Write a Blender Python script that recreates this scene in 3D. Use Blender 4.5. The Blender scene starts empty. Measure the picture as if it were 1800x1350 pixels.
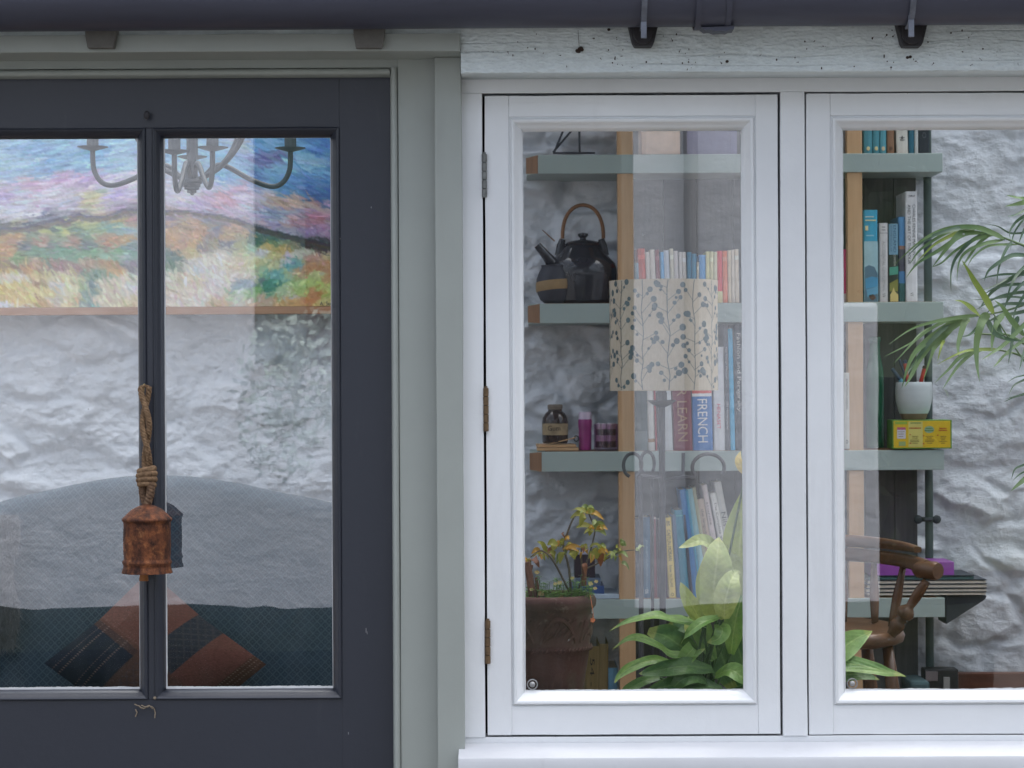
import bpy, math, random
import numpy as np
from mathutils import Vector, Matrix, Euler

random.seed(7)
S = bpy.context.scene
COL = S.collection

# ------------------------------------------------------------------ camera
D = 4.0            # camera to facade, metres
ZC = 1.44          # camera height
ROLL = 0.0049
cam_d = bpy.data.cameras.new('camera')
cam = bpy.data.objects.new('camera', cam_d)
COL.objects.link(cam)
cam_d.sensor_width = 36.0
cam_d.lens = 36.0 * D / 1.8
cam_d.clip_start = 0.05
cam_d.clip_end = 2000
cam_d.dof.use_dof = True
cam_d.dof.focus_distance = 4.15
cam_d.dof.aperture_fstop = 20
cam.matrix_world = Matrix.Translation((0, -D, ZC)) @ Matrix.Rotation(math.radians(90), 4, 'X') @ Matrix.Rotation(-ROLL, 4, 'Z')
S.camera = cam

# ------------------------------------------------------------------ sky, sun, exposure
SUN_EL, SUN_AZ = math.radians(74), math.radians(48)   # overcast: very broad soft light from high overhead
world = bpy.data.worlds.new('World')
S.world = world
world.use_nodes = True
wn = world.node_tree.nodes
wl = world.node_tree.links
wn.clear()
sky = wn.new('ShaderNodeTexSky')
sky.sky_type = 'NISHITA'
sky.sun_disc = False
sky.sun_elevation = SUN_EL
sky.sun_rotation = SUN_AZ
sky.air_density = 1.0
sky.dust_density = 4.0
sky.ozone_density = 1.0
hs = wn.new('ShaderNodeHueSaturation')
hs.inputs['Saturation'].default_value = 0.52
bg = wn.new('ShaderNodeBackground')
bg.inputs['Strength'].default_value = 0.15
wo = wn.new('ShaderNodeOutputWorld')
wl.new(sky.outputs[0], hs.inputs['Color'])
wl.new(hs.outputs[0], bg.inputs['Color'])
wl.new(bg.outputs[0], wo.inputs['Surface'])
sun_d = bpy.data.lights.new('sun', 'SUN')
sun_d.energy = 1.25
sun_d.angle = math.radians(90)
sun_d.color = (1.0, 0.985, 0.97)
sun = bpy.data.objects.new('sun', sun_d)
COL.objects.link(sun)
sd = Vector((math.sin(SUN_AZ) * math.cos(SUN_EL), math.cos(SUN_AZ) * math.cos(SUN_EL), math.sin(SUN_EL)))
sun.rotation_euler = (-sd).to_track_quat('-Z', 'Y').to_euler()
S.view_settings.view_transform = 'Standard'
S.view_settings.look = 'None'
S.view_settings.gamma = 1.0
S.view_settings.use_curve_mapping = False
S.view_settings.exposure = 1.56
S.cycles.max_bounces = 10
S.cycles.transparent_max_bounces = 24
S.cycles.use_denoising = True

# ------------------------------------------------------------------ coordinates
def kk(Y):
    return (D + Y) / D / 1000.0          # metres per photo pixel at depth Y

def P(x, y, Y):
    """the point at depth Y that the camera sees at photo pixel x, y"""
    dx, dy = x - 900.0, y - 675.0
    u, v = dx - dy * ROLL, dy + dx * ROLL
    k = kk(Y)
    return Vector((u * k, Y, ZC - v * k))

def PX(x, Y, y=675):
    return P(x, y, Y).x

def PZ(y, Y, x=900):
    return P(x, y, Y).z

# ------------------------------------------------------------------ mesh builder
class MB:
    def __init__(s):
        s.v, s.f = [], []

    def add(s, vs, fs):
        n = len(s.v)
        s.v.extend([tuple(p) for p in vs])
        s.f.extend([tuple(i + n for i in f) for f in fs])
        return s

    def box(s, x0, x1, y0, y1, z0, z1):
        v = [(x, y, z) for x in (x0, x1) for y in (y0, y1) for z in (z0, z1)]
        return s.add(v, [(0, 1, 3, 2), (4, 6, 7, 5), (0, 4, 5, 1), (2, 3, 7, 6), (0, 2, 6, 4), (1, 5, 7, 3)])

    def obox(s, o, ex, ey, ez):
        """oriented box from a corner and three edge vectors"""
        o, ex, ey, ez = Vector(o), Vector(ex), Vector(ey), Vector(ez)
        v = [o + ex * a + ey * b + ez * c for a in (0, 1) for b in (0, 1) for c in (0, 1)]
        return s.add(v, [(0, 1, 3, 2), (4, 6, 7, 5), (0, 4, 5, 1), (2, 3, 7, 6), (0, 2, 6, 4), (1, 5, 7, 3)])

    def prism(s, pts, off):
        """polygon pts (3-D, planar) extruded by vector off"""
        n = len(pts)
        off = Vector(off)
        a = [Vector(p) for p in pts]
        v = a + [p + off for p in a]
        f = [tuple(range(n))[::-1], tuple(range(n, 2 * n))]
        for i in range(n):
            j = (i + 1) % n
            f.append((i, j, n + j, n + i))
        return s.add(v, f)

    def tube(s, pts, r, n=8, cap=True, flat=1.0):
        pts = [Vector(p) for p in pts]
        m = len(pts)
        if not hasattr(r, '__len__'):
            r = [r] * m
        t0 = (pts[1] - pts[0]).normalized()
        up = Vector((0, 0, 1)) if abs(t0.z) < .9 else Vector((1, 0, 0))
        nrm = (up - t0 * up.dot(t0)).normalized()
        vs = []
        for i, p in enumerate(pts):
            t = (pts[min(i + 1, m - 1)] - pts[max(i - 1, 0)]).normalized()
            nrm = (nrm - t * nrm.dot(t))
            nrm.normalize()
            b = t.cross(nrm)
            for j in range(n):
                a = 2 * math.pi * j / n
                vs.append(p + (nrm * math.cos(a) + b * math.sin(a) * flat) * r[i])
        fs = []
        for i in range(m - 1):
            for j in range(n):
                k = (j + 1) % n
                fs.append((i * n + j, i * n + k, (i + 1) * n + k, (i + 1) * n + j))
        if cap:
            fs.append(tuple(range(n))[::-1])
            fs.append(tuple(range((m - 1) * n, m * n)))
        return s.add(vs, fs)

    def lathe(s, prof, c, n=32, ax='Z', cap=True, sq=1.0):
        """prof = [(r, z)] round a vertical axis at c (x, y)"""
        vs, fs = [], []
        for r, z in prof:
            for j in range(n):
                a = 2 * math.pi * j / n
                vs.append((c[0] + r * math.cos(a), c[1] + r * math.sin(a) * sq, z))
        m = len(prof)
        for i in range(m - 1):
            for j in range(n):
                k = (j + 1) % n
                fs.append((i * n + j, i * n + k, (i + 1) * n + k, (i + 1) * n + j))
        if cap:
            fs.append(tuple(range(n))[::-1])
            fs.append(tuple(range((m - 1) * n, m * n)))
        return s.add(vs, fs)

    def grid(s, pts):
        """2-D list of points"""
        r, c = len(pts), len(pts[0])
        vs = [p for row in pts for p in row]
        fs = [(i * c + j, i * c + j + 1, (i + 1) * c + j + 1, (i + 1) * c + j) for i in range(r - 1) for j in range(c - 1)]
        return s.add(vs, fs)

    def ball(s, c, rx, ry=None, rz=None, n=12, m=8):
        ry = ry or rx
        rz = rz or rx
        vs, fs = [(c[0], c[1], c[2] - rz)], []
        for i in range(1, m):
            t = math.pi * i / m
            for j in range(n):
                a = 2 * math.pi * j / n
                vs.append((c[0] + rx * math.sin(t) * math.cos(a), c[1] + ry * math.sin(t) * math.sin(a), c[2] - rz * math.cos(t)))
        vs.append((c[0], c[1], c[2] + rz))
        for j in range(n):
            fs.append((0, 1 + (j + 1) % n, 1 + j))
        for i in range(m - 2):
            for j in range(n):
                k = (j + 1) % n
                fs.append((1 + i * n + j, 1 + i * n + k, 1 + (i + 1) * n + k, 1 + (i + 1) * n + j))
        e = len(vs) - 1
        for j in range(n):
            fs.append((e, 1 + (m - 2) * n + j, 1 + (m - 2) * n + (j + 1) % n))
        return s.add(vs, fs)

def world_loc(o):
    l = Vector((0, 0, 0))
    while o:
        l += o.location
        o = o.parent
    return l

def emit(name, m, mat, parent=None, smooth=False, bevel=0.0, seg=2, label=None, cat=None, group=None, kind=None, sharp=None):
    me = bpy.data.meshes.new(name)
    vs = np.array(m.v, dtype=np.float64).reshape(-1, 3)
    if parent is not None:
        base = np.array(world_loc(parent))
    else:
        lo, hi = vs.min(0), vs.max(0)
        base = np.array([(lo[0] + hi[0]) / 2, (lo[1] + hi[1]) / 2, lo[2]])
    vs = vs - base
    me.from_pydata([tuple(p) for p in vs.tolist()], [], m.f)
    me.validate()
    if mat is not None:
        me.materials.append(mat)
    if smooth:
        me.polygons.foreach_set('use_smooth', [True] * len(me.polygons))
        if smooth != 'all':
            try:
                me.set_sharp_from_angle(angle=math.radians(sharp or 40))
            except Exception:
                pass
    me.update()
    o = bpy.data.objects.new(name, me)
    COL.objects.link(o)
    if parent is not None:
        o.parent = parent
    else:
        o.location = base
    if bevel:
        b = o.modifiers.new('bevel', 'BEVEL')
        b.width = bevel
        b.segments = seg
        b.limit_method = 'ANGLE'
        b.angle_limit = math.radians(40)
        b.harden_normals = False
    if label:
        o['label'] = label
    if cat:
        o['category'] = cat
    if group:
        o['group'] = group
    if kind:
        o['kind'] = kind
    return o

def thing(name, label, cat, loc, group=None, kind='thing'):
    o = bpy.data.objects.new(name, None)
    COL.objects.link(o)
    o.location = Vector(loc)
    o.empty_display_size = .05
    o['label'] = label
    o['category'] = cat
    o['kind'] = kind
    if group:
        o['group'] = group
    return o

# ------------------------------------------------------------------ noise
def vnoise(x, y, seed=0):
    xi, yi = np.floor(x).astype(np.int64), np.floor(y).astype(np.int64)
    xf, yf = x - xi, y - yi
    u, v = xf * xf * xf * (xf * (xf * 6 - 15) + 10), yf * yf * yf * (yf * (yf * 6 - 15) + 10)
    def h(a, b):
        n = (a * 374761393 + b * 668265263 + seed * 974634777) & 0x7fffffff
        n = ((n ^ (n >> 13)) * 1274126177) & 0x7fffffff
        return ((n ^ (n >> 16)) & 0xffff) / 65535.0 * 2 - 1
    a, b, c, d = h(xi, yi), h(xi + 1, yi), h(xi, yi + 1), h(xi + 1, yi + 1)
    return (a * (1 - u) + b * u) * (1 - v) + (c * (1 - u) + d * u) * v

def fbm(x, y, oct=4, seed=0, gain=.5):
    s, a, t = 0, 1.0, 0
    for i in range(oct):
        s = s + a * vnoise(x * 2 ** i + 17.3 * i, y * 2 ** i - 9.1 * i, seed + i)
        t += a
        a *= gain
    return s / t

def n1(x, seed=0):
    return float(vnoise(np.array([x]), np.array([seed * 7.7 + .5]), seed)[0])

# ------------------------------------------------------------------ materials
def lin(c):
    c = c / 255.0
    return c / 12.92 if c <= .04045 else ((c + .055) / 1.055) ** 2.4

def L(r, g, b, k=1.0):
    return (lin(r) * k, lin(g) * k, lin(b) * k)

def c4(c):
    return (c[0], c[1], c[2], 1.0)

class N:
    """small node-tree helper"""
    def __init__(s, name):
        s.m = bpy.data.materials.new(name)
        s.m.use_nodes = True
        s.t = s.m.node_tree
        s.n, s.l = s.t.nodes, s.t.links
        s.p = s.n['Principled BSDF']
        s.tc = s.n.new('ShaderNodeTexCoord')

    def vec(s, scale=(1, 1, 1), rot=(0, 0, 0), src='Object'):
        mp = s.n.new('ShaderNodeMapping')
        mp.inputs['Scale'].default_value = scale
        mp.inputs['Rotation'].default_value = rot
        s.l.new(s.tc.outputs[src], mp.inputs['Vector'])
        return mp.outputs[0]

    def noise(s, vec, scale=5, detail=4, rough=.55, dist=0):
        q = s.n.new('ShaderNodeTexNoise')
        q.inputs['Scale'].default_value = scale
        q.inputs['Detail'].default_value = detail
        q.inputs['Roughness'].default_value = rough
        q.inputs['Distortion'].default_value = dist
        s.l.new(vec, q.inputs['Vector'])
        return q.outputs['Fac']

    def ramp(s, fac, stops):
        r = s.n.new('ShaderNodeValToRGB')
        e = r.color_ramp.elements
        e[0].position, e[0].color = stops[0][0], c4(stops[0][1])
        e[1].position, e[1].color = stops[1][0], c4(stops[1][1])
        for p, c in stops[2:]:
            q = e.new(p)
            q.color = c4(c)
        s.l.new(fac, r.inputs[0])
        return r.outputs[0]

    def mix(s, fac, a, b, mode='MIX'):
        q = s.n.new('ShaderNodeMix')
        q.data_type = 'RGBA'
        q.blend_type = mode
        for inp, v in ((q.inputs[0], fac), (q.inputs[6], a), (q.inputs[7], b)):
            if hasattr(v, 'is_output'):
                s.l.new(v, inp)
            elif isinstance(v, (int, float)):
                inp.default_value = v
            else:
                inp.default_value = c4(v)
        return q.outputs[2]

    def math(s, op, a, b=None, c=None):
        q = s.n.new('ShaderNodeMath')
        q.operation = op
        for inp, v in zip(q.inputs, (a, b, c)):
            if v is None:
                continue
            if hasattr(v, 'is_output'):
                s.l.new(v, inp)
            else:
                inp.default_value = v
        return q.outputs[0]

    def bump(s, h, strength=.3, dist=.01, prev=None):
        b = s.n.new('ShaderNodeBump')
        b.inputs['Strength'].default_value = strength
        b.inputs['Distance'].default_value = dist
        s.l.new(h, b.inputs['Height'])
        if prev is not None:
            s.l.new(prev, b.inputs['Normal'])
        s.l.new(b.outputs[0], s.p.inputs['Normal'])
        return b.outputs[0]

    def col(s, v):
        if hasattr(v, 'is_output'):
            s.l.new(v, s.p.inputs['Base Color'])
        else:
            s.p.inputs['Base Color'].default_value = c4(v)
        return s

    def set(s, rough=.5, metal=0, spec=.5, **kw):
        s.p.inputs['Roughness'].default_value = rough
        s.p.inputs['Metallic'].default_value = metal
        s.p.inputs['Specular IOR Level'].default_value = spec
        return s

_mats = {}
def mat(name, col, rough=.55, var=.10, scale=14, bump=.12, bscale=140, metal=0, spec=.4, stretch=(1, 1, 1), bdist=.002):
    """plain surface with a little tonal variation and fine relief"""
    if name in _mats:
        return _mats[name]
    n = N(name)
    v = n.vec(stretch)
    f = n.noise(v, scale, 5, .6)
    a = tuple(min(1, c * (1 + var)) for c in col)
    b = tuple(c * (1 - var) for c in col)
    n.col(n.ramp(f, [(.3, b), (.7, a)])).set(rough, metal, spec)
    if bump:
        n.bump(n.noise(v, bscale, 3, .6), bump, bdist)
    _mats[name] = n.m
    return n.m

def paint_mat(name, col, rough=.42, dirt=(.12, .10, .08), dirt_amt=.5, grain=(1, 1, 1), speck=True, brush=.25):
    """brushed exterior paint: faint brush grain, a few specks and chips of dirt"""
    n = N(name)
    v = n.vec((1, 1, 1))
    big = n.noise(v, 3.2, 5, .6)
    base = n.ramp(big, [(.25, tuple(c * .91 for c in col)), (.75, tuple(min(1, c * 1.05) for c in col))])
    stain = n.noise(n.vec((7, 7, 1.2)), 1.6, 6, .65)
    sf = n.ramp(stain, [(.60, (0, 0, 0)), (.78, (1, 1, 1))])
    base = n.mix(n.math('MULTIPLY', sf, .14 * dirt_amt), base, dirt)
    wear = n.ramp(n.noise(n.vec((1.5, 1.5, 1.5)), 11, 7, .75), [(.62, (0, 0, 0)), (.74, (1, 1, 1))])
    base = n.mix(n.math('MULTIPLY', wear, .06), base, tuple(min(.9, c * 1.5 + .03) for c in col))
    if speck:
        vo = n.n.new('ShaderNodeTexVoronoi')
        vo.inputs['Scale'].default_value = 26
        n.l.new(n.vec((1, 1, 1)), vo.inputs['Vector'])
        dn = n.noise(v, 19, 2, .5)
        lim = n.math('MULTIPLY', n.math('MAXIMUM', n.math('SUBTRACT', dn, .60), 0.0), .55)
        sp = n.math('LESS_THAN', vo.outputs['Distance'], lim)
        base = n.mix(n.math('MULTIPLY', sp, .75), base, dirt)
    n.col(base).set(rough, 0, .45)
    g = n.noise(n.vec(tuple(c * 1 for c in grain)), 60, 4, .65)
    b1 = n.bump(g, brush, .0012)
    g2 = n.noise(v, 420, 2, .6)
    n.bump(g2, .10, .0006, b1)
    return n.m

def glass_mat(name, f0=.08, tint=(1, 1, 1), wav=.0, dust=.0):
    n = N(name)
    n.n.remove(n.p)
    out = [q for q in n.n if q.type == 'OUTPUT_MATERIAL'][0]
    tr = n.n.new('ShaderNodeBsdfTransparent')
    tr.inputs['Color'].default_value = c4(tint)
    gl = n.n.new('ShaderNodeBsdfGlossy')
    gl.inputs['Roughness'].default_value = 0.0
    lw = n.n.new('ShaderNodeLayerWeight')
    lw.inputs['Blend'].default_value = .5
    fac = n.math('POWER', lw.outputs['Facing'], 5.0)
    fac = n.math('ADD', n.math('MULTIPLY', fac, 1 - f0), f0)
    mx = n.n.new('ShaderNodeMixShader')
    n.l.new(fac, mx.inputs[0])
    n.l.new(tr.outputs[0], mx.inputs[1])
    n.l.new(gl.outputs[0], mx.inputs[2])
    if wav:
        b = n.n.new('ShaderNodeBump')
        b.inputs['Strength'].default_value = wav
        b.inputs['Distance'].default_value = .01
        n.l.new(n.noise(n.vec((1, 1, 1)), 3.0, 2, .5), b.inputs['Height'])
        n.l.new(b.outputs[0], gl.inputs['Normal'])
    last = mx.outputs[0]
    if dust:
        # a thin film of dust and dried rain marks
        df = n.n.new('ShaderNodeBsdfDiffuse')
        df.inputs['Color'].default_value = (.55, .56, .57, 1)
        f1 = n.ramp(n.noise(n.vec((9, 9, 2.2)), 1.6, 6, .7), [(.45, (0, 0, 0)), (.85, (1, 1, 1))])
        vo = n.n.new('ShaderNodeTexVoronoi'); vo.inputs['Scale'].default_value = 34
        n.l.new(n.vec((1, 1, 1)), vo.inputs['Vector'])
        sp = n.math('LESS_THAN', vo.outputs['Distance'], n.math('MULTIPLY', n.math('MAXIMUM', n.math('SUBTRACT', n.noise(n.vec((1, 1, 1)), 23, 2, .5), .56), 0.0), .5))
        fd = n.math('ADD', n.math('MULTIPLY', f1, dust), n.math('MULTIPLY', sp, .35))
        m2 = n.n.new('ShaderNodeMixShader')
        n.l.new(fd, m2.inputs[0]); n.l.new(last, m2.inputs[1]); n.l.new(df.outputs[0], m2.inputs[2])
        last = m2.outputs[0]
    n.l.new(last, out.inputs['Surface'])
    return n.m

def attr_mat(name, rough=.6, bump=.0, bscale=200, spec=.3, attr='col', var=.0, vscale=200):
    n = N(name)
    a = n.n.new('ShaderNodeAttribute')
    a.attribute_name = attr
    c = a.outputs['Color']
    if var:
        f = n.noise(n.vec((1, 1, 1)), vscale, 3, .6)
        c = n.mix(1.0, c, n.ramp(f, [(.25, (1 - var,) * 3), (.75, (1 + var * .6,) * 3)]), 'MULTIPLY')
    n.col(c).set(rough, 0, spec)
    if bump:
        n.bump(n.noise(n.vec((1, 1, 1)), bscale, 3, .6), bump, .002)
    return n.m

def wood_mat(name, a, b, axis='Z', rough=.5, scale=1.0, bump=.15):
    n = N(name)
    st = {'Z': (18, 18, 1.2), 'X': (1.2, 18, 18), 'Y': (18, 1.2, 18)}[axis]
    st = tuple(c * scale for c in st)
    v = n.vec(st)
    f = n.noise(v, 2.0, 6, .6, .8)
    f2 = n.noise(n.vec(tuple(c * 3 for c in st)), 3, 3, .6)
    c = n.ramp(f, [(.28, a), (.72, b)])
    c = n.mix(.35, c, n.ramp(f2, [(.3, a), (.7, b)]))
    n.col(c).set(rough, 0, .4)
    n.bump(f2, bump, .002)
    return n.m

def set_colors(o, cols, name='col'):
    me = o.data
    at = me.color_attributes.new(name, 'FLOAT_COLOR', 'POINT')
    arr = np.ones((len(me.vertices), 4), dtype=np.float32)
    arr[:, :3] = cols
    at.data.foreach_set('color', arr.ravel())

# ------------------------------------------------------------------ text
_tx = {}
def text_geo(txt):
    if txt in _tx:
        return _tx[txt]
    cu = bpy.data.curves.new('lettering', 'FONT')
    cu.body = txt
    cu.size = 1.0
    cu.resolution_u = 3
    ob = bpy.data.objects.new('lettering', cu)
    me = bpy.data.meshes.new_from_object(ob)
    vs = np.array([v.co[:] for v in me.vertices])
    fs = [tuple(p.vertices) for p in me.polygons]
    bpy.data.objects.remove(ob)
    bpy.data.meshes.remove(me)
    bpy.data.curves.remove(cu)
    lo, hi = vs.min(0), vs.max(0)
    vs = vs - lo
    _tx[txt] = (vs, fs, hi - lo)
    return _tx[txt]

def text_mb(m, txt, centre, right, up, length, height, face):
    """lettering laid flat: fits length x height, centred, face = outward normal offset vector"""
    vs, fs, sz = text_geo(txt)
    sx, sy = length / sz[0], height / sz[1]
    c, right, up = Vector(centre), Vector(right), Vector(up)
    pts = [c + right * ((v[0] - sz[0] / 2) * sx) + up * ((v[1] - sz[1] / 2) * sy) + Vector(face) for v in vs]
    m.add(pts, fs)
    return m
# ================================================================== materials of the house front
WHITE = (.735, .752, .768)
SAGE = L(153, 158, 153)
CHAR = L(52, 56, 67, .74)
m_white = paint_mat('white_exterior_paint', WHITE, rough=.38, dirt_amt=.8, grain=(1, 1, 1), brush=.34)
m_sill = paint_mat('toned_down_sill_paint', (.56, .57, .595), rough=.5, dirt_amt=1.1, brush=.3)  # frame white darkened in colour to offset strong overhead light, with extra dirt
m_sage = paint_mat('sage_grey_paint', SAGE, rough=.45, dirt_amt=.6, brush=.2)
m_sage_light = paint_mat('pale_sage_sawn_paint', L(208, 216, 216), rough=.5, dirt_amt=1.0, brush=.45)
m_char = paint_mat('charcoal_door_paint', CHAR, rough=.36, dirt=(.3, .28, .26), dirt_amt=.5, brush=.28)
m_line = mat('white_paint_line', (.66, .67, .68), .4, .06, 60, .3, 300)
m_gutter = mat('dark_gutter_plastic', L(58, 60, 74), .42, .16, 5, .15, 60, spec=.5, stretch=(.4, 3, 3))
m_bracket = mat('grey_brown_bracket', L(98, 96, 92), .7, .2, 30, .4, 200)
m_iron = mat('dark_bracket_iron', L(48, 46, 50), .6, .3, 30, .4, 150)
m_hinge_rust = mat('rusty_brass_hinge', L(104, 84, 62), .6, .35, 90, .5, 300, metal=.35)
m_hinge_grey = mat('painted_grey_hinge', L(120, 122, 120), .55, .3, 90, .5, 300, metal=.2)
m_glass_door = glass_mat('door_glass', .20, (.96, .98, .98), .008, .035)
m_glass_win = glass_mat('window_glass', .195, (.96, .98, .98), .010, .035)
m_dark = mat('dark_gap', (.012, .012, .014), .9, .1, 5, 0)
m_brass = mat('brass_hook_metal', L(196, 170, 110), .3, .1, 20, 0, metal=.9)
m_dirt = mat('dried_dirt', L(58, 46, 40), .9, .3, 100, .3, 300)
m_render = mat('white_rendered_wall', (.62, .62, .62), .85, .1, 6, .5, 60, bdist=.006)

def mould(x0, x1, z0, z1, prof, parent, mt, name='glazing_bead', smooth=True):
    """four mitred lengths of moulding round an opening; prof = [(outward offset, Y)] closed"""
    n = len(prof)
    out = []
    cs = [(x0, z0, -1, -1), (x1, z0, 1, -1), (x1, z1, 1, 1), (x0, z1, -1, 1)]
    for k in range(4):
        a, b = cs[k], cs[(k + 1) % 4]
        m = MB()
        va = [(a[0] + a[2] * o, y, a[1] + a[3] * o) for o, y in prof]
        vb = [(b[0] + b[2] * o, y, b[1] + b[3] * o) for o, y in prof]
        fs = [(i, (i + 1) % n, n + (i + 1) % n, n + i) for i in range(n)]
        fs += [tuple(range(n))[::-1], tuple(range(n, 2 * n))]
        m.add(va + vb, fs)
        out.append(emit(name, m, mt, parent, smooth=smooth, sharp=50))
    return out

def paint_line(x0, x1, z0, z1, Y, w, parent, seed=0, jag=1.0):
    """the uneven edge where the paint laps on to the glass"""
    m = MB()
    for k in range(4):
        ww = w[k]
        if ww <= 0:
            continue
        n = 160
        pa, pb = [], []
        for i in range(n + 1):
            t = i / n
            j = ww * (1 + .26 * jag * n1(t * 9, seed + k) + .18 * jag * n1(t * 47, seed + k + 9) + .10 * jag * n1(t * 160, seed + k + 5))
            if k == 0:
                x = x0 + (x1 - x0) * t; pa.append((x, Y, z0 - .002)); pb.append((x, Y, z0 + j))
            elif k == 1:
                z = z0 + (z1 - z0) * t; pa.append((x1 + .002, Y, z)); pb.append((x1 - j, Y, z))
            elif k == 2:
                x = x0 + (x1 - x0) * t; pa.append((x, Y, z1 + .002)); pb.append((x, Y, z1 - j))
            else:
                z = z0 + (z1 - z0) * t; pa.append((x0 - .002, Y, z)); pb.append((x0 + j, Y, z))
        y2 = Y + .0008 + k * .0001
        pa2 = [(p[0], Y + k * .0001, p[2]) for p in pa]
        pb2 = [(p[0], Y + k * .0001, p[2]) for p in pb]
        m.grid([pa2, pb2])
    return emit('paint_line', m, m_line, parent)

def pane(x0, x1, z0, z1, Y, parent, mt):
    m = MB()
    m.add([(x0, Y, z0), (x1, Y, z0), (x1, Y, z1), (x0, Y, z1)], [(0, 1, 2, 3)])
    return emit('pane', m, mt, parent)

def wobble_box(x0, x1, y0, y1, z0, z1, axis, n=40, amp=.0006, seed=0):
    """a board whose long edges are not quite straight"""
    m = MB()
    rows = []
    for i in range(n + 1):
        t = i / n
        a = amp * n1(t * 9, seed); b = amp * n1(t * 9, seed + 1); c = amp * .6 * n1(t * 7, seed + 2)
        if axis == 'X':
            x = x0 + (x1 - x0) * t
            rows.append([(x, y0 + c, z0 + a), (x, y0 + c, z1 + b), (x, y1, z1 + b), (x, y1, z0 + a)])
        else:
            z = z0 + (z1 - z0) * t
            rows.append([(x0 + a, y0 + c, z), (x1 + b, y0 + c, z), (x1 + b, y1, z), (x0 + a, y1, z)])
    vs = [p for r in rows for p in r]
    fs = []
    for i in range(n):
        for j in range(4):
            k = (j + 1) % 4
            fs.append((i * 4 + j, i * 4 + k, (i + 1) * 4 + k, (i + 1) * 4 + j))
    fs += [(3, 2, 1, 0), (n * 4, n * 4 + 1, n * 4 + 2, n * 4 + 3)]
    return m.add(vs, fs)

# ================================================================== white casement windows in their fixed frame
FX0 = PX(813, 0, 700); FXR = PX(1937, 0, 700)
def win_edges(xl, xr, yt, yb, Y):
    ym, xm = (yt + yb) / 2, (xl + xr) / 2
    return PX(xl, Y, ym), PX(xr, Y, ym), PZ(yb, Y, xm), PZ(yt, Y, xm)

sashes = [win_edges(854.5, 1369.5, 167, 1291.5, 0), win_edges(1419.5, 1936, 163, 1290.5, 0)]
frame_t = thing('window_frame', 'white painted fixed window frame with sloping sill around both casements', 'window frame', (sashes[0][1], 0, sashes[0][2] - .05))
G = .0042
fz0 = sashes[0][2] - .0035
fz1 = sashes[0][3] + .0042
head_top = PZ(112, 0, 1300)
sx0, sx1 = sashes[0][0] - G, sashes[0][1] + G
tx0, tx1 = sashes[1][0] - .003, sashes[1][1] + G
FY0, FY1 = -.001, .095
emit('head', wobble_box(FX0, 2.2, FY0, FY1, fz1, head_top + .06, 'X', 60, .0005, 3), m_white, frame_t, bevel=.001)
emit('jamb', wobble_box(FX0, sx0, FY0 - .0012, FY1, fz0, fz1, 'Z', 40, .0006, 5), m_white, frame_t, bevel=.0012)
emit('mullion', wobble_box(sx1, tx0, FY0 - .0012, FY1, fz0, fz1, 'Z', 40, .0006, 9), m_white, frame_t, bevel=.0012)
emit('jamb', wobble_box(tx1, tx1 + .06, FY0 - .0012, FY1, fz0, fz1, 'Z', 20, .0006, 12), m_white, frame_t, bevel=.0012)
sill_back = PZ(1304, 0, 1300)
emit('bottom_rail', wobble_box(FX0, 2.2, FY0 + .0006, FY1, sill_back - .012, fz0, 'X', 60, .0004, 15), m_white, frame_t, bevel=.0008)
# rebate stops close the gaps behind the sashes
st = MB()
for (a, b, c, d) in sashes:
    st.box(a - .012, a + .012, .046, .06, c - .01, d + .01)
    st.box(b - .012, b + .012, .046, .06, c - .01, d + .01)
    st.box(a + .012, b - .012, .0465, .06, c - .01, c + .012)
    st.box(a + .012, b - .012, .0465, .06, d - .012, d + .01)
emit('rebate_stop', st, m_dark, frame_t)
# sloping sill with a horn lapping the cover post
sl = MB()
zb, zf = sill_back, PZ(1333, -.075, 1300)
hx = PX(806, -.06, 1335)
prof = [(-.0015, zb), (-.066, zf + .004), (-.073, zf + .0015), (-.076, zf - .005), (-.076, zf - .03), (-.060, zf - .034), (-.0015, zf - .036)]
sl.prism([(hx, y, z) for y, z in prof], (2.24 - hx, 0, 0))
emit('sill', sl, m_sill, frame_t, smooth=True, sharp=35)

bead_prof = [(-.0005, .0205), (.0005, .0150), (.006, .0085), (.0105, .0045), (.0125, .0005), (.0150, -.0028), (.0182, -.0030), (.0202, -.0008), (.0204, .0022), (.0235, .0030), (.0236, .006), (.0236, .024), (-.0005, .024)]

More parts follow.
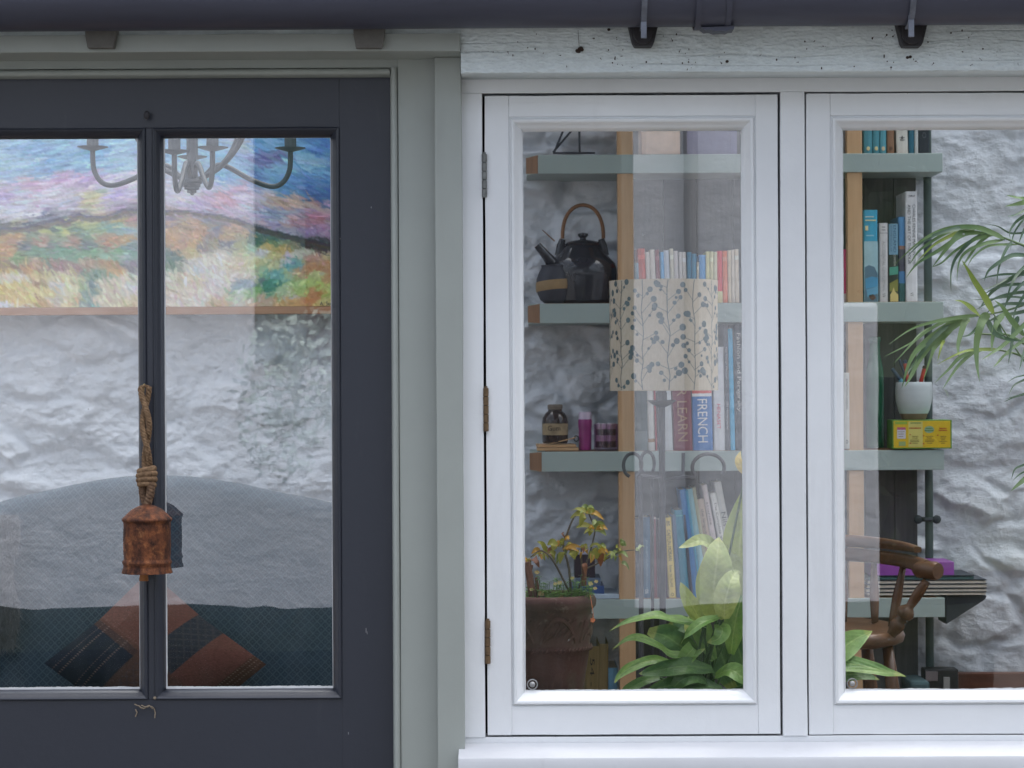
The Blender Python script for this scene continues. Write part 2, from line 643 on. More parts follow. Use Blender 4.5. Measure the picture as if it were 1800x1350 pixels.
def casement(edges, glass, label, hinges):
    x0, x1, z0, z1 = edges
    gx0, gx1, gz0, gz1 = glass
    t = thing('casement_window', label, 'window', ((x0 + x1) / 2, 0, z0))
    o = .0232
    emit('stile', wobble_box(x0, gx0 - o, 0, .044, z0, z1, 'Z', 40, .0005, 21), m_white, t, bevel=.0014)
    emit('stile', wobble_box(gx1 + o, x1, 0, .044, z0, z1, 'Z', 40, .0005, 23), m_white, t, bevel=.0014)
    emit('rail', wobble_box(gx0 - o + .0002, gx1 + o - .0002, .0004, .044, z0 + .0002, gz0 - o, 'X', 40, .0004, 25), m_white, t, bevel=.0008)
    emit('rail', wobble_box(gx0 - o + .0002, gx1 + o - .0002, .0004, .044, gz1 + o, z1 - .0002, 'X', 40, .0004, 27), m_white, t, bevel=.0008)
    p = pane(gx0 - .004, gx1 + .004, gz0 - .004, gz1 + .004, .0222, t, m_glass_win)
    mould(gx0, gx1, gz0, gz1, bead_prof, p, m_white)
    paint_line(gx0, gx1, gz0, gz1, .0202, (.0030, .0012, .0010, .0018), p, seed=int(gx0 * 100) + 40)
    # little round bolt in the lower left corner of the glass
    bx, bz = gx0 + .0135, gz0 + .0125
    mb = MB()
    ring = []
    for r, y in ((.0095, .0212), (.0098, .0196), (.0085, .0192), (.0075, .0205)):
        ring.append([(bx + r * math.cos(a * math.pi / 12), y, bz + r * math.sin(a * math.pi / 12)) for a in range(25)])
    mb.grid(ring)
    mb.ball((bx, .0198, bz), .0052, .004, .0052, 14, 8)
    emit('corner_bolt', mb, mat('worn_bolt_metal', L(150, 150, 150), .45, .3, 150, .3, 400, metal=.5), p, smooth=True)
    for (hx, hy, hm) in hinges:
        h = MB()
        zc = PZ(hy, 0, hx)
        xc = PX(hx, 0, hy)
        hh = .077 / 5
        for q in range(5):
            a = zc - .0385 + q * hh
            h.lathe([(.0030, a + .0002), (.0046, a + .0006), (.0047, a + hh - .0012), (.0032, a + hh - .0004)], (xc, -.0035), 14)
        h.lathe([(.0014, zc + .0385), (.003, zc + .0388), (.003, zc + .0405), (.001, zc + .0412)], (xc, -.0035), 12)
        h.box(xc - .0032, xc + .0032, -.003, .006, zc - .038, zc + .038)
        emit('hinge', h, hm, t, smooth=True)
    return t

casement(sashes[0], win_edges(920, 1305, 230, 1214.5, .0222), 'white casement window with three hinges, nearest the charcoal door', [(851.5, 309, m_hinge_grey), (854.3, 720, m_hinge_rust), (857.5, 1128, m_hinge_rust)])
casement(sashes[1], win_edges(1482, 1872, 228, 1213, .0222), 'white casement window cut off by the edge, palm fronds behind its glass', [])

# ================================================================== door frame in sage grey
df = thing('door_surround', 'sage grey timber door frame with cover post and head trim round the charcoal door', 'door frame', (PX(260, 0), 0, 0))
DX = PX(260, 0)
def mirror(x):           # px on the right of the door -> px on its left
    return 520 - x
jb0, jb1 = PX(688, 0), PX(702, 0)
jc1 = PX(766.5, 0)
po0, po1 = PX(766.5, -.03), PX(813.5, -.03)
zt_trim, zb_trim = PZ(60, -.10, 400), PZ(91, -.10, 400)
zhc = PZ(120.5, 0, 350)
zhb = PZ(133.5, 0, 350)
lx = lambda x: 2 * DX - x
m = wobble_box(jb1, jc1 + .03, 0, .10, -.0, zb_trim + .02, 'Z', 50, .0004, 31)
emit('jamb_casing', m, m_sage, df, bevel=.001)
m = wobble_box(lx(jc1) - .03, lx(jb1), 0, .10, -.0, zb_trim + .02, 'Z', 20, .0004, 32)
emit('jamb_casing', m, m_sage, df, bevel=.001)
m = wobble_box(lx(jb1), jb1, .0006, .10, zhc, zb_trim + .02, 'X', 40, .0004, 33)
emit('head_casing', m, m_sage, df, bevel=.001)
# rounded bead: jambs and head
def bead_run(a, b, inward, name):
    """half-round bead between two points; inward = unit vector to the door"""
    n = 9
    w = .0138
    ms = MB()
    vs = []
    a, b, iw = Vector(a), Vector(b), Vector(inward)
    prof = [(0, .012)] + [(.0012, .0005)] + [(w * .5 - w * .42 * math.cos(t), -.0062 * math.sin(t) + .0005) for t in [math.pi * q / n for q in range(n + 1)]] + [(w, .004), (w, .04), (0, .04)]
    k = len(prof)
    for base in (a, b):
        for o, y in prof:
            vs.append(base + iw * o + Vector((0, y, 0)))
    fs = [(i, (i + 1) % k, k + (i + 1) % k, k + i) for i in range(k)] + [tuple(range(k))[::-1], tuple(range(k, 2 * k))]
    ms.add(vs, fs)
    return emit(name, ms, m_sage, df, smooth=True, sharp=50)
bead_run((jb1, 0, 0), (jb1, 0, zhc), (-1, 0, 0), 'bead')
bead_run((lx(jb1), 0, 0), (lx(jb1), 0, zhc), (1, 0, 0), 'bead')
bead_run((lx(jb1) + .0139, .0008, zhc), (jb1 - .0139, .0008, zhc), (0, 0, -1), 'bead')
emit('cover_post', wobble_box(po0, po1, -.030, -.0015, 0, zb_trim - .0008, 'Z', 60, .0007, 41), m_sage, df, bevel=.0015)
emit('cover_post', wobble_box(lx(po1), lx(po0), -.030, -.0015, 0, zb_trim - .0008, 'Z', 20, .0007, 43), m_sage, df, bevel=.0015)
emit('head_trim', wobble_box(lx(po1) - .004, PX(808.5, -.10, 75), -.10, -.0005, zb_trim, zt_trim, 'X', 80, .0009, 45), m_sage, df, bevel=.0013)

# ================================================================== charcoal door
YD = .025
door = thing('door', 'charcoal painted door with two tall glass panes and narrow centre bar', 'door', (DX, YD, 0))
dx1 = PX(690.5, YD); dx0 = 2 * DX - dx1
dzt = PZ(130, YD, 350)
YG = .0435
gr = (PX(289.5, YG, 720), PX(584, YG, 720), PZ(1210.5, YG, 430), PZ(242.5, YG, 430))
gl = (lx(gr[1]), lx(gr[0]), gr[2], gr[3])
dp = [(-.0005, .0415), (.0015, .0360), (.0055, .0300), (.0090, .0262), (.0115, .0228), (.0140, .0215), (.0160, .0226), (.0164, .0252), (.0168, .0262), (.0168, .046), (-.0005, .046)]
o = .0165
zlock = PZ(1420, YD)
emit('stile', wobble_box(gr[1] + o, dx1, YD, .07, .012, dzt, 'Z', 40, .0004, 51), m_char, door, bevel=.001)
emit('stile', wobble_box(dx0, gl[0] - o, YD, .07, .012, dzt, 'Z', 20, .0004, 52), m_char, door, bevel=.001)
emit('rail', wobble_box(gl[0] - o, gr[1] + o, YD + .0004, .07, gr[3] + o, dzt, 'X', 40, .0004, 53), m_char, door, bevel=.0006)
emit('rail', wobble_box(gl[0] - o, gr[1] + o, YD + .0004, .07, zlock, gr[2] - o, 'X', 40, .0004, 54), m_char, door, bevel=.0006)
emit('rail', wobble_box(gl[0] - o, gr[1] + o, YD + .0004, .07, .012, .22, 'X', 10, .0004, 55), m_char, door, bevel=.0006)
emit('mullion', wobble_box(gl[1] + o, gr[0] - o, YD + .0008, .07, gr[2] - o, gr[3] + o, 'Z', 40, .0003, 56), m_char, door, bevel=.001)
for a, b in ((gl[0] - o, DX - .05), (DX + .05, gr[1] + o)):
    emit('panel', MB().box(a, b, YD + .018, .06, .22, zlock), m_char, door)
emit('mullion', MB().box(DX - .05, DX + .05, YD + .0008, .07, .22, zlock), m_char, door, bevel=.001)
for i, g in enumerate((gl, gr)):
    p = pane(g[0] - .004, g[1] + .004, g[2] - .004, g[3] + .004, YG, door, m_glass_door)
    mould(g[0], g[1], g[2], g[3], dp, p, m_char)
    paint_line(g[0], g[1], g[2], g[3], YG - .0014, (.0046, .0014, .0008, .0030), p, seed=60 + i * 7, jag=.55)
# nail above the centre bar
nm = MB()
np_ = P(260, 201, YD)
nm.tube([np_, np_ + Vector((0, -.012, -.001))], .0035, 8)
nm.ball(np_ + Vector((0, -.013, -.003)), .0055, .004, .008, 10, 6)
emit('nail', nm, m_iron, door, smooth=True)
# fine scratches and chips in the paint
sc = MB()
for (x, y, l, w) in ((643, 1104, .008, .0009), (645, 1110, .005, .0006), (612, 1287, .004, .001), (652, 363, .003, .001)):
    p = P(x, y, YD - .0006)
    sc.box(p.x, p.x + w, p.y, p.y + .0004, p.z - l, p.z)
emit('scratch', sc, mat('bare_grey_scratch', L(150, 150, 152), .6, .1, 60, 0), door, kind='stuff')

# brass hook, rope and bell ------------------------------------------------
hk = MB()
h0 = P(255, 690, YD)
pts = []
for i in range(15):
    a = -math.pi * .5 + i / 14 * math.pi * 1.35
    pts.append(h0 + Vector((.001 * i / 14, -.010 - .010 * math.cos(a), .0105 * math.sin(a) + .004)))
pts = [h0 + Vector((0, 0, -.006)), h0 + Vector((0, -.006, -.0066))] + pts
hk.tube(pts, [.0016] * (len(pts) - 1) + [.0006], 8)
emit('hook', hk, m_brass, door, smooth=True)

YB = YD - .048
BX = P(258.5, 950, YB).x
bell = thing('hanging_bell', 'rusty brown metal bell hanging on a knotted rope from the door', 'bell', (BX, YB, PZ(1005, YB)))
def zb_(y):
    return PZ(y, YB, 258)
k = kk(YB)
prof = [(.001, 886), (7, 887), (16, 890), (26, 895), (34, 902), (40, 908), (43.4, 911), (44.2, 913.5), (43.2, 915.6), (41.2, 917.5), (41.0, 923), (41.6, 950), (41.4, 970), (40.6, 981), (41.4, 984), (43.2, 987), (43.2, 990), (41.2, 993), (41.6, 998), (44.2, 1005), (44.4, 1007), (42.2, 1007.2), (39.5, 990), (39, 930), (30, 905), (.001, 900)]
bm_ = MB().lathe([(r * k, zb_(y)) for r, y in prof], (BX, YB), 48)
n = N('rusty_bell_metal')
v = n.vec((1, 1, 1))
c = n.ramp(n.noise(v, 58, 10, .78, .3), [(.38, L(36, 23, 20)), (.50, L(84, 48, 32)), (.59, L(136, 84, 50)), (.69, L(196, 150, 106))])
c2 = n.ramp(n.noise(n.vec((1, 1, .45)), 60, 6, .7), [(.42, L(32, 20, 19)), (.62, L(140, 84, 52))])
n.col(n.mix(.42, c, c2)).set(.62, .45, .4)
n.bump(n.noise(v, 160, 6, .7), .55, .0025)
m_rust = n.m
bo = emit('body', bm_, m_rust, bell, smooth=True, sharp=50)
emit('clapper', MB().tube([(BX - .005, YB, zb_(975)), (BX - .006, YB, zb_(1021))], [.004, .0085], 12), mat('clapper_wood', L(150, 96, 52), .6, .2, 60, .3), bell, smooth=True, bevel=.001)
# rope: two twisted strands, a knot and the doubled tail
n = N('hemp_rope')
n.col(n.ramp(n.noise(n.vec((1, 1, 1)), 170, 4, .7), [(.3, L(84, 64, 48)), (.7, L(150, 122, 94))])).set(.85, 0, .2)
n.bump(n.noise(n.vec((1, 1, 1)), 500, 3, .7), .5, .002)
m_rope = n.m
n = N('soiled_rope')
n.col(n.ramp(n.noise(n.vec((1, 1, 1)), 120, 4, .7), [(.3, L(62, 46, 38)), (.7, L(132, 106, 84))])).set(.85, 0, .2)
n.bump(n.noise(n.vec((1, 1, 1)), 500, 3, .7), .5, .002)
m_rope_dark = n.m
rp = MB()
def plied(mb, path, r, ply=3, turns=10, n=5):
    """a strand of several plies wound round a path of points"""
    m = len(path)
    for q in range(ply):
        pts = []
        for i, p in enumerate(path):
            a = 2 * math.pi * (q / ply + turns * i / (m - 1))
            pts.append(Vector(p) + Vector((math.cos(a), math.sin(a), 0)) * r * .55)
        mb.tube(pts, r * .56, n)
def strand(sgn):
    out = []
    for i in range(90):
        t = i / 89
        y = 684 + t * (832 - 684)
        sep = 7.2 * math.cos(t * math.pi * 2.2 + .1) * (1 - .45 * t)
        x = 254.5 + 4.5 * t + sgn * sep
        dep = .006 * math.sin(t * math.pi * 2.2) * sgn
        p = P(x, y, YB + .018 - .012 * (1 - abs(2 * t - 1)) + dep)
        if t < .05:
            p = p + Vector((0, 0, (.05 - t) * .06))
        out.append(p)
    return out
plied(rp, strand(1), .0052, 3, 9)
plied(rp, strand(-1), .0052, 3, 9)
arc = [P(254.5 + 7.2 * math.cos(math.pi * i / 10), 684 - 5.5 * math.sin(math.pi * i / 10), YB + .018) for i in range(11)]
plied(rp, arc, .0046, 3, 2)
kc = P(258, 836, YB + .012)
for q, (dz, rr) in enumerate(((.010, .0125), (.0015, .0142), (-.0075, .0138), (-.016, .012))):
    pts = [kc + Vector((rr * math.cos(a), rr * .8 * math.sin(a), dz + .0026 * math.cos(a + .6 * q))) for a in [2 * math.pi * i / 26 for i in range(27)]]
    rp.tube(pts, .0056, 8)
ropeo = emit('rope', rp, m_rope, bell, smooth='all')
tl = MB()
for s_ in (-1, 1):
    pts = [P(257 + s_ * 6 * math.sin(math.pi * min(1, .25 + i / 24)) + (2 if s_ > 0 else 0), 848 + i * 2.1, YB + .010 - s_ * .004) for i in range(20)]
    plied(tl, pts, .0074, 3, 2.2, 6)
emit('rope_tail', tl, m_rope_dark, bell, smooth='all')
fz = MB()
random.seed(3)
for i in range(130):
    t = random.random()
    p = P(254 + 5 * t + random.uniform(-9, 9) * (1 - .3 * t), 684 + 195 * t, YB + .012)
    d = Vector((random.uniform(-1, 1), random.uniform(-.8, .1), random.uniform(-.6, .6))).normalized() * random.uniform(.003, .010)
    fz.tube([p, p + d * .5 + Vector((0, 0, .001)), p + d], .00022, 3)
emit('rope_fibre', fz, m_rope, bell, kind='stuff')
# scrap of string on the rail under the centre bar
ss = MB()
for pl in ([(236, 1238), (244, 1241), (252, 1246), (262, 1240), (270, 1244), (273, 1253), (272, 1262)], [(248, 1240), (257, 1243), (263, 1241), (268, 1246)], [(238, 1260), (241, 1252), (238, 1247)]):
    ps = [P(x, y, YD - .004) for x, y in pl]
    ps2 = []
    for i in range(len(ps) - 1):
        for q in range(4):
            ps2.append(ps[i].lerp(ps[i + 1], q / 4) + Vector((0, .0008 * math.sin(i * 3 + q), .0006 * math.sin(q * 2.1 + i))))
    ss.tube(ps2 + [ps[-1]], .0011, 6)
p = P(272, 1227, YD - .004)
ss.ball(p, .003, .003, .003, 8, 6)
emit('string_scrap', ss, mat('old_string', L(128, 116, 100), .9, .2, 90, .3), None, smooth=True, label='short scrap of frayed string stuck below the glass of the charcoal door', cat='string', kind='thing')

# ================================================================== fascia boards (rough sawn, painted; crack colour darkened for crevice shade and dirt)
m_sawn = attr_mat('sawn_board_paint', .5, .35, 260, .4, var=.05, vscale=40)
def sawn_board(x0, x1, z0, z1, Y, th, step, seed, label, fine=(None, None)):
    nx, nz = int((x1 - x0) / step), int((z1 - z0) / (step * .8))
    xs, zs = np.linspace(x0, x1, nx + 1), np.linspace(z0, z1, nz + 1)
    X, Z = np.meshgrid(xs, zs)
    wz = Z + .010 * fbm(X * 2.2, Z * 9, 3, seed)
    h = .55 * fbm(X * 70, wz * 260, 4, seed + 3) + .5 * fbm(X * 190, wz * 420, 3, seed + 5)
    gl_ = np.abs(((wz * 62 + .5 * fbm(X * 5, wz * 40, 2, seed + 8)) % 1.0) - .5)
    crack = np.clip(1 - gl_ * 13, 0, 1) * np.clip(.35 + 1.3 * fbm(X * 6, wz * 60, 2, seed + 11), 0, 1)
    flake = np.clip(fbm(X * 22, wz * 55, 3, seed + 14) - .22, 0, 1) * 2.2
    hh = .0021 * h - .0026 * crack + .0009 * np.sign(flake) * fbm(X * 120, wz * 90, 3, seed + 15) + .0006 * flake
    Yg = Y - hh
    Yg[0, :] += .0012; Yg[-1, :] += .001
    V = np.stack([X, Yg, Z], -1).reshape(-1, 3)
    tone = np.clip(1 - .62 * np.clip(crack, 0, 1) + .16 * np.clip(h, -1, 1) - .10 * np.clip(-flake, 0, 1), .25, 1.1) * (1 + .05 * fbm(X * 9, Z * 30, 3, seed + 21))
    c = nx + 1
    ii, jj = np.meshgrid(np.arange(nz), np.arange(nx), indexing='ij')
    a = (ii * c + jj).ravel()
    F = np.stack([a, a + 1, a + c + 1, a + c], -1)
    m = MB()
    m.v = V.tolist(); m.f = [tuple(f) for f in F.tolist()]
    m.box(x0, x1, Y + .0015, -.0025, z0 + .0008, z1)
    o_ = emit('fascia_board', m, m_sawn, None, label=label, cat='fascia board', kind='thing', smooth='all')
    base_c = np.array(L(206, 214, 215))
    cols = np.concatenate([tone.reshape(-1, 1) * base_c[None, :], np.tile(base_c, (8, 1))])
    set_colors(o_, cols[:len(o_.data.vertices)])
    return o_
YF = -.088
fb = sawn_board(PX(810, YF, 90), 1.06, PZ(126.5, YF, 1300), PZ(-10, YF, 1300), YF, .02, .0014, 5, 'rough sawn pale grey fascia board under the gutter, above the casement windows')
sawn_board(-1.02, PX(809.6, YF, 90), PZ(88, YF, 400), PZ(-10, YF, 400), YF, .02, .003, 15, 'thin strip of pale fascia board between the gutter and door head trim')
# dirt and dead insects caught on the board
dm = MB()
random.seed(11)
for i in range(95):
    x = random.uniform(830, 1810); y = random.uniform(52, 124)
    if random.random() < .45:
        x = random.choice([1085, 1150, 1190, 1590, 1690, 1640, 1760]) + random.gauss(0, 26)
    p = P(x, y, YF - .0012)
    r = random.uniform(.0005, .0015) * (1.5 if random.random() < .12 else 1)
    dm.ball(p, r * random.uniform(.6, 1.3), .0006, r * random.uniform(.7, 1.8), 6, 4)
    if random.random() < .35:
        q = p + Vector((random.uniform(-.004, .004), -.001, random.uniform(-.005, .004)))
        dm.tube([p, q], .0004, 3)
p = P(1018.5, 87, YF - .003)
for q in range(7):
    dm.ball(p + Vector((random.uniform(-.005, .005), 0, random.uniform(-.004, .004))), .0034, .002, .003, 7, 5)
dm.tube([p, P(1017, 70, YF - .002), P(1016, 53, YF - .001)], .0004, 3)
for (x, y) in ((1070, 52), (1600, 100), (1595, 101), (1278, 108)):
    dm.ball(P(x, y, YF - .002), .003, .0016, .0026, 7, 5)
emit('dirt_speck', dm, m_dirt, fb, kind='stuff', smooth=True)
wb = MB()
p = P(524, 57, -.04)
for i in range(26):
    q = p + Vector((random.gauss(0, .006), random.gauss(0, .002), random.gauss(0, .004)))
    wb.ball(q, .0022, .001, .0016, 6, 4)
emit('cobweb_tuft', wb, mat('pale_cobweb', (.62, .62, .64), .9, .1, 50, .2), None, smooth=True, label='small white tuft of cobweb between gutter and door head trim', cat='cobweb', kind='thing')

# ================================================================== gutter
R = .0575
YGU = YF - .006 - R
gz = PZ(47.3, YGU - .01, 900) + R
SL = .0022     # fall to the left, m per m
gut = thing('gutter', 'dark grey half-round gutter running along the top under the eaves', 'gutter', (0, YGU, gz - R))
def trough(x0, x1, r, th, a0=math.pi, a1=2 * math.pi, n=26, chip=0):
    m = MB()
    rows = []
    for x in (x0, x1):
        dz = SL * x
        out = [(x, YGU + r * math.cos(a0 + (a1 - a0) * i / n), gz + dz + r * math.sin(a0 + (a1 - a0) * i / n)) for i in range(n + 1)]
        inn = [(x, YGU + (r - th) * math.cos(a0 + (a1 - a0) * i / n), gz + dz + (r - th) * math.sin(a0 + (a1 - a0) * i / n)) for i in range(n + 1)]
        rows.append(out + inn[::-1])
    k_ = len(rows[0])
    fs = [(i, (i + 1) % k_, k_ + (i + 1) % k_, k_ + i) for i in range(k_)]
    fs += [tuple(range(k_))[::-1], tuple(range(k_, 2 * k_))]
    return m.add(rows[0] + rows[1], fs)
tr = trough(-1.9, 2.4, R, .0025)
tr.tube([(-1.9, YGU - R, gz - 1.9 * SL), (2.4, YGU - R, gz + 2.4 * SL)], .004, 8)
emit('trough', tr, m_gutter, gut, smooth=True)
un = trough(PX(1229, YGU - R), PX(1290, YGU - R), R + .0045, .005)
for (x, w) in ((1233, 5), (1286, 5)):
    un.add(*(lambda t: (t.v, t.f))(trough(PX(x - w, YGU - R), PX(x + w, YGU - R), R + .0062, .004)))
zu = gz - R - .0045
pu = [P(1231, 51, YGU), P(1238, 56, YGU), P(1247, 55, YGU), P(1254, 58, YGU), P(1262, 57.5, YGU), P(1268, 57, YGU), P(1276, 57.5, YGU), P(1281, 55, YGU), P(1288, 54.5, YGU), P(1289, 49, YGU)]
un.prism([Vector((p.x, YGU - .02, p.z)) for p in pu], (0, .04, 0))
emit('union', un, m_gutter, gut, smooth=True)
for (x, plain) in ((176.5, True), (648.5, True), (1131, False), (1604, False)):
    yb = 84 if plain else 81
    Yb0 = YF - .030
    top, bot = (28, 23) if plain else (27.5, 19)
    if plain:
        poly = [P(x - top, 40, Yb0), P(x + top, 40, Yb0), P(x + top - 1, 62, Yb0), P(x + bot, yb, Yb0), P(x - bot, yb, Yb0), P(x - top + 1, 62, Yb0)]
    else:
        poly = [P(x - top, 38, Yb0), P(x + top, 38, Yb0), P(x + bot, 74, Yb0), P(x + bot - 4, yb, Yb0), P(x - bot + 4, yb, Yb0), P(x - bot, 74, Yb0)]
    b = MB().prism(poly, (0, .0285, 0))
    br = emit('bracket', b, m_bracket if plain else m_iron, gut, bevel=.0015)
    if not plain:
        # the iron strap comes round the front of the trough and ends in a U below it
        s_ = MB()
        xc = PX(x + 2, YGU - R, 40)
        ro = R + .0075
        pts = []
        for i in range(22):
            a = math.pi * .93 + (math.pi * 1.5 - math.pi * .93) * i / 21
            pts.append((YGU + ro * math.cos(a), gz + SL * xc + ro * math.sin(a)))
        inn = [(YGU + (y - YGU) * (1 - .004 / ro), gz + SL * xc + (z - gz - SL * xc) * (1 - .004 / ro)) for y, z in pts]
        loop = pts + inn[::-1]
        s_.prism([(xc - .0048, y, z) for y, z in loop], (.0096, 0, 0))
        zlo = PZ(69, YGU - .03)
        s_.box(xc - .0048, xc + .0048, YGU - .036, YGU - .031, zlo, gz + SL * xc - R * .80)
        emit('strap', s_, mat('galvanised_strap', L(104, 108, 118), .5, .3, 40, .3, 200, metal=.3), br, bevel=.0008)
        u_ = MB()
        ps = []
        for i in range(13):
            a = math.pi + math.pi * i / 12
            ps.append(P(x + 18 * math.cos(a), 58 - 19 * math.sin(a), Yb0 - .010))
        ps = [P(x - 18, 40, Yb0 - .010)] + ps + [P(x + 18, 40, Yb0 - .010)]
        u_.prism(ps, (0, .009, 0))
        emit('cup', u_, mat('black_iron_cup', L(34, 30, 34), .6, .3, 40, .3, 120), br, bevel=.002)

# ================================================================== rest of the house front and roof
wall_l = lx(po1)
m = MB()
m.box(-3.3, wall_l, .02, .14, 0, 2.12)
emit('front_wall', m, m_render, None, label='white rendered front wall left of the charcoal door', cat='wall', kind='thing')
m = MB()
m.box(po1 - .01, 3.3, .03, .14, 0, sill_back - .055)
m.box(2.2, 3.3, .03, .14, sill_back - .055, 2.12)
emit('front_wall', m, m_render, None, label='white rendered low front wall under the window sill', cat='wall', kind='thing')
emit('wall_plate', MB().box(-3.3, 3.3, .0, .10, 2.06, 2.14), m_white, None, label='white painted timber plate carrying the glass roof above the door', cat='beam', kind='thing')
# ================================================================== ground, courtyard, sky side
n = N('grey_paving')
v = n.vec((1, 1, 1))
n.col(n.ramp(n.noise(v, 1.3, 6, .65), [(.3, (.075, .073, .068)), (.7, (.14, .135, .125))])).set(.9, 0, .2)
n.bump(n.noise(v, 30, 4, .6), .4, .01)
m_pave = n.m
emit('ground', MB().box(-300, 300, -300, 300, -.5, 0), m_pave, None, kind='structure')

# the house across the yard: it is what the glass mirrors
OY = -7.0
def OX(x):      # photo pixel of a reflection -> X on the opposite wall
    return (x - 900) * (D - OY) / D / 1000
def OZ(y):
    return ZC - (y - 675) * (D - OY) / D / 1000
n = N('limewashed_stone_wall')
v = n.vec((1, 1, 1))
n.col(n.ramp(n.noise(v, 1.6, 6, .6), [(.3, (.72, .75, .80)), (.7, (.84, .86, .90))])).set(.9, 0, .2)
b1 = n.bump(n.noise(n.vec((1, 1, 1.7)), 4.5, 6, .6, .4), .38, .05)
n.bump(n.noise(v, 30, 4, .6), .4, .01, b1)
m_lime = n.m
opp = thing('cottage', 'white limewashed cottage across the yard, seen only mirrored in the glass', 'house', (0, OY, 0))
w = MB()
wx0, wx1 = -7.0, OX(1345)
o1 = (OX(443), OX(690), OZ(640), OZ(-40))       # window
o2 = (OX(872), OX(1116), 0.0, OZ(60))           # doorway
top = 4.4
T = .35
w.box(wx0, o1[0], OY - T, OY, 0, top)
w.box(o1[0], o1[1], OY - T, OY, 0, o1[2])
w.box(o1[0], o1[1], OY - T, OY, o1[3], top)
w.box(o1[1], o2[0], OY - T, OY, 0, top)
w.box(o2[0], o2[1], OY - T, OY, o2[3], top)
w.box(o2[1], wx1, OY - T, OY, 0, top)
emit('wall', w, m_lime, opp)
dk = mat('dark_room', (.03, .03, .034), .8, .2, 4, 0)
emit('window', MB().box(o1[0], o1[1], OY - T - .02, OY - T + .03, o1[2], o1[3]), mat('dim_window', (.05, .055, .055), .8, .2, 4, 0), opp)
emit('shutter', MB().box(o1[0] + .002, OX(532), OY - .10, OY - .06, o1[2] + .01, o1[3] - .01), mat('faded_teal_shutter', (.085, .14, .135), .7, .2, 6, .2), opp)
emit('door_frame', MB().box(OX(1116) - .055, OX(1116) - .002, OY - .16, OY - .08, 0, o2[3]), mat('grey_green_door_frame', (.14, .17, .165), .6, .15, 6, .2), opp)
emit('downpipe', MB().tube([(OX(1215), OY + .07, 0), (OX(1215), OY + .07, top)], .035, 10), mat('pale_grey_downpipe', (.42, .43, .45), .5, .1, 6, .1), opp, smooth=True)
emit('door', MB().box(o2[0], o2[1], OY - T - .02, OY - T + .03, 0, o2[3]), dk, opp)
rf = MB()
rf.prism([(wx0 - .2, OY + .3, top - .05), (wx0 - .2, OY + .3, top + .05), (wx0 - .2, OY - 3, top + 2.0), (wx0 - .2, OY - 3, top + 1.9)], (wx1 - wx0 + .4, 0, 0))
emit('roof', rf, mat('slate_roof', (.06, .062, .07), .7, .2, 8, .3), opp)
# low clipped hedge along its foot and trees beyond its end
def leaf_mass(m, boxes, count, size, seed):
    random.seed(seed)
    for (cx, cy, cz, rx, ry, rz), wgt in boxes:
        for i in range(int(count * wgt)):
            while True:
                d = Vector((random.uniform(-1, 1), random.uniform(-1, 1), random.uniform(-1, 1)))
                if .35 < d.length < 1:
                    break
            p = Vector((cx + d.x * rx, cy + d.y * ry, cz + d.z * rz))
            a = Vector((random.gauss(0, 1), random.gauss(0, 1), random.gauss(0, 1))).normalized() * size * random.uniform(.6, 1.4)
            b = a.cross(Vector((random.gauss(0, 1), random.gauss(0, 1), random.gauss(0, 1)))).normalized() * size * .5
            m.add([p - a, p + b, p + a, p - b], [(0, 1, 2, 3)])
n = N('dark_leaves')
n.col(n.ramp(n.noise(n.vec((1, 1, 1)), 3, 4, .6), [(.3, (.018, .030, .014)), (.7, (.045, .07, .028))])).set(.6, 0, .3)
m_dkleaf = n.m
hm = MB()
hx = np.linspace(-7, 2.2, 240)
rows = []
for x in hx:
    zt_ = .385 + .012 * n1(x * 3.1, 2) + .010 * n1(x * 11, 3)
    rows.append([(x, OY + .20, 0), (x, OY + .62 + .02 * n1(x * 6, 4), 0), (x, OY + .66 + .03 * n1(x * 6, 5), zt_ * .6), (x, OY + .58, zt_ - .03), (x, OY + .48, zt_), (x, OY + .2, zt_)])
hm.grid(rows)
n = N('clipped_yew')
n.col(n.ramp(n.noise(n.vec((1, 1, 1)), 14, 5, .7), [(.3, (.010, .015, .009)), (.7, (.022, .032, .018))])).set(.9, 0, .1)
n.bump(n.noise(n.vec((1, 1, 1)), 60, 4, .7), 1.0, .02)
emit('hedge', hm, n.m, None, label='low dark clipped hedge along the foot of the cottage across the yard', cat='hedge', kind='thing')
for i, (x, y, h) in enumerate(((3.6, -11.5, 5.2), (6.4, -12.5, 6.0), (9.5, -11.5, 5.0))):
    t = thing('tree', ['dark bushy tree at the end of the cottage across the yard', 'tall dark tree behind the yard, middle of three', 'dark tree farthest from the cottage across the yard'][i], 'tree', (x, y, 0), 'trees across the yard')
    emit('trunk', MB().tube([(x, y, 0), (x + .05, y, h * .3), (x, y + .1, h * .7)], [.16, .12, .05], 8), mat('dark_bark', (.05, .04, .03), .9, .3, 20, .4), t, smooth=True)
    cm = MB()
    blobs = [(x + random.uniform(-1.1, 1.1), y + random.uniform(-.6, .6), h * random.uniform(.40, .9), 1.2, 1.0, 1.2) for q in range(12)]
    leaf_mass(cm, [(q, 1) for q in blobs], 700, .07, 20 + i)
    for (bx, by, bz, ra, rb2, rc2) in blobs:
        cm.ball((bx, by, bz), ra * .72, rb2 * .72, rc2 * .72, 10, 7)
    emit('crown', cm, m_dkleaf, t)

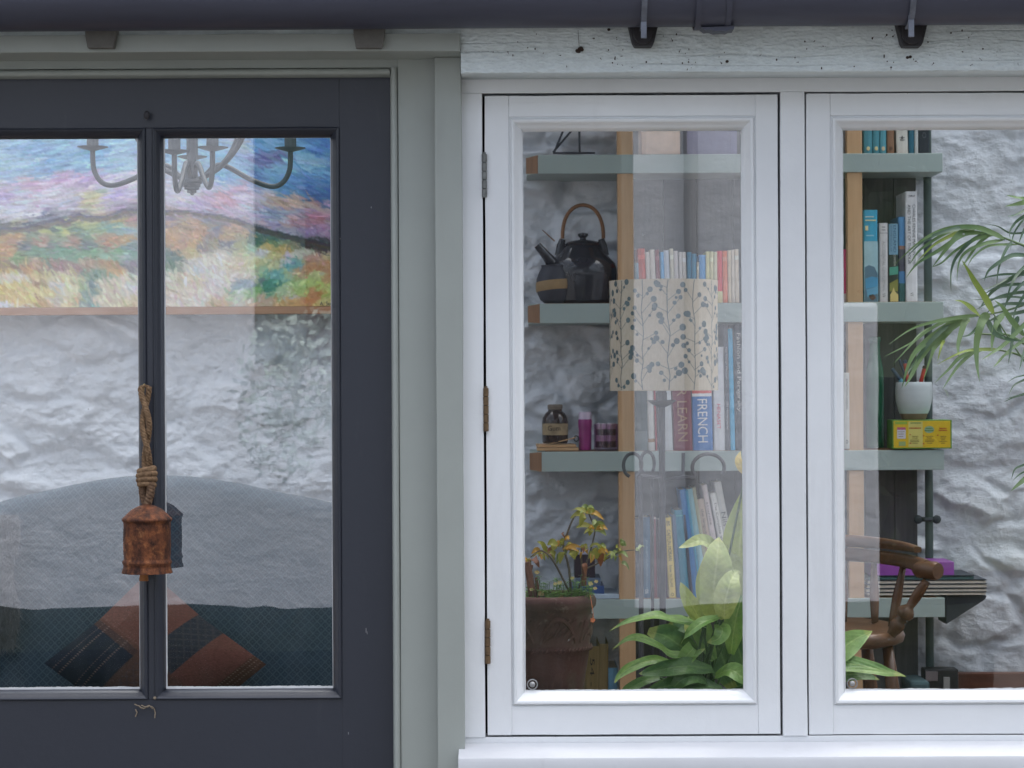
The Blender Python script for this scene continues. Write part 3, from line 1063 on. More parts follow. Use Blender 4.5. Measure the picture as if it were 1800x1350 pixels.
bsh = MB()
leaf_mass(bsh, [((OX(515), OY + .55, OZ(700), .24, .22, .42), 1), ((OX(560), OY + .5, OZ(660), .2, .2, .35), .7)], 420, .028, 91)
emit('bush', bsh, mat('silvery_green_leaf', (.40, .50, .45), .6, .25, 6, 0), None, label='silvery green bush under the shuttered window of the cottage across the yard', cat='bush', kind='thing')
gw = MB()
gx0, gx1, gz1 = OX(1345) + .01, OX(1549), OZ(534)
gw.box(gx0, gx1, OY - .3, OY - .02, 0, gz1)
emit('garden_wall', gw, m_lime, None, label='low white garden wall joining the end of the cottage across the yard', cat='wall', kind='thing', bevel=.02)
th = MB()
rows = []
for i in range(61):
    x = 1.2 + 14 * i / 60
    rows.append([(x, OY - .9 - .5 * n1(x * 1.3 + q * .7, 30 + q) - .25 * n1(x * 4 + q, 50 + q), 4.4 * q / 9 + (.25 * n1(x * 2.2, 70) if q == 9 else 0)) for q in range(10)] + [(x, OY - 2.2, 4.3), (x, OY - 2.4, 0)])
th.grid(rows)
leaf_mass(th, [((x, OY - 1.0, z, .8, .35, .7), 1) for x in np.arange(1.6, 9, 1.0) for z in (.6, 1.7, 2.8, 3.8)], 110, .06, 77)
emit('tall_hedge', th, m_dkleaf, None, label='tall dark evergreen hedge beyond the low white garden wall across the yard', cat='hedge', kind='thing')

# ================================================================== the room
# back wall: limewashed rubble
YW = 3.0
xs = np.concatenate([np.linspace(-3.3, -1.72, 60, endpoint=False), np.linspace(-1.72, 1.66, 690, endpoint=False), np.linspace(1.66, 3.3, 60)])
zs = np.concatenate([np.linspace(0, .42, 30, endpoint=False), np.linspace(.42, 2.30, 385, endpoint=False), np.linspace(2.30, 3.05, 40)])
Xg, Zg = np.meshgrid(xs, zs)
def worley(X, Z, cell, asp, seed, jit=.9):
    """distance to the nearest and second nearest stone, and the stone's own random number"""
    gx, gz = X / (cell * asp), Z / cell
    row = np.floor(gz)
    f1 = np.full(X.shape, 9.0); f2 = np.full(X.shape, 9.0); rid = np.zeros(X.shape); rx = np.zeros(X.shape); rz = np.zeros(X.shape)
    ix, iz = np.floor(gx).astype(int), np.floor(gz).astype(int)
    def hsh(a, b, s):
        q = (a * 73856093 ^ b * 19349663 ^ (seed + s) * 83492791) & 0x7fffffff
        q = ((q ^ (q >> 11)) * 1103515245 + 12345) & 0x7fffffff
        return ((q >> 8) & 0xffff) / 65535.0
    for di in (-2, -1, 0, 1, 2):
        for dj in (-2, -1, 0, 1, 2):
            a, b = ix + di, iz + dj
            px = a + .5 + jit * (hsh(a, b, 1) - .5) + .5 * (b % 2)
            pz = b + .5 + jit * (hsh(a, b, 2) - .5)
            d = np.hypot(gx - px, gz - pz) * (0.85 + .3 * hsh(a, b, 3))
            closer = d < f1
            f2 = np.where(closer, f1, np.minimum(f2, d))
            rid = np.where(closer, hsh(a, b, 4), rid)
            rx = np.where(closer, gx - px, rx); rz = np.where(closer, gz - pz, rz)
            f1 = np.where(closer, d, f1)
    return f1, f2, rid, rx, rz
wx = Xg + .06 * fbm(Xg * 4, Zg * 5, 3, 1) + .02 * fbm(Xg * 14, Zg * 14, 2, 2)
wz = Zg + .05 * fbm(Xg * 3.5, Zg * 5, 3, 4) + .018 * fbm(Xg * 13, Zg * 15, 2, 6)
f1, f2, rid, rx, rz = worley(wx, wz, .125, 1.7, 3)
edge = np.clip((f2 - f1) * 2.7, 0, 1)
edge = edge * edge * (3 - 2 * edge)
f1b, f2b, ridb, rxb, rzb = worley(wx + 3.1, wz + 1.7, .062, 2.1, 8)
eb = np.clip((f2b - f1b) * 2.2, 0, 1); eb = eb * eb * (3 - 2 * eb)
soft = np.clip(.55 + .9 * fbm(Xg * 1.6, Zg * 2.2, 2, 30), .12, 1)      # where the mortar hides the joints
h = .021 * edge * soft * (.5 + rid) + .030 * (ridb - .5) * eb * .10 + .022 * (rid - .5) * edge
h += edge * (rx * .010 * (rid - .5) * 2 - rz * .022 * (np.abs(rid * 7 % 1 - .35)))
h += eb * (-rzb * .003)
h += .016 * fbm(Xg * 2.4, Zg * 3.2, 3, 40) + .010 * fbm(Xg * 9, Zg * 12, 2, 43) + .005 * fbm(Xg * 17, Zg * 24, 2, 44) + .0050 * (1 - 2.2 * np.abs(fbm(Xg * 26 + 2 * fbm(Xg * 9, Zg * 9, 2, 61), Zg * 38, 3, 45))) * np.clip(.6 + fbm(Xg * 5, Zg * 6, 2, 62), .1, 1.2) * np.where(Xg > .7, .38, .8)
h += .0034 * fbm(Xg * 22, Zg * 24, 4, 41)
rid1 = 1 - np.abs(fbm(Xg * 7 + .6 * fbm(Xg * 5, Zg * 5, 2, 60), Zg * 17, 3, 50))
h += .0030 * np.clip(rid1 - .72, 0, 1) / .28
h += .0030 * fbm(Xg * 55, Zg * 70, 3, 51)
h = h * (1.35 - .55 * np.clip((Xg - .4) / .5, 0, 1))
Yg = YW - h
V = np.stack([Xg, Yg, Zg], -1).reshape(-1, 3)
c = len(xs)
ii, jj = np.meshgrid(np.arange(len(zs) - 1), np.arange(c - 1), indexing='ij')
a = (ii * c + jj).ravel()
F = np.stack([a, a + 1, a + c + 1, a + c], -1)
me = bpy.data.meshes.new('stone_wall')
me.vertices.add(len(V)); me.vertices.foreach_set('co', V.astype(np.float32).ravel())
me.loops.add(F.size); me.loops.foreach_set('vertex_index', F.astype(np.int32).ravel())
me.polygons.add(len(F)); me.polygons.foreach_set('loop_start', np.arange(0, F.size, 4, dtype=np.int32)); 
me.polygons.foreach_set('loop_total', np.full(len(F), 4, dtype=np.int32))
me.update(calc_edges=True); me.validate()
me.polygons.foreach_set('use_smooth', [True] * len(me.polygons))
n = N('white_limewash')
v = n.vec((1, 1, 1))
base = n.ramp(n.noise(v, 5, 6, .65), [(.25, (.72, .765, .82)), (.75, (.82, .855, .89))])
st = n.ramp(n.noise(n.vec((1, 1, 1.5)), 9, 5, .65), [(.66, (0, 0, 0)), (.80, (1, 1, 1))])
base = n.mix(n.math('MULTIPLY', st, .22), base, L(150, 142, 126))
n.col(base).set(1.0, 0, .08)
b1 = n.bump(n.noise(n.vec((1, 1, 1.5)), 55, 7, .72), .9, .009)
n.bump(n.noise(v, 260, 3, .6), .35, .002, b1)
me.materials.append(n.m)
wall = bpy.data.objects.new('stone_wall', me)
COL.objects.link(wall)
wall['label'] = 'rough white limewashed stone wall at the back of the room'
wall['category'] = 'wall'
wall['kind'] = 'thing'
emit('stone_wall', MB().box(-3.3, 3.3, YW + .03, YW + .35, 0, 3.4), m_render, None, label='plain outer core of the back wall behind the limewashed stone face', cat='wall', kind='thing')

m_plaster = mat('white_room_plaster', (.70, .70, .70), .85, .05, 4, .3, 40, bdist=.004)
for sx in (-1, 1):
    x = 3.3 * sx
    w = MB().prism([(x, .0, 0), (x, YW + .3, 0), (x, YW + .3, 3.3), (x, .0, 2.13)], (.2 * sx, 0, 0))
    emit('end_wall', w, m_plaster, None, label=('plain white end wall of the room beyond the sofa' if sx < 0 else 'plain white end wall of the room beyond the palm'), cat='wall', kind='thing')
n = N('brown_floor')
v = n.vec((1, 1, 1))
n.col(n.ramp(n.noise(n.vec((.8, 6, 6)), 3, 5, .6), [(.3, (.085, .05, .03)), (.7, (.17, .10, .06))])).set(.5, 0, .4)
emit('floor', MB().box(-3.3, 3.3, .10, YW + .03, -.05, .012), n.m, None, kind='structure')
# glass roof: rafters and panes
roof = thing('glass_roof', 'sloping lean-to glass roof on white rafters over the room', 'roof', (0, 1.5, 2.6))
m_roofglass = glass_mat('roof_glass', .06, (.96, .97, .97))
def roof_z(y):
    return 2.145 + (y + .03) * (3.06 - 2.145) / (YW + .03)
n_r = 11
rx_ = [(-3.3 + 6.6 * i / n_r) for i in range(n_r + 1)]
for x in rx_:
    emit('rafter', MB().prism([(x - .02, -.03, roof_z(-.03) - .002), (x - .02, YW, roof_z(YW) - .002), (x - .02, YW, roof_z(YW) - .08), (x - .02, .06, roof_z(.06) - .08), (x - .02, -.03, roof_z(-.03) - .02)], (.04, 0, 0)), m_plaster, roof)
m_board = mat('white_dimming_boards', (.62, .62, .62), .8, .05, 6, .2, 40)
for i in range(n_r):
    x0, x1 = rx_[i] + .021, rx_[i + 1] - .021
    ym = YW if x0 < -.35 else (.70 if x0 < .9 else YW)
    emit('pane', MB().add([(x0, -.04, roof_z(-.04) + .004), (x1, -.04, roof_z(-.04) + .004), (x1, ym, roof_z(ym) + .004), (x0, ym, roof_z(ym) + .004)], [(0, 1, 2, 3)]), m_roofglass, roof)
    if ym < YW:     # unseen boards added over the bookshelf to dim the back of the room
        emit('dimming_board', MB().prism([(x0, ym, roof_z(ym) - .02), (x0, YW, roof_z(YW) - .02), (x0, YW, roof_z(YW) + .03), (x0, ym, roof_z(ym) + .03)], (x1 - x0, 0, 0)), m_board, roof)
# skirting along the back wall
m_skirt = wood_mat('red_brown_skirting', L(70, 40, 28), L(104, 60, 40), 'X')
SKY = 2.86
emit('skirting_board', MB().box(PX(1662, SKY), 3.2, SKY, SKY + .03, PZ(1262, SKY), PZ(1187, SKY)), m_skirt, None, label='red brown wooden board along the foot of the stone wall, right', cat='skirting board', kind='thing', bevel=.003)
# ================================================================== bookshelf
YS = 2.72          # front of the shelves
YBK = 2.755        # front of the books
m_shelf = paint_mat('sage_shelf_paint', L(162, 178, 174), rough=.5, dirt_amt=.6, brush=.35, speck=False)
m_raw = wood_mat('raw_shelf_end', L(116, 86, 62), L(150, 114, 84), 'Z', .7)
m_pine = wood_mat('orange_pine', L(186, 150, 110), L(208, 172, 132), 'Z', .5, .9)
m_plank = wood_mat('dark_back_boards', L(74, 76, 76), L(104, 104, 102), 'Z', .8, .8)
m_slate = mat('slate_metal', L(52, 58, 66), .6, .15, 20, .2)
shelf_rows = [(271, 304), (532.5, 567), (793, 828), (1053, 1087), (1316, 1350)]
sx0 = PX(948, YS); sx1 = PX(1659, YS)
bs = thing('bookshelf', 'tall sage painted bookshelf with raw wooden ends and pine uprights on the stone wall', 'bookshelf', ((sx0 + sx1) / 2, YS, 0))
for i, (yt, yb) in enumerate(shelf_rows):
    z1, z0 = PZ(yt, YS, 1250), PZ(yb, YS, 1250)
    dx = [0, 2, 4, 5, 6][i] * kk(YS)
    yb2 = YS + .20
    m = MB().prism([(sx0 + dx, YS, z0), (sx1, YS, z0), (sx1, YS + .30, z0), (sx0 + dx - .034, YS + .30, z0), (sx0 + dx - .034, YS + .05, z0)], (0, 0, z1 - z0))
    b = emit('shelf', m, m_shelf, bs, bevel=.0015)
    e = MB()
    e.prism([(sx0 + dx - .0008, YS + .0006, z0 + .0005), (sx0 + dx - .0348, YS + .0506, z0 + .0045), (sx0 + dx - .0348, YS + .0506, z1 - .0045), (sx0 + dx - .0008, YS + .0006, z1 - .0005)], (-.0012, -.0008, 0))
    emit('end_grain', e, m_raw, b)
    # worn front lip of raw wood along the top edge
    emit('worn_edge', MB().box(sx0 + dx + .01, sx1 - .02, YS + .012, YS + .2, z1 + .0003, z1 + .0012), m_raw, b)
ztop, zbot = 2.45, .012
for (xa, xb) in ((1087, 1115), (1491, 1517.5)):
    emit('upright', wobble_box(PX(xa, YS + .006), PX(xb, YS + .006), YS + .006, YS + .05, zbot, ztop, 'Z', 30, .0006, int(xa)), m_pine, bs, bevel=.0015)
yp = 2.925
px_ = [1112, 1168, 1226, 1290, 1346, 1404, 1462, 1520, 1572, 1612]
for a, b in zip(px_[:-1], px_[1:]):
    emit('plank', MB().box(PX(a, yp) + .001, PX(b, yp) - .001, yp + random.uniform(0, .004), yp + .02, zbot, ztop), m_plank, bs)
zt = PZ(1046.5, YS + .05, 1690); zb = PZ(1097, YS + .05, 1660)
emit('bracket', MB().prism([(PX(1661, YS + .04), YS + .04, zt), (PX(1733, YS + .04), YS + .04, zt), (PX(1730, YS + .04), YS + .04, zt - .012), (PX(1661, YS + .04), YS + .04, zb)], (0, .13, 0)), m_slate, bs, bevel=.002)

# dark green conduit at the end of the shelves
yc = 2.90
pipe = thing('conduit_pipe', 'dark green grey pipe running down the wall at the end of the bookshelf', 'pipe', (PX(1632, yc), yc, 0))
m_pipe = mat('green_grey_pipe', L(66, 82, 80), .5, .15, 10, .15)
emit('pipe', MB().tube([(PX(1632, yc), yc, .02), (PX(1632, yc), yc, 2.5)], .0125, 12), m_pipe, pipe, smooth=True)
cl = MB()
pc = P(1630, 913, yc - .006)
cl.box(pc.x - .034, pc.x + .034, pc.y + .0, pc.y + .012, pc.z - .007, pc.z + .007)
for s_ in (-1, 1):
    cl.ball(pc + Vector((s_ * .028, -.003, 0)), .0135, .007, .0135, 12, 8)
cl.tube([pc + Vector((-.014, .0, 0)), pc + Vector((-.008, -.011, 0)), pc + Vector((.008, -.011, 0)), pc + Vector((.014, .0, 0))], .0065, 8)
emit('clip', cl, m_slate, pipe, smooth=True)

# ------------------------------------------------------------------ books
m_pages = mat('book_pages', L(214, 206, 190), .9, .08, 8, .5, 260, stretch=(8, 1, 1))
_cov = {}
def cover(col, rough=.42):
    key = tuple(round(c) for c in col)
    if key not in _cov:
        m_ = min(L(*col))
        # cloth and card: a little richer than the hazy look they have through the glass
        c_ = tuple(min(.86, max(.012, (v - .30 * m_ * (1 - m_)) * 1.22)) for v in L(*col))
        _cov[key] = mat('book_cover_%d' % len(_cov), c_, rough, .12, 22, .12, 120)
    return _cov[key]

BOOKS_GROUP = 'books on the shelves'
def book(xl, xr, yt, yb, col, label, dx=0.0, depth=.14, Y=YBK, bands=(), texts=(), pages=True, name='book', cat='book', matl=None, bx=None):
    """spine between photo pixels xl..xr at the foot, top edge at yt; dx = how far the top leans (pixels)"""
    k = kk(Y)
    t = (xr - xl) * k - .0006
    hgt = (yb - yt) * k
    th = math.atan2(dx * k, hgt)
    hgt = math.hypot(hgt, dx * k)
    ex = Vector((math.cos(th), 0, -math.sin(th))); ez = Vector((math.sin(th), 0, math.cos(th))); ey = Vector((0, 1, 0))
    o = P(xl, yb, Y)
    if th > 0:
        o = o + Vector((0, 0, t * math.sin(th)))
    d = depth * random.uniform(.92, 1.05)
    root = thing(name, label, cat, o + ex * t * .5, BOOKS_GROUP)
    W = lambda x, y, z: o + ex * x + ey * y + ez * z
    m = MB()
    r = min(.004, t * .22)
    out = [(0, d), (0, r), (t * .12, r * .35), (t * .5, 0), (t * .88, r * .35), (t, r), (t, d)]
    ct = min(.0016, t * .12)
    inn = [(t - ct, d), (t - ct, r + ct), (t * .5, ct * 1.2), (ct, r + ct), (ct, d)]
    loop = out + inn
    m.prism([W(x, y, 0) for x, y in loop], ez * hgt)
    emit('cover', m, matl or cover(col), root)
    if pages:
        pm = MB().obox(W(ct * 1.02, r + ct, .0025), ex * (t - 2.04 * ct), ey * (d - .006 - r), ez * (hgt - .005))
        emit('pages', pm, m_pages, root)
    for q, (fa, fb, bc) in enumerate(bands):
        bm2 = MB()
        zz0, zz1 = fa * hgt, fb * hgt
        off = -.0003 - .0001 * q
        row0 = [W(x, y + off, zz0) for x, y in out[1:6]]
        row1 = [W(x, y + off, zz1) for x, y in out[1:6]]
        bm2.grid([row0, row1])
        emit('spine_band', bm2, cover(bc), root)
    for (txt, fc, flen, fx, fw, tc) in texts:
        tm = MB()
        text_mb(tm, txt, W(t * fx, -.0009, hgt * fc), -ez, ex, hgt * flen, t * fw, (0, 0, 0))
        emit('lettering', tm, cover(tc), root)
    return root

random.seed(21)
# row on the top shelf (right window)
rt = 271
top_books = [
    (1518.5, 1534, (84, 138, 150), 'teal cloth book beside the pine upright on the top shelf', (216, 206, 160)),
    (1534.5, 1546.5, (80, 136, 148), 'second teal cloth book from the pine upright, top shelf', (216, 206, 160)),
    (1547, 1558.5, (92, 150, 162), 'paler teal book touching a brown book, top shelf', (206, 190, 160)),
    (1559.5, 1572.5, (132, 104, 84), 'brown book between teal and white books, top shelf', (90, 66, 50)),
    (1598, 1607.5, (48, 98, 116), 'dark petrol blue book right of the leaning white one, top shelf', None),
    (1608, 1614.5, (188, 194, 192), 'thin pale grey book left of the black one, top shelf', None)]
for (a, b, c, lab, dot) in top_books:
    bk = book(a, b, 128 + random.uniform(-6, 6), rt, c, lab)
    if dot:
        p = P((a + b) / 2, 261, YBK - .0014)
        emit('emblem', MB().ball(p, .0052, .0006, .0062, 10, 6), cover(dot), bk)
book(1576.5, 1597, 140, rt, (206, 206, 198), 'white book leaning slightly left with small black emblem, top shelf', dx=-3, texts=[('+', .22, .05, .5, .45, (60, 60, 64)), ('o', .19, .03, .5, .4, (60, 60, 64))])
book(1615, 1634.5, 120, rt, (40, 46, 54), 'black book with white lettering at the end of the top shelf', texts=[('SONG', .86, .22, .5, .5, (210, 210, 206)), ('o', .22, .07, .5, .35, (90, 94, 98))])
book(1482, 1490.5, 150, rt, (120, 116, 112), 'grey book left of the pine upright on the top shelf, right window')
# left end of top shelf: boxes and folded things half lost in reflections
book(1128, 1196, 196, rt, (212, 186, 164), 'pale cream box on the top shelf, right of the pine upright', depth=.2, pages=False, name='storage_box', cat='box')
book(1208, 1296, 186, rt, (122, 120, 146), 'lavender grey box at the top edge of the left window', depth=.2, pages=False, name='storage_box', cat='box')
ez_ = MB()
for a, b in (((974, 268, 2.8), (996, 215, 2.8)), ((1019, 268, 2.8), (1018, 200, 2.8)), ((972, 269, 2.79), (1046, 269, 2.79)), ((972, 268, 2.86), (1030, 200, 2.86))):
    ez_.tube([P(*a), P(*b)], .0032, 8)
emit('picture_stand', ez_, m_slate, None, label='thin dark wire stand on the left end of the top shelf', cat='stand', kind='thing')

# second shelf: the row of paperbacks
rb = 532
pb = [
    (1117, 1124, 462, (132, 160, 176), 'thin pale blue paperback against the pine upright, second shelf', -1),
    (1124.5, 1138, 437, (186, 66, 46), 'orange red paperback near the pine upright, second shelf', -4),
    (1138.5, 1146, 443, (206, 200, 192), 'off-white paperback right of the orange red one', -4),
    (1146.5, 1155, 439, (214, 208, 200), 'off-white paperback left of the maroon paperback', -4),
    (1155.5, 1163, 439, (122, 62, 70), 'maroon paperback left of the sky blue one', -4),
    (1163.5, 1170, 443, (84, 156, 204), 'sky blue paperback among off-white ones, second shelf', -3),
    (1170.5, 1180, 440, (188, 196, 206), 'bluish white paperback right of the sky blue one', -4),
    (1180.5, 1187, 437, (206, 202, 186), 'cream paperback standing taller than its neighbours', -3),
    (1187.5, 1195, 441, (206, 200, 198), 'pale paperback with faint print right of the tall cream one', -3),
    (1195.5, 1201, 443, (212, 208, 204), 'thin white paperback, left one of a pair', -2),
    (1201.5, 1208, 443, (216, 212, 206), 'thin white paperback next to the steel blue ones', -2),
    (1208.5, 1216, 443, (70, 128, 158), 'steel blue paperback right of the white ones', 0),
    (1216.5, 1225, 446, (76, 136, 166), 'steel blue paperback with worn top', 0),
    (1225.5, 1229, 460, (206, 200, 184), 'very thin cream paperback between two blue ones', 0),
    (1229.5, 1241, 448, (66, 140, 194), 'bright blue paperback above the lamp shade', 0),
    (1241.5, 1248, 442, (210, 206, 160), 'pale yellow paperback right of the bright blue one', 0),
    (1248.5, 1255, 442, (214, 208, 170), 'pale yellow paperback, second of three', 0),
    (1255.5, 1261.5, 443, (214, 210, 180), 'creamy yellow paperback left of the red one', 0),
    (1262, 1271, 441, (208, 70, 76), 'red paperback with a cream foot above the lamp shade edge', -1),
    (1271.5, 1280, 441, (222, 128, 98), 'orange pink paperback right of the red one', -1),
    (1280.5, 1286.5, 440, (216, 202, 180), 'cream paperback right of the orange pink one', -1),
    (1287, 1292.5, 439, (220, 210, 196), 'cream paperback, second from the window edge', -1),
    (1293, 1300, 438, (218, 206, 190), 'cream paperback against the window edge, second shelf', -1)]
for i, (a, b, yt, c, lab, dx) in enumerate(pb):
    bands = [(.80, .88, tuple(min(255, q + 26) for q in c))] if i % 3 == 1 else []
    if i == 18:
        bands = [(0, .22, (214, 206, 160))]
    tx = [('NOVEL STORIES'[: 5 + (i * 3) % 8], .55, .5, .5, .42, (80, 70, 70) if sum(c) > 400 else (210, 200, 180))] if False else []
    book(a, b, yt, rb, c, lab, dx=dx, depth=.11, bands=bands)
book(1480.5, 1490, 438, 531, (196, 62, 116), 'pink book left of the pine upright in the right window', depth=.12, bands=[(0, .16, (196, 180, 184))])
# second shelf, right window
bk = book(1519, 1543.5, 369, 531, (66, 158, 190), 'thick turquoise book with a seascape on its spine', depth=.16)
def spine_panel(root, xa, xb, ya, yb, col, Y=YBK - .0012, name='spine_picture', q=0):
    a, b = P(xa, yb, Y - .0002 * q), P(xb, ya, Y - .0002 * q)
    emit(name, MB().add([(a.x, a.y, a.z), (b.x, a.y, a.z), (b.x, a.y, b.z), (a.x, a.y, b.z)], [(0, 1, 2, 3)]), cover(col), root)
def spine_poly(root, pts, col, Y=YBK - .0012, name='spine_picture', q=1):
    emit(name, MB().add([P(x, y, Y - .0002 * q) for x, y in pts], [tuple(range(len(pts)))]), cover(col), root)
spine_panel(bk, 1519.4, 1543.2, 424, 530.5, (164, 196, 204))
spine_poly(bk, [(1520, 470), (1527, 466), (1537, 469), (1543, 482), (1543, 530), (1520, 530)], (92, 120, 138), q=1)
spine_poly(bk, [(1521, 490), (1532, 486), (1543, 488), (1543, 503), (1522, 508)], (78, 146, 184), q=2)
spine_poly(bk, [(1523, 509), (1543, 503), (1543, 516), (1525, 522)], (104, 160, 190), q=3)
spine_poly(bk, [(1527, 519), (1535, 517), (1540, 524), (1534, 528), (1529, 525)], (92, 70, 64), q=3)
spine_panel(bk, 1521, 1540, 386, 388.5, (206, 210, 170), q=1, name='lettering')
spine_panel(bk, 1521, 1536, 380, 382, (186, 206, 196), q=1, name='lettering')
spine_panel(bk, 1521, 1526, 397, 405, (222, 216, 170), q=1)
spine_panel(bk, 1523, 1536, 413, 415, (150, 200, 214), q=1, name='lettering')
book(1546.5, 1561.5, 392, 531, (206, 206, 206), 'white book with pale grey title beside the seascape book', depth=.15, texts=[('ACCIDENTAL GENTLEMAN', .46, .62, .5, .34, (160, 162, 164)), ('VV', .085, .05, .5, .35, (60, 62, 66)), ('II', .93, .05, .5, .4, (150, 152, 156))], bands=[(.87, .875, (130, 132, 136))])
bk = book(1563, 1579.5, 392, 531, (52, 62, 56), 'book with pale blue title panel and garden picture below', depth=.15, bands=[(.60, .99, (124, 160, 180))], texts=[('ENGLAND', .80, .34, .64, .30, (60, 84, 110)), ('IN PARTICULAR', .80, .33, .25, .16, (80, 104, 126)), ('COMMON', .53, .14, .62, .22, (200, 200, 190))])
spine_poly(bk, [(1563.5, 470), (1579, 468), (1579, 482), (1563.5, 484)], (84, 150, 130), q=2)
spine_poly(bk, [(1564, 498), (1578.5, 490), (1578.5, 512), (1564, 512)], (128, 130, 70), q=2)
spine_poly(bk, [(1565, 530), (1579, 530), (1579, 518), (1573, 512), (1571, 505), (1568, 513), (1565, 518)], (206, 190, 130), q=3)
book(1580, 1592, 381, 531, (96, 146, 190), 'blue landscape-covered book tucked behind the tall white one', depth=.15, Y=YBK + .012, bands=[(0, .22, (52, 96, 98)), (.22, .36, (92, 140, 186)), (.36, .62, (96, 96, 108)), (.62, .66, (150, 120, 110))])
book(1593, 1613.5, 336.5, 530, (216, 218, 220), 'tall white art book with black lettering on the second shelf', depth=.2, texts=[('CHARLES RENNIE MACKINTOSH', .60, .56, .70, .25, (58, 62, 70)), ('AND THE ART OF THE FOUR', .61, .54, .28, .25, (58, 62, 70)), ('VV', .065, .035, .5, .3, (60, 62, 66)), ('R', .955, .02, .5, .55, (120, 124, 130))])

# third shelf, left window
rc = 792.5
book(1117, 1139, 600, rc, (36, 62, 66), 'dark petrol book against the pine upright behind the lamp stem', depth=.17, bands=[(.0, .18, (96, 110, 112))])
book(1140, 1152, 640, rc, (204, 204, 200), 'white book with a red edge behind the lamp stem', dx=-4, depth=.16, bands=[(.10, .14, (150, 110, 70))])
book(1152.5, 1156, 640, rc, (150, 56, 60), 'thin dark red book between two white books, third shelf', dx=-4, depth=.16)
book(1157, 1168, 650, rc, (170, 172, 176), 'grey white book hidden behind the lamp stem', depth=.16)
book(1169, 1183.5, 640, rc, (202, 206, 208), 'plain white book left of the maroon dictionary', dx=-5, depth=.16)
book(1185, 1218, 628, rc, (126, 64, 76), 'thick maroon dictionary with large pale lettering, third shelf', dx=-4, depth=.17, texts=[('R LEARN', .38, .56, .5, .52, (182, 152, 128))])
book(1219, 1254, 640, rc, (58, 116, 180), 'thick blue French dictionary with red top, third shelf', dx=-3, depth=.17, bands=[(.66, 1.0, (206, 84, 76)), (.625, .66, (222, 222, 222))], texts=[('FRENCH', .345, .50, .5, .50, (226, 228, 226))])
book(1256, 1275, 610, rc, (214, 216, 220), 'white book with small red lettering right of the French dictionary', dx=-2, depth=.17, texts=[('HENASET', .33, .24, .45, .34, (206, 84, 110))])
book(1275.5, 1284, 572, rc, (88, 92, 100), 'dark grey tall book with small white lettering, third shelf', dx=-3, depth=.19, texts=[('The Design Museum', .70, .26, .5, .45, (190, 192, 196)), ('100 Masterpieces', .28, .22, .5, .45, (200, 202, 206))])
book(1284.5, 1293, 578, rc, (66, 166, 206), 'bright cyan book near the window edge, third shelf', dx=-4, depth=.19)
book(1293.5, 1307, 570, rc, (70, 76, 84), 'tall dark book with white title at the window edge, third shelf', dx=-2, depth=.19, texts=[('Fashion and Perversity', .62, .62, .5, .62, (206, 206, 204))])
book(1484, 1494, 655, 788.5, (196, 196, 190), 'thin white book left of the pine upright, third shelf right window', depth=.12, Y=YS + .002, texts=[('JONATHAN SAFRAN', .72, .40, .5, .4, (80, 80, 84)), ('o', .09, .05, .5, .4, (90, 92, 94))])

# fourth shelf, left window
rd = 1052.5
book(1117, 1129.5, 912, rd, (44, 56, 72), 'dark navy book against the pine upright, fourth shelf', depth=.15)
book(1130, 1144, 909, rd, (58, 96, 124), 'blue book with pale vertical title, fourth shelf', depth=.15, texts=[('JOURNEYS IN PERFORMANCE', .42, .6, .5, .3, (150, 178, 190)), ('os', .09, .05, .5, .4, (206, 216, 220))])
book(1147, 1156, 909, rd, (116, 66, 72), 'dull maroon book leaning a little, fourth shelf', dx=-2, depth=.15, bands=[(.975, 1, (190, 180, 176))])
book(1157, 1174, 914, rd, (72, 58, 68), 'dark plum book left of the yellow one', depth=.15)
book(1176.5, 1189, 910, rd, (222, 202, 130), 'yellow book with black lettering on the fourth shelf', dx=-8, depth=.15, texts=[('CAITLIN MORAN', .66, .38, .5, .52, (52, 48, 44)), ('how to build', .28, .26, .5, .4, (110, 98, 70)), ('g', .93, .07, .5, .5, (110, 98, 70)), ('o', .05, .04, .5, .4, (130, 118, 80))])
book(1190, 1197, 905, rd, (102, 122, 148), 'grey blue book right of the yellow one', dx=-8, depth=.15)
book(1198, 1213, 897, rd, (70, 136, 158), 'teal book right of the grey blue one, fourth shelf', dx=-12, depth=.15, bands=[(.93, .94, (110, 180, 180))])
book(1214, 1219, 905, rd, (56, 62, 78), 'thin dark book between teal and blue ones, fourth shelf', dx=-12, depth=.15)
book(1219.5, 1231, 861, rd, (62, 124, 180), 'blue book starting the leaning row, fourth shelf', dx=-24, depth=.15)
book(1231.5, 1236, 862, rd, (84, 160, 190), 'thin cyan book in the leaning row', dx=-26, depth=.15)
book(1236.5, 1247, 860, rd, (154, 194, 202), 'pale aqua book in the leaning row', dx=-28, depth=.15)
book(1247.5, 1254, 857, rd, (178, 180, 158), 'thin grey green book in the leaning row', dx=-30, depth=.15)
book(1254.5, 1267, 878, rd, (186, 170, 154), 'beige book with dark title in the leaning row', dx=-29, depth=.15, texts=[('the language of flowers', .62, .56, .5, .5, (96, 84, 76))])
book(1267.5, 1277, 853, rd, (206, 196, 194), 'pinkish white book in the leaning row', dx=-33, depth=.15, texts=[('stories', .75, .2, .5, .4, (120, 112, 112))])
book(1281, 1292, 867, rd, (216, 216, 210), 'white book with black title in the leaning row', dx=-32, depth=.15, texts=[('The Complete Works', .68, .46, .5, .5, (70, 72, 72))])
book(1293, 1306, 848, rd, (196, 196, 190), 'tall grey white book at the end of the leaning row', dx=-37, depth=.15, texts=[('Nils', .68, .12, .5, .6, (96, 96, 94))])
book(1481.5, 1490, 898, 1045, (58, 62, 76), 'dark book with white lettering left of the pine upright, fourth shelf', depth=.15, texts=[('COLLECTED PLAYS', .6, .5, .5, .45, (190, 190, 194))])
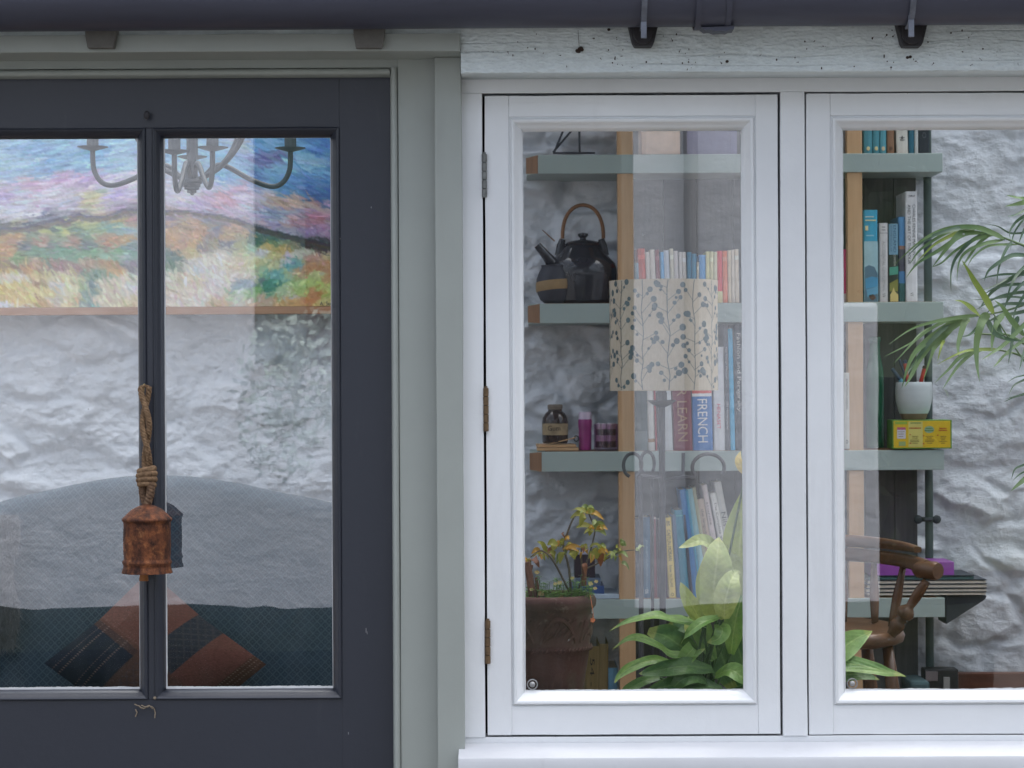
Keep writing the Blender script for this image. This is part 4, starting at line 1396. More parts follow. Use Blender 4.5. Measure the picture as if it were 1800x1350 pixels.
# flat things left of the upright on the fourth shelf
def slab(xa, xb, ya, yb, Y, dep, col, name, label, cat, matl=None, turn=0.0):
    a, b = P(xa, yb, Y), P(xb, ya, Y)
    c_, s_ = math.cos(turn), math.sin(turn)
    m = MB().obox((a.x, Y, a.z), (c_ * (b.x - a.x), s_ * (b.x - a.x), 0), (-s_ * dep, c_ * dep, 0), (0, 0, b.z - a.z))
    return emit(name, m, matl or cover(col), None, label=label, cat=cat, kind='thing', bevel=.001)
slab(1034, 1088, 1044.5, 1052.5, YS + .005, .2, (176, 190, 202), 'magazine', 'pale blue magazine lying flat behind the potted shrub', 'magazine')
slab(1006, 1062, 1030, 1044, YS + .02, .16, (62, 82, 124), 'book', 'dark blue book lying flat on the pale magazine', 'book')
slab(1012, 1056, 1016, 1029.7, YS + .03, .15, (98, 112, 130), 'book', 'grey blue book on top of the flat dark blue one', 'book')
slab(1010, 1046, 975, 1015.7, YS + .04, .1, (48, 40, 48), 'tin', 'dark square tin with a pale lid behind the potted shrub', 'tin')
slab(1009, 1048, 968, 974.8, YS + .036, .11, (176, 178, 196), 'tin_tray', 'pale thin tray on the dark square tin', 'tray')

# fourth shelf, right end: purple box, notebooks
slab(1530, 1677, 988, 1012, YS + .02, .15, (142, 84, 158), 'box_file', 'purple box file lying on the white notebooks', 'box file')
bq = bpy.data.objects[-1] if False else None
dkb = P(1655, 1001, YS + .0185)
YN = YS + .015
kn = 0
for i, (ya, yb, xa, xb) in enumerate(((1013.5, 1019, 1527, 1712), (1021, 1026, 1526, 1733), (1028, 1033.5, 1524, 1734), (1035.5, 1040.5, 1523, 1734), (1042, 1046.5, 1525, 1733))):
    nb = thing('notebook', ['dark green notebook on top of the stack of notebooks', 'white paged notebook second from the top of the stack', 'white paged notebook in the middle of the stack', 'white paged notebook second from the bottom of the stack', 'white paged notebook at the bottom of the stack'][i], 'notebook', P((xa + xb) / 2, yb, YN), 'stack of notebooks')
    a, b = P(xa, yb, YN), P(xb, ya, YN)
    pm = MB().box(a.x, b.x, YN + .001, YN + .2, a.z, b.z)
    emit('pages', pm, m_pages if i else cover((70, 96, 96)), nb)
    c0 = P(xa, ya, YN).z
    emit('cover', MB().box(a.x - .001, b.x + .0015, YN - .001, YN + .2, c0 + .0002, c0 + .0029), cover((46, 52, 60)), nb)

# lower shelf: two old wooden boxes and a blue book
m_oldwood = wood_mat('old_box_wood', L(104, 90, 58), L(136, 118, 78), 'Z', .8)
book(1026, 1050, 1136, 1316, (110, 96, 64), 'worn wooden box with black hand lettering beside the terracotta pot', dx=5, depth=.2, pages=False, name='wooden_box', cat='box', matl=m_oldwood, texts=[('54 - (A)', .60, .56, .45, .42, (40, 36, 30))])
book(1050.5, 1068, 1132, 1316, (110, 96, 64), 'narrow worn wooden box right of the lettered one', dx=3, depth=.2, pages=False, name='wooden_box', cat='box', matl=m_oldwood, texts=[('Y', .36, .06, .5, .4, (40, 36, 30))])
book(1070, 1087, 1174, 1316, (110, 146, 168), 'pale blue book on the lowest shelf left of the pine upright', depth=.2)

# ------------------------------------------------------------------ things on the shelves
m_black = N('black_glazed_stoneware'); v = m_black.vec((1, 1, 1))
m_black.col(m_black.ramp(m_black.noise(v, 8, 4, .6), [(.35, (.010, .012, .018)), (.7, (.022, .026, .036))])).set(.12, 0, .6)
m_black = m_black.m
m_matt = mat('matt_black_pottery', L(46, 50, 60), .55, .2, 20, .3, 120)
m_bamboo = wood_mat('bamboo_handle', L(112, 76, 44), L(146, 102, 62), 'Z', .45)
yk = YS + .10
K = kk(yk)
kx = PX(1024, yk)
kettle = thing('teapot', 'large black glazed teapot with arched cane handle on the second shelf', 'teapot', (kx, yk, PZ(532.5, yk, 1016)))
def kz(y):
    return PZ(y, yk, 1016)
z_0 = PZ(532.5, YS, 1016) + .0012
f_ = lambda y: z_0 + (532.5 - y) * K
prof = [(.001, 532.5), (50, 532.5), (56, 528), (59, 512), (61, 490), (61, 471), (58.5, 462), (50, 453), (42, 444), (37, 437), (34, 433), (30, 430), (26, 429.5), (.001, 429)]
emit('body', MB().lathe([(r * K, f_(y)) for r, y in prof], (kx, yk), 40), m_black, kettle, smooth=True)
lid = [(.001, 430.5), (31, 431), (32, 428), (28, 424), (14, 421), (6, 420), (5, 417), (9.5, 413), (9, 409.5), (4, 408), (.001, 407.5)]
emit('lid', MB().lathe([(r * K, f_(y)) for r, y in lid], (kx + 2 * K, yk), 28), m_black, kettle, smooth=True)
sp = []
for x, y, dy, r in ((985, 478, -.02, 15), (973, 465, -.035, 12), (963, 452, -.045, 9), (954, 441, -.05, 7.5), (945, 431, -.052, 6.5)):
    sp.append((PX(x, yk), yk + dy, f_(y), r * K))
emit('spout', MB().tube([q[:3] for q in sp], [q[3] for q in sp], 14), m_black, kettle, smooth=True)
for sx_ in (-1, 1):
    lg = MB().tube([(kx + sx_ * 40 * K, yk, f_(448)), (kx + sx_ * 37 * K, yk, f_(430)), (kx + sx_ * 34 * K, yk, f_(419))], [8 * K, 7 * K, 5.5 * K], 12)
    emit('lug', lg, m_black, kettle, smooth=True)
pts = []
for i in range(25):
    a = math.pi * i / 24
    pts.append((kx + -36 * K * math.cos(a) + (2 * K), yk, f_(418) + 59 * K * math.sin(a) ** .8))
emit('handle', MB().tube(pts, 3.3 * K, 10), m_bamboo, kettle, smooth=True)
emit('cane_tie', MB().tube([P(953, 404, yk - .01), P(975, 424, yk - .005)], [.0012, .0022], 6), m_bamboo, kettle, smooth=True)
yv = YS + .045
K2 = kk(yv); vx = PX(974.5, yv)
fv = lambda y: z_0 + (532.5 - y) * K2
vp = [(.001, 532.5), (17, 532.5), (24, 527), (29, 516), (31.5, 503), (30.5, 490), (26, 478), (22, 471), (21.5, 468), (22.5, 466), (19, 465.5), (17, 470), (.001, 474)]
vase = thing('vase', 'small round matt black vase with a tan band in front of the teapot', 'vase', (vx, yv, z_0))
emit('body', MB().lathe([(r * K2, fv(y)) for r, y in vp], (vx, yv), 36), m_matt, vase, smooth=True)
band = MB()
rows = []
for y0_, r in ((511, 30.3), (506, 31.4), (500, 31.5), (494, 31.1)):
    rows.append([(vx + (r + .35) * K2 * math.cos(a), yv + (r + .35) * K2 * math.sin(a), fv(y0_) + .006 * math.sin(a * 1.0 + 2.2)) for a in [2 * math.pi * i / 48 for i in range(49)]])
band.grid(rows)
emit('glaze_band', band, mat('tan_glaze', L(150, 124, 84), .5, .25, 14, .3, 100), vase, smooth=True)

# third shelf: brown bottle, boxes, purple bottle, glass jar
z_1 = PZ(793, YS, 1000) + .0013
yj = YS + .06
K3 = kk(yj)
fj = lambda y: z_1 + (793 - y) * K3
m_palewood = wood_mat('pale_box_wood', L(168, 132, 92), L(206, 170, 126), 'X', .6)
slab(944, 1017, 787, 792.4, YS + .02, .12, (180, 150, 110), 'wooden_tray', 'pale flat wooden box lowest under the brown bottle', 'box', m_palewood)
slab(946, 1013, 781, 786.6, YS + .024, .11, (180, 140, 100), 'wooden_tray', 'pale flat wooden box on the lower one under the brown bottle', 'box', m_palewood, .05)
stk = MB().obox(P(966, 781, YS + .022), P(1013, 770, YS + .022) - P(966, 781, YS + .022), (0, .02, 0), (0.001, 0, .003))
emit('wooden_stick', stk, m_palewood, None, label='thin wooden stick leaning across the flat boxes by the brown bottle', cat='stick', kind='thing', bevel=.0005)
emit('keyring', MB().tube([P(1013 + 4 * math.cos(a), 771 + 5 * math.sin(a), YS + .03) for a in [2 * math.pi * i / 12 for i in range(13)]], .0022, 6), m_slate, None, label='small dark metal ring on the stick beside the purple bottle', cat='ring', kind='thing', smooth=True)
bx_ = PX(975.5, yj)
bot = thing('apothecary_bottle', 'dark brown glass bottle with paper label standing on flat wooden boxes', 'bottle', (bx_, yj, fj(781)))
m_brown = N('brown_glass'); m_brown.col((.020, .012, .010)).set(.12, 0, .6); m_brown = m_brown.m
emit('body', MB().lathe([(r * K3, fj(y)) for r, y in [(.001, 780.7), (21, 780.7), (23, 778), (23.2, 745), (22, 736), (17, 728), (12.5, 724), (12.5, 720), (.001, 720)]], (bx_, yj), 36), m_brown, bot, smooth=True)
emit('cap', MB().lathe([(r * K3, fj(y)) for r, y in [(.001, 721.5), (12.5, 721.5), (13.2, 719), (13.2, 714), (11.5, 712.5), (.001, 712.3)]], (bx_, yj), 28), mat('worn_cap', L(120, 112, 100), .5, .25, 60, .4, 200, metal=.2), bot, smooth=True)
lb = MB()
rows = [[(bx_ + 23.5 * K3 * math.sin(a), yj - 23.5 * K3 * math.cos(a), fj(y)) for a in [-1.25 + 2.5 * i / 20 for i in range(21)]] for y in (766, 746)]
lb.grid(rows)
emit('paper_label', lb, mat('old_label', L(150, 134, 104), .85, .25, 30, .2), bot)
tm = MB(); text_mb(tm, 'Gum', (bx_ - .004, yj - 24.0 * K3, fj(754)), (1, 0, 0), (0, 0, 1), 22 * K3, 9 * K3, (0, 0, 0))
emit('lettering', tm, cover((48, 40, 34)), bot)
yq = YS + .05
pxx = PX(1028, yq); Kq = kk(yq); fq = lambda y: z_1 + (793 - y) * Kq
pbt = thing('purple_bottle', 'magenta purple bottle with white cap beside the glass jar', 'bottle', (pxx, yq, z_1))
m_purp = N('magenta_plastic'); m_purp.col(m_purp.ramp(m_purp.noise(m_purp.vec((1, 1, 1)), 20, 3, .6), [(.3, L(124, 28, 98)), (.7, L(152, 42, 122))])).set(.3, 0, .5)
emit('body', MB().lathe([(r * Kq, fq(y)) for r, y in [(.001, 793), (10.5, 793), (11, 790), (11.5, 762), (11, 758), (12, 752), (12.2, 741), (11, 738), (.001, 738)]], (pxx, yq), 26), m_purp.m, pbt, smooth=True)
emit('cap', MB().lathe([(r * Kq, fq(y)) for r, y in [(.001, 739), (11.3, 739), (11.3, 726.5), (10.5, 726), (.001, 726)]], (pxx, yq), 26), mat('lilac_cap', L(198, 186, 206), .4, .06, 20, 0), pbt, smooth=True)
jx = PX(1065, yq)
jar = thing('pen_jar', 'clear glass jar with black striped markers standing in it', 'jar', (jx, yq, z_1))
m_jar = glass_mat('jar_glass', .10, (.86, .72, .84))
emit('glass', MB().lathe([(r * Kq, fq(y)) for r, y in [(.001, 793), (19.5, 793), (21.5, 790), (22, 748), (21, 747), (20.5, 748), (20, 788), (.001, 789)]], (jx, yq), 32), m_jar, jar, smooth=True)
m_mark = mat('marker_black', L(40, 38, 44), .4, .1, 20, 0); m_markw = mat('marker_white', L(206, 206, 210), .4, .06, 20, 0)
for i in range(9):
    a = 2 * math.pi * i / 9 + .2
    r = 13.5 * Kq
    px0 = jx + r * math.cos(a); py0 = yq + r * math.sin(a)
    mk = thing('marker_pen', ['striped marker pen in the glass jar'][0], 'pen', (px0, py0, fq(788)), 'marker pens in the glass jar')
    mb_ = MB(); mw_ = MB()
    for q in range(4):
        za, zb_2 = 788 - q * 10.6, 788 - (q + 1) * 10.6
        (mb_ if q % 2 == 0 else mw_).lathe([(.001, fq(za)), (4.2 * Kq, fq(za)), (4.2 * Kq, fq(zb_2)), (.001, fq(zb_2))], (px0, py0), 10)
    emit('dark_band', mb_, m_mark, mk); emit('pale_band', mw_, m_markw, mk)

# third shelf, right window: bottle, pot of pens, yellow box
z_2 = PZ(789.5, YS, 1600) + .0013
yg = YS + .12
gx = PX(1538, yg); Kg = kk(yg); fg = lambda y: z_2 + (789.5 - y) * Kg
m_green = N('green_glass_bottle'); m_green.col(m_green.ramp(m_green.noise(m_green.vec((1, 1, 1)), 8, 3, .6), [(.3, L(40, 96, 72)), (.7, L(62, 128, 96))])).set(.12, 0, .6)
emit('bottle', MB().lathe([(r * Kg, fg(y)) for r, y in [(.001, 789.5), (14.5, 789.5), (16, 786), (16, 670), (15.5, 655), (12, 638), (9.5, 624), (9.5, 604), (11, 603), (11, 595), (.001, 594)]], (gx, yg), 28), m_green.m, None, label='tall green glass bottle right of the pine upright in the right window', cat='bottle', kind='thing', smooth=True)
yy = YS - .005
ybx = thing('yellow_box', 'yellow and green printed carton at the end of the third shelf', 'carton', (PX(1620, yy), yy, z_2))
a, b = P(1569, 789, yy), P(1673, 738, yy)
m_ybox = mat('yellow_carton', L(214, 182, 40), .45, .10, 30, .1); m_gbox = mat('green_carton_edge', L(92, 142, 58), .45, .1, 20, .1)
emit('carton', MB().box(a.x, b.x, yy, yy + .10, z_2, b.z), m_gbox, ybx, bevel=.001)
def flat(root, name, xa, xb, ya, yb, mt, off, Y=None):
    Y = (yy if Y is None else Y) - off
    a, b = P(xa, yb, Y), P(xb, ya, Y)
    return emit(name, MB().add([(a.x, Y, a.z), (b.x, Y, a.z), (b.x, Y, b.z), (a.x, Y, b.z)], [(0, 1, 2, 3)]), mt, root)
flat(ybx, 'front_print', 1571, 1670.5, 739.5, 787, m_ybox, .0003)
flat(ybx, 'print_panel', 1597, 1622, 741, 786, mat('pale_yellow_print', L(206, 198, 112), .5, .08, 20, 0), .0006)
flat(ybx, 'print_panel', 1577, 1592, 751.5, 771, mat('white_print', L(206, 206, 214), .5, .05, 20, 0), .0008)
flat(ybx, 'print_panel', 1577, 1592, 751, 755.5, mat('pink_print', L(186, 96, 120), .5, .05, 20, 0), .0010)
flat(ybx, 'print_panel', 1573, 1595, 741, 746, mat('leaf_green_print', L(140, 170, 60), .5, .05, 20, 0), .0006)
flat(ybx, 'print_panel', 1580, 1592, 776, 784, mat('sage_print', L(150, 170, 110), .5, .05, 20, 0), .0008)
ov = MB()
cov_ = P(1633.5, 755, yy - .0008)
ov.add([cov_ + Vector((.0145 * math.cos(q), 0, .0105 * math.sin(q))) for q in [2 * math.pi * i / 18 for i in range(18)]], [tuple(range(18))])
emit('print_oval', ov, mat('aqua_print', L(140, 176, 140), .5, .05, 20, 0), ybx)
m_redp = mat('red_print', L(176, 84, 44), .5, .05, 20, 0); m_brp = mat('brown_print', L(110, 100, 50), .5, .05, 20, 0); m_grp = mat('green_print', L(92, 130, 70), .5, .05, 20, 0)
tr_ = MB(); tb_ = MB(); tg_ = MB()
for (xa, xb, y) in ((1598, 1619, 752.5), (1651, 1664, 753), (1650, 1665, 756.5), (1599, 1601, 764), (1622, 1625, 766), (1647, 1650, 765), (1599, 1602, 779), (1622, 1625, 780)):
    a, b = P(xa, y + .9, yy - .0011), P(xb, y - .9, yy - .0011)
    tr_.add([(a.x, a.y, a.z), (b.x, a.y, a.z), (b.x, a.y, b.z), (a.x, a.y, b.z)], [(0, 1, 2, 3)])
for (xa, xb, y) in ((1603, 1614, 767), (1603, 1613, 770), (1600, 1616, 773.5), (1600, 1616, 776), (1604, 1613, 779), (1627, 1641, 767), (1629, 1638, 770), (1626, 1643, 773.5), (1626, 1642, 776), (1629, 1639, 779), (1653, 1664, 767), (1653, 1662, 770), (1654, 1661, 773), (1651, 1665, 776), (1654, 1661, 779), (1578, 1590, 759), (1579, 1589, 763), (1579, 1588, 767.5)):
    a, b = P(xa, y + .5, yy - .0011), P(xb, y - .5, yy - .0011)
    tb_.add([(a.x, a.y, a.z), (b.x, a.y, a.z), (b.x, a.y, b.z), (a.x, a.y, b.z)], [(0, 1, 2, 3)])
for (xa, xb, y) in ((1600, 1619, 743.5), (1627, 1639, 753), (1625, 1641, 757)):
    a, b = P(xa, y + .8, yy - .0012), P(xb, y - .8, yy - .0012)
    tg_.add([(a.x, a.y, a.z), (b.x, a.y, a.z), (b.x, a.y, b.z), (a.x, a.y, b.z)], [(0, 1, 2, 3)])
emit('lettering', tr_, m_redp, ybx, kind='stuff'); emit('lettering', tb_, m_brp, ybx, kind='stuff'); emit('lettering', tg_, m_grp, ybx, kind='stuff')
# pen pot
yt_ = YS + .06
tx_ = PX(1606, yt_); Kt = kk(yt_); zt_ = b.z if False else P(1600, 738, yy).z
ft = lambda y: zt_ + (737 - y) * Kt
pot = thing('pen_pot', 'white glazed pottery pot with bare clay foot standing on the yellow carton', 'pot', (tx_, yt_, zt_))
emit('foot', MB().lathe([(r * Kt, ft(y)) for r, y in [(.001, 737), (20, 737), (22, 733), (25, 724), (27, 718), (.001, 718)]], (tx_, yt_), 32), mat('bare_clay', L(134, 110, 92), .8, .2, 30, .3, 150), pot, smooth=True)
emit('body', MB().lathe([(r * Kt, ft(y)) for r, y in [(.001, 727), (24.6, 726.5), (27.5, 720), (31, 706), (32.3, 692), (32.3, 680), (31.6, 672.5), (30.6, 671.3), (29.4, 672.5), (29.4, 690), (.001, 700)]], (tx_, yt_), 40), mat('white_stoneware_glaze', L(196, 206, 208), .3, .05, 14, .2, 60, stretch=(1, 1, 6)), pot, smooth=True)
for (x0_, y0_, x1_, y1_, r, col, lab, c2) in ((1592, 680, 1568, 648, 3.4, (56, 72, 92), 'navy felt pen with light blue end leaning left in the white pot', (110, 160, 172)), (1598, 680, 1581, 632, 2.4, (52, 58, 80), 'thin dark pen leaning left beside the red one in the white pot', None), (1597, 682, 1590, 634, 3.2, (168, 66, 56), 'short red pen near the middle of the white pot', (60, 70, 96)), (1616, 684, 1626, 644, 3.8, (170, 44, 40), 'thick red pen leaning right in the white pot', (60, 26, 30))):
    pa, pb_ = P(x0_, y0_, yt_), P(x1_, y1_, yt_ - .005)
    pe = thing('pen', lab, 'pen', pa, 'pens in the white pot')
    emit('barrel', MB().tube([pa, pa.lerp(pb_, .97), pb_], [r * Kt, r * Kt, r * Kt * .7], 10), cover(col), pe, smooth=True)
    if c2:
        q0, q1 = (pa.lerp(pb_, .15), pa.lerp(pb_, .42)) if c2[0] > 100 else (pa.lerp(pb_, .9), pa.lerp(pb_, 1.02))
        emit('cap', MB().tube([q0, q1], [r * Kt * 1.12] * 2, 10), cover(c2), pe, smooth=True)

# ------------------------------------------------------------------ standing lamp in wrought iron
YL = 2.18
KL = kk(YL)
lx_ = PX(1167, YL)
lamp = thing('standing_lamp', 'wrought iron standing lamp with cream berry-patterned drum shade', 'lamp', (lx_, YL, .012))
lz = lambda y: PZ(y, YL, 1167)
rs = 95 * KL
n = N('cream_lamp_linen'); v = n.vec((1, 1, 1))
n.col(n.ramp(n.noise(n.vec((3, 3, 1)), 60, 4, .7), [(.3, L(190, 178, 156)), (.7, L(208, 196, 176))])).set(.85, 0, .2)
n.bump(n.noise(v, 420, 2, .6), .3, .001)
n.p.inputs['Subsurface Weight'].default_value = .0
sh = MB()
na = 64
for (r0, z0_, r1, z1_) in ((rs, lz(686.5), rs, lz(494)), (rs - .002, lz(494), rs - .002, lz(686.5))):
    sh.lathe([(r0, z0_), (r1, z1_)], (lx_, YL), na, cap=False)
for z_ in (lz(686.5), lz(494)):
    sh.add([(lx_ + r * math.cos(2 * math.pi * j / na), YL + r * math.sin(2 * math.pi * j / na), z_) for r in (rs - .002, rs) for j in range(na)], [(j, (j + 1) % na, na + (j + 1) % na, na + j) for j in range(na)])
shade = emit('shade', sh, n.m, lamp, smooth=True)
# the printed sprigs
pr = MB()
random.seed(5)
def on_shade(ang, z):
    return Vector((lx_ + (rs + .0006) * math.sin(ang), YL - (rs + .0006) * math.cos(ang), z))
def disc(ang, z, r):
    pr.add([on_shade(ang + r * math.cos(q) / rs, z + r * math.sin(q)) + Vector((0, 0, 0)) for q in [2 * math.pi * i / 12 for i in range(12)]], [tuple(range(12))])
def sprig(a0, z0_, a1, z1_, w):
    n_ = 6
    r0, r1 = [], []
    L_ = math.hypot((a1 - a0) * rs, z1_ - z0_)
    nx_, nz_ = -(z1_ - z0_) / L_, (a1 - a0) * rs / L_
    for i in range(n_ + 1):
        t = i / n_
        aa, zz = a0 + (a1 - a0) * t, z0_ + (z1_ - z0_) * t
        r0.append(on_shade(aa + nx_ * w / rs, zz + nz_ * w)); r1.append(on_shade(aa - nx_ * w / rs, zz - nz_ * w))
    pr.grid([r0, r1])
zl0, zl1 = lz(685), lz(495.5)
for st_ in range(13):
    ang = -math.pi + (st_ + .55) * 2 * math.pi / 13
    zz = zl0
    aa = ang
    side = 1 if st_ % 2 else -1
    while zz < zl1:
        z2_ = min(zl1, zz + random.uniform(.030, .042))
        a2 = ang + random.uniform(-.035, .035)
        sprig(aa, zz, a2, z2_, .0011)
        for q in range(2):
            side = -side
            t = random.uniform(.1, .9)
            za, aa_ = zz + (z2_ - zz) * t, aa + (a2 - aa) * t
            ln = random.uniform(.14, .25)
            ze = za + random.uniform(.012, .045)
            if ze < zl1 - .004:
                sprig(aa_, za, aa_ + side * ln, ze, .0007)
                disc(aa_ + side * ln, ze, random.uniform(.0058, .0094))
                if random.random() < .75:
                    z5 = ze - random.uniform(.010, .02)
                    a5 = aa_ + side * (ln * random.uniform(.45, .8))
                    if z5 > zl0 + .004:
                        disc(a5, z5, random.uniform(.0036, .0062))
        zz, aa = z2_, a2
emit('berry_print', pr, mat('grey_green_print', L(82, 100, 104), .85, .25, 12, 0), shade, kind='stuff')
m_wi = mat('grey_wrought_iron', L(60, 60, 64), .55, .15, 30, .3, 120, spec=.4)
emit('stem', MB().tube([(lx_ - 4 * KL, YL, lz(560)), (lx_ - 4 * KL, YL, lz(712)), (lx_ - 4 * KL, YL, lz(716)), (lx_ - 4 * KL, YL, lz(1060)), (lx_ - 4 * KL, YL, .35)], [8.5 * KL, 8.5 * KL, 5.8 * KL, 5.8 * KL, 5.8 * KL], 12), m_wi, lamp, smooth=True, sharp=30)
emit('drip_pan', MB().lathe([(r * KL, lz(y)) for r, y in [(.001, 716), (6, 716), (16, 711), (25, 704.5), (25, 703.3), (15, 708), (.001, 708)]], (lx_ - 4 * KL, YL), 28), m_wi, lamp, smooth=True)
emit('socket', MB().tube([(lx_ - 4 * KL, YL, lz(690)), (lx_ - 4 * KL, YL, lz(706))], 9.5 * KL, 14), m_wi, lamp, smooth=True)
def iron(pts, r=4.0, name='scroll'):
    ps = [P(x, y, YL + d_) for x, y, d_ in pts]
    out = []
    for i in range(len(ps) - 1):
        p0 = ps[max(i - 1, 0)]; p1 = ps[i]; p2 = ps[i + 1]; p3 = ps[min(i + 2, len(ps) - 1)]
        for q in range(5):
            t = q / 5
            out.append(.5 * ((2 * p1) + (p2 - p0) * t + (2 * p0 - 5 * p1 + 4 * p2 - p3) * t * t + (3 * p1 - p0 - 3 * p2 + p3) * t ** 3))
    emit(name, MB().tube(out + [ps[-1]], r * KL, 8), m_wi, lamp, smooth=True)
def ring(cx, cy, rx_2, ry_2, a0, a1, d_):
    return [(cx + rx_2 * math.cos(math.radians(a0 + (a1 - a0) * i / 14)), cy - ry_2 * math.sin(math.radians(a0 + (a1 - a0) * i / 14)), d_) for i in range(15)]
iron(ring(1112, 818, 16, 21, -60, 250, -.06), 3.0)
iron(ring(1138, 815, 12, 21, -40, 230, .05), 3.0)
iron(ring(1245, 822, 28, 24, -30, 215, -.03), 3.2)
iron([(1201, 796, 0), (1201, 815, 0), (1200, 838, 0)], 3.2)
iron([(1163, 846, 0), (1185, 841, -.01), (1205, 838, -.02), (1222, 839, -.03)], 3.0)
iron([(1163, 840, 0), (1150, 838, -.01), (1126, 837, -.05)], 3.0)
iron([(1122, 836, -.03), (1126, 900, -.03), (1127, 1000, -.05), (1127, 1100, -.07), (1126, 1250, -.09), (1118, 1400, -.11), (1090, 1560, -.14)], 4.2, 'leg')
iron([(1146, 836, .03), (1147, 950, .03), (1147, 1100, .05), (1146, 1250, .08), (1140, 1400, .1), (1130, 1540, .14)], 2.8, 'leg')
iron([(1163, 1040, .0), (1168, 1100, .02), (1170, 1250, .03), (1188, 1400, .06), (1216, 1550, .1)], 4.0, 'leg')
# ================================================================== plants, bench, chair
bench_z = PZ(1345, .30)
m_bench = wood_mat('bench_wood', L(96, 66, 44), L(130, 94, 64), 'X')
bench = thing('plant_bench', 'low wooden bench under the windows carrying the potted plants', 'bench', (.6, .35, .012))
for i in range(3):
    emit('board', MB().box(PX(905, .3), PX(1760, .3), .15 + i * .145, .15 + i * .145 + .138, bench_z - .025, bench_z), m_bench, bench, bevel=.002)
for x in (PX(930, .3), PX(1740, .3)):
    for y in (.19, .52):
        emit('leg', MB().box(x - .02, x + .02, y - .02, y + .02, .012, bench_z - .0255), m_bench, bench)

def leaf_mesh(m, pts, widths, nrm, fold=.25, wav=0.0, na=6, droop=0.0, seed=0, veins=0.0):
    """blade along a midrib; nrm = the way its upper face looks; fold lifts the edges"""
    pts = [Vector(p) for p in pts]
    n_ = len(pts)
    rows = []
    for i, p in enumerate(pts):
        t = (pts[min(i + 1, n_ - 1)] - pts[max(i - 1, 0)]).normalized()
        nn = Vector(nrm)
        nn = (nn - t * nn.dot(t)).normalized()
        side = t.cross(nn)
        row = []
        for j in range(na + 1):
            s_ = (j / na) * 2 - 1
            lift = abs(s_) ** 1.3 * fold * widths[i]
            w_ = wav * widths[i] * math.sin(i * 1.15 + seed + (1.7 if s_ > 0 else 0)) * abs(s_) ** 2
            v_ = veins * math.sin((i * 1.0 - abs(s_) * 2.4) * 3.1) * (1 - abs(abs(s_) * 2 - 1)) if veins else 0
            row.append(p + side * s_ * widths[i] + nn * (lift + w_ + v_ - .0))
        rows.append(row)
    m.grid(rows)
    return m

def cr(ps, per=6):
    """smooth curve through points (Vector or tuple of floats)"""
    ps = [np.array(p, float) for p in ps]
    out = []
    for i in range(len(ps) - 1):
        p0, p1, p2, p3 = ps[max(i - 1, 0)], ps[i], ps[i + 1], ps[min(i + 2, len(ps) - 1)]
        for q in range(per):
            t = q / per
            out.append(.5 * ((2 * p1) + (p2 - p0) * t + (2 * p0 - 5 * p1 + 4 * p2 - p3) * t * t + (3 * p1 - p0 - 3 * p2 + p3) * t ** 3))
    out.append(ps[-1])
    return out

def leaf_mat(name, a, b, vein=None, rough=.42, scale=9, trans=.25, axis=None):
    n = N(name)
    v = n.vec((1, 1, 1))
    c = n.ramp(n.noise(v, scale, 4, .6), [(.3, a), (.7, b)])
    n.col(c).set(rough, 0, .4)
    n.bump(n.noise(v, 160, 3, .6), .2, .0015)
    if trans:
        out = [q for q in n.n if q.type == 'OUTPUT_MATERIAL'][0]
        tl_ = n.n.new('ShaderNodeBsdfTranslucent')
        n.l.new(n.mix(1.0, c, (1.0, 1.05, .55), 'MULTIPLY'), tl_.inputs['Color'])
        mx = n.n.new('ShaderNodeMixShader')
        mx.inputs[0].default_value = trans
        n.l.new(n.p.outputs[0], mx.inputs[1]); n.l.new(tl_.outputs[0], mx.inputs[2])
        n.l.new(mx.outputs[0], out.inputs['Surface'])
    return n.m

# ------------------------------------------------------------------ terracotta pot and shrub
yt0 = .30
Kp = kk(yt0)
pcx = PX(962, yt0)
n = N('weathered_terracotta'); v = n.vec((1, 1, 1))
c = n.ramp(n.noise(v, 9, 6, .65), [(.28, L(48, 34, 32)), (.48, L(76, 52, 47)), (.72, L(92, 72, 66))])
moss = n.ramp(n.noise(n.vec((1, 1, .6)), 6, 5, .7), [(.46, (0, 0, 0)), (.66, (1, 1, 1))])
c = n.mix(n.math('MULTIPLY', moss, .85), c, L(82, 82, 68))
lime_ = n.ramp(n.noise(v, 22, 6, .75), [(.60, (0, 0, 0)), (.80, (1, 1, 1))])
c = n.mix(n.math('MULTIPLY', lime_, .55), c, L(170, 160, 146))
n.col(c).set(.85, 0, .25)
n.bump(n.noise(v, 70, 5, .7), .5, .004)
m_terra = n.m
pp = thing('terracotta_pot', 'weathered terracotta pot with moulded leaf swags and roped band', 'plant pot', (pcx, yt0, bench_z))
pz = lambda y: PZ(y, yt0, 962) 
prof = [(.001, bench_z), (44 * Kp, bench_z), (47 * Kp, pz(1320)), (54 * Kp, pz(1262))]
for y, r in ((1215, 60), (1190, 64), (1165, 68.5), (1143, 71.5), (1141, 73.5), (1138, 74.6), (1134.5, 74.6), (1132, 73), (1130, 72.6), (1110, 74), (1085, 75.5), (1071, 76.3), (1068.5, 79), (1064, 83), (1058, 84.5), (1052, 84), (1047, 81.5), (1044, 77.5), (1043.5, 74), (1046, 72), (1056, 71)):
    prof.append((r * Kp, pz(y)))
prof.append((.001, pz(1057)))
emit('body', MB().lathe(prof, (pcx, yt0), 72), m_terra, pp, smooth=True, sharp=60)
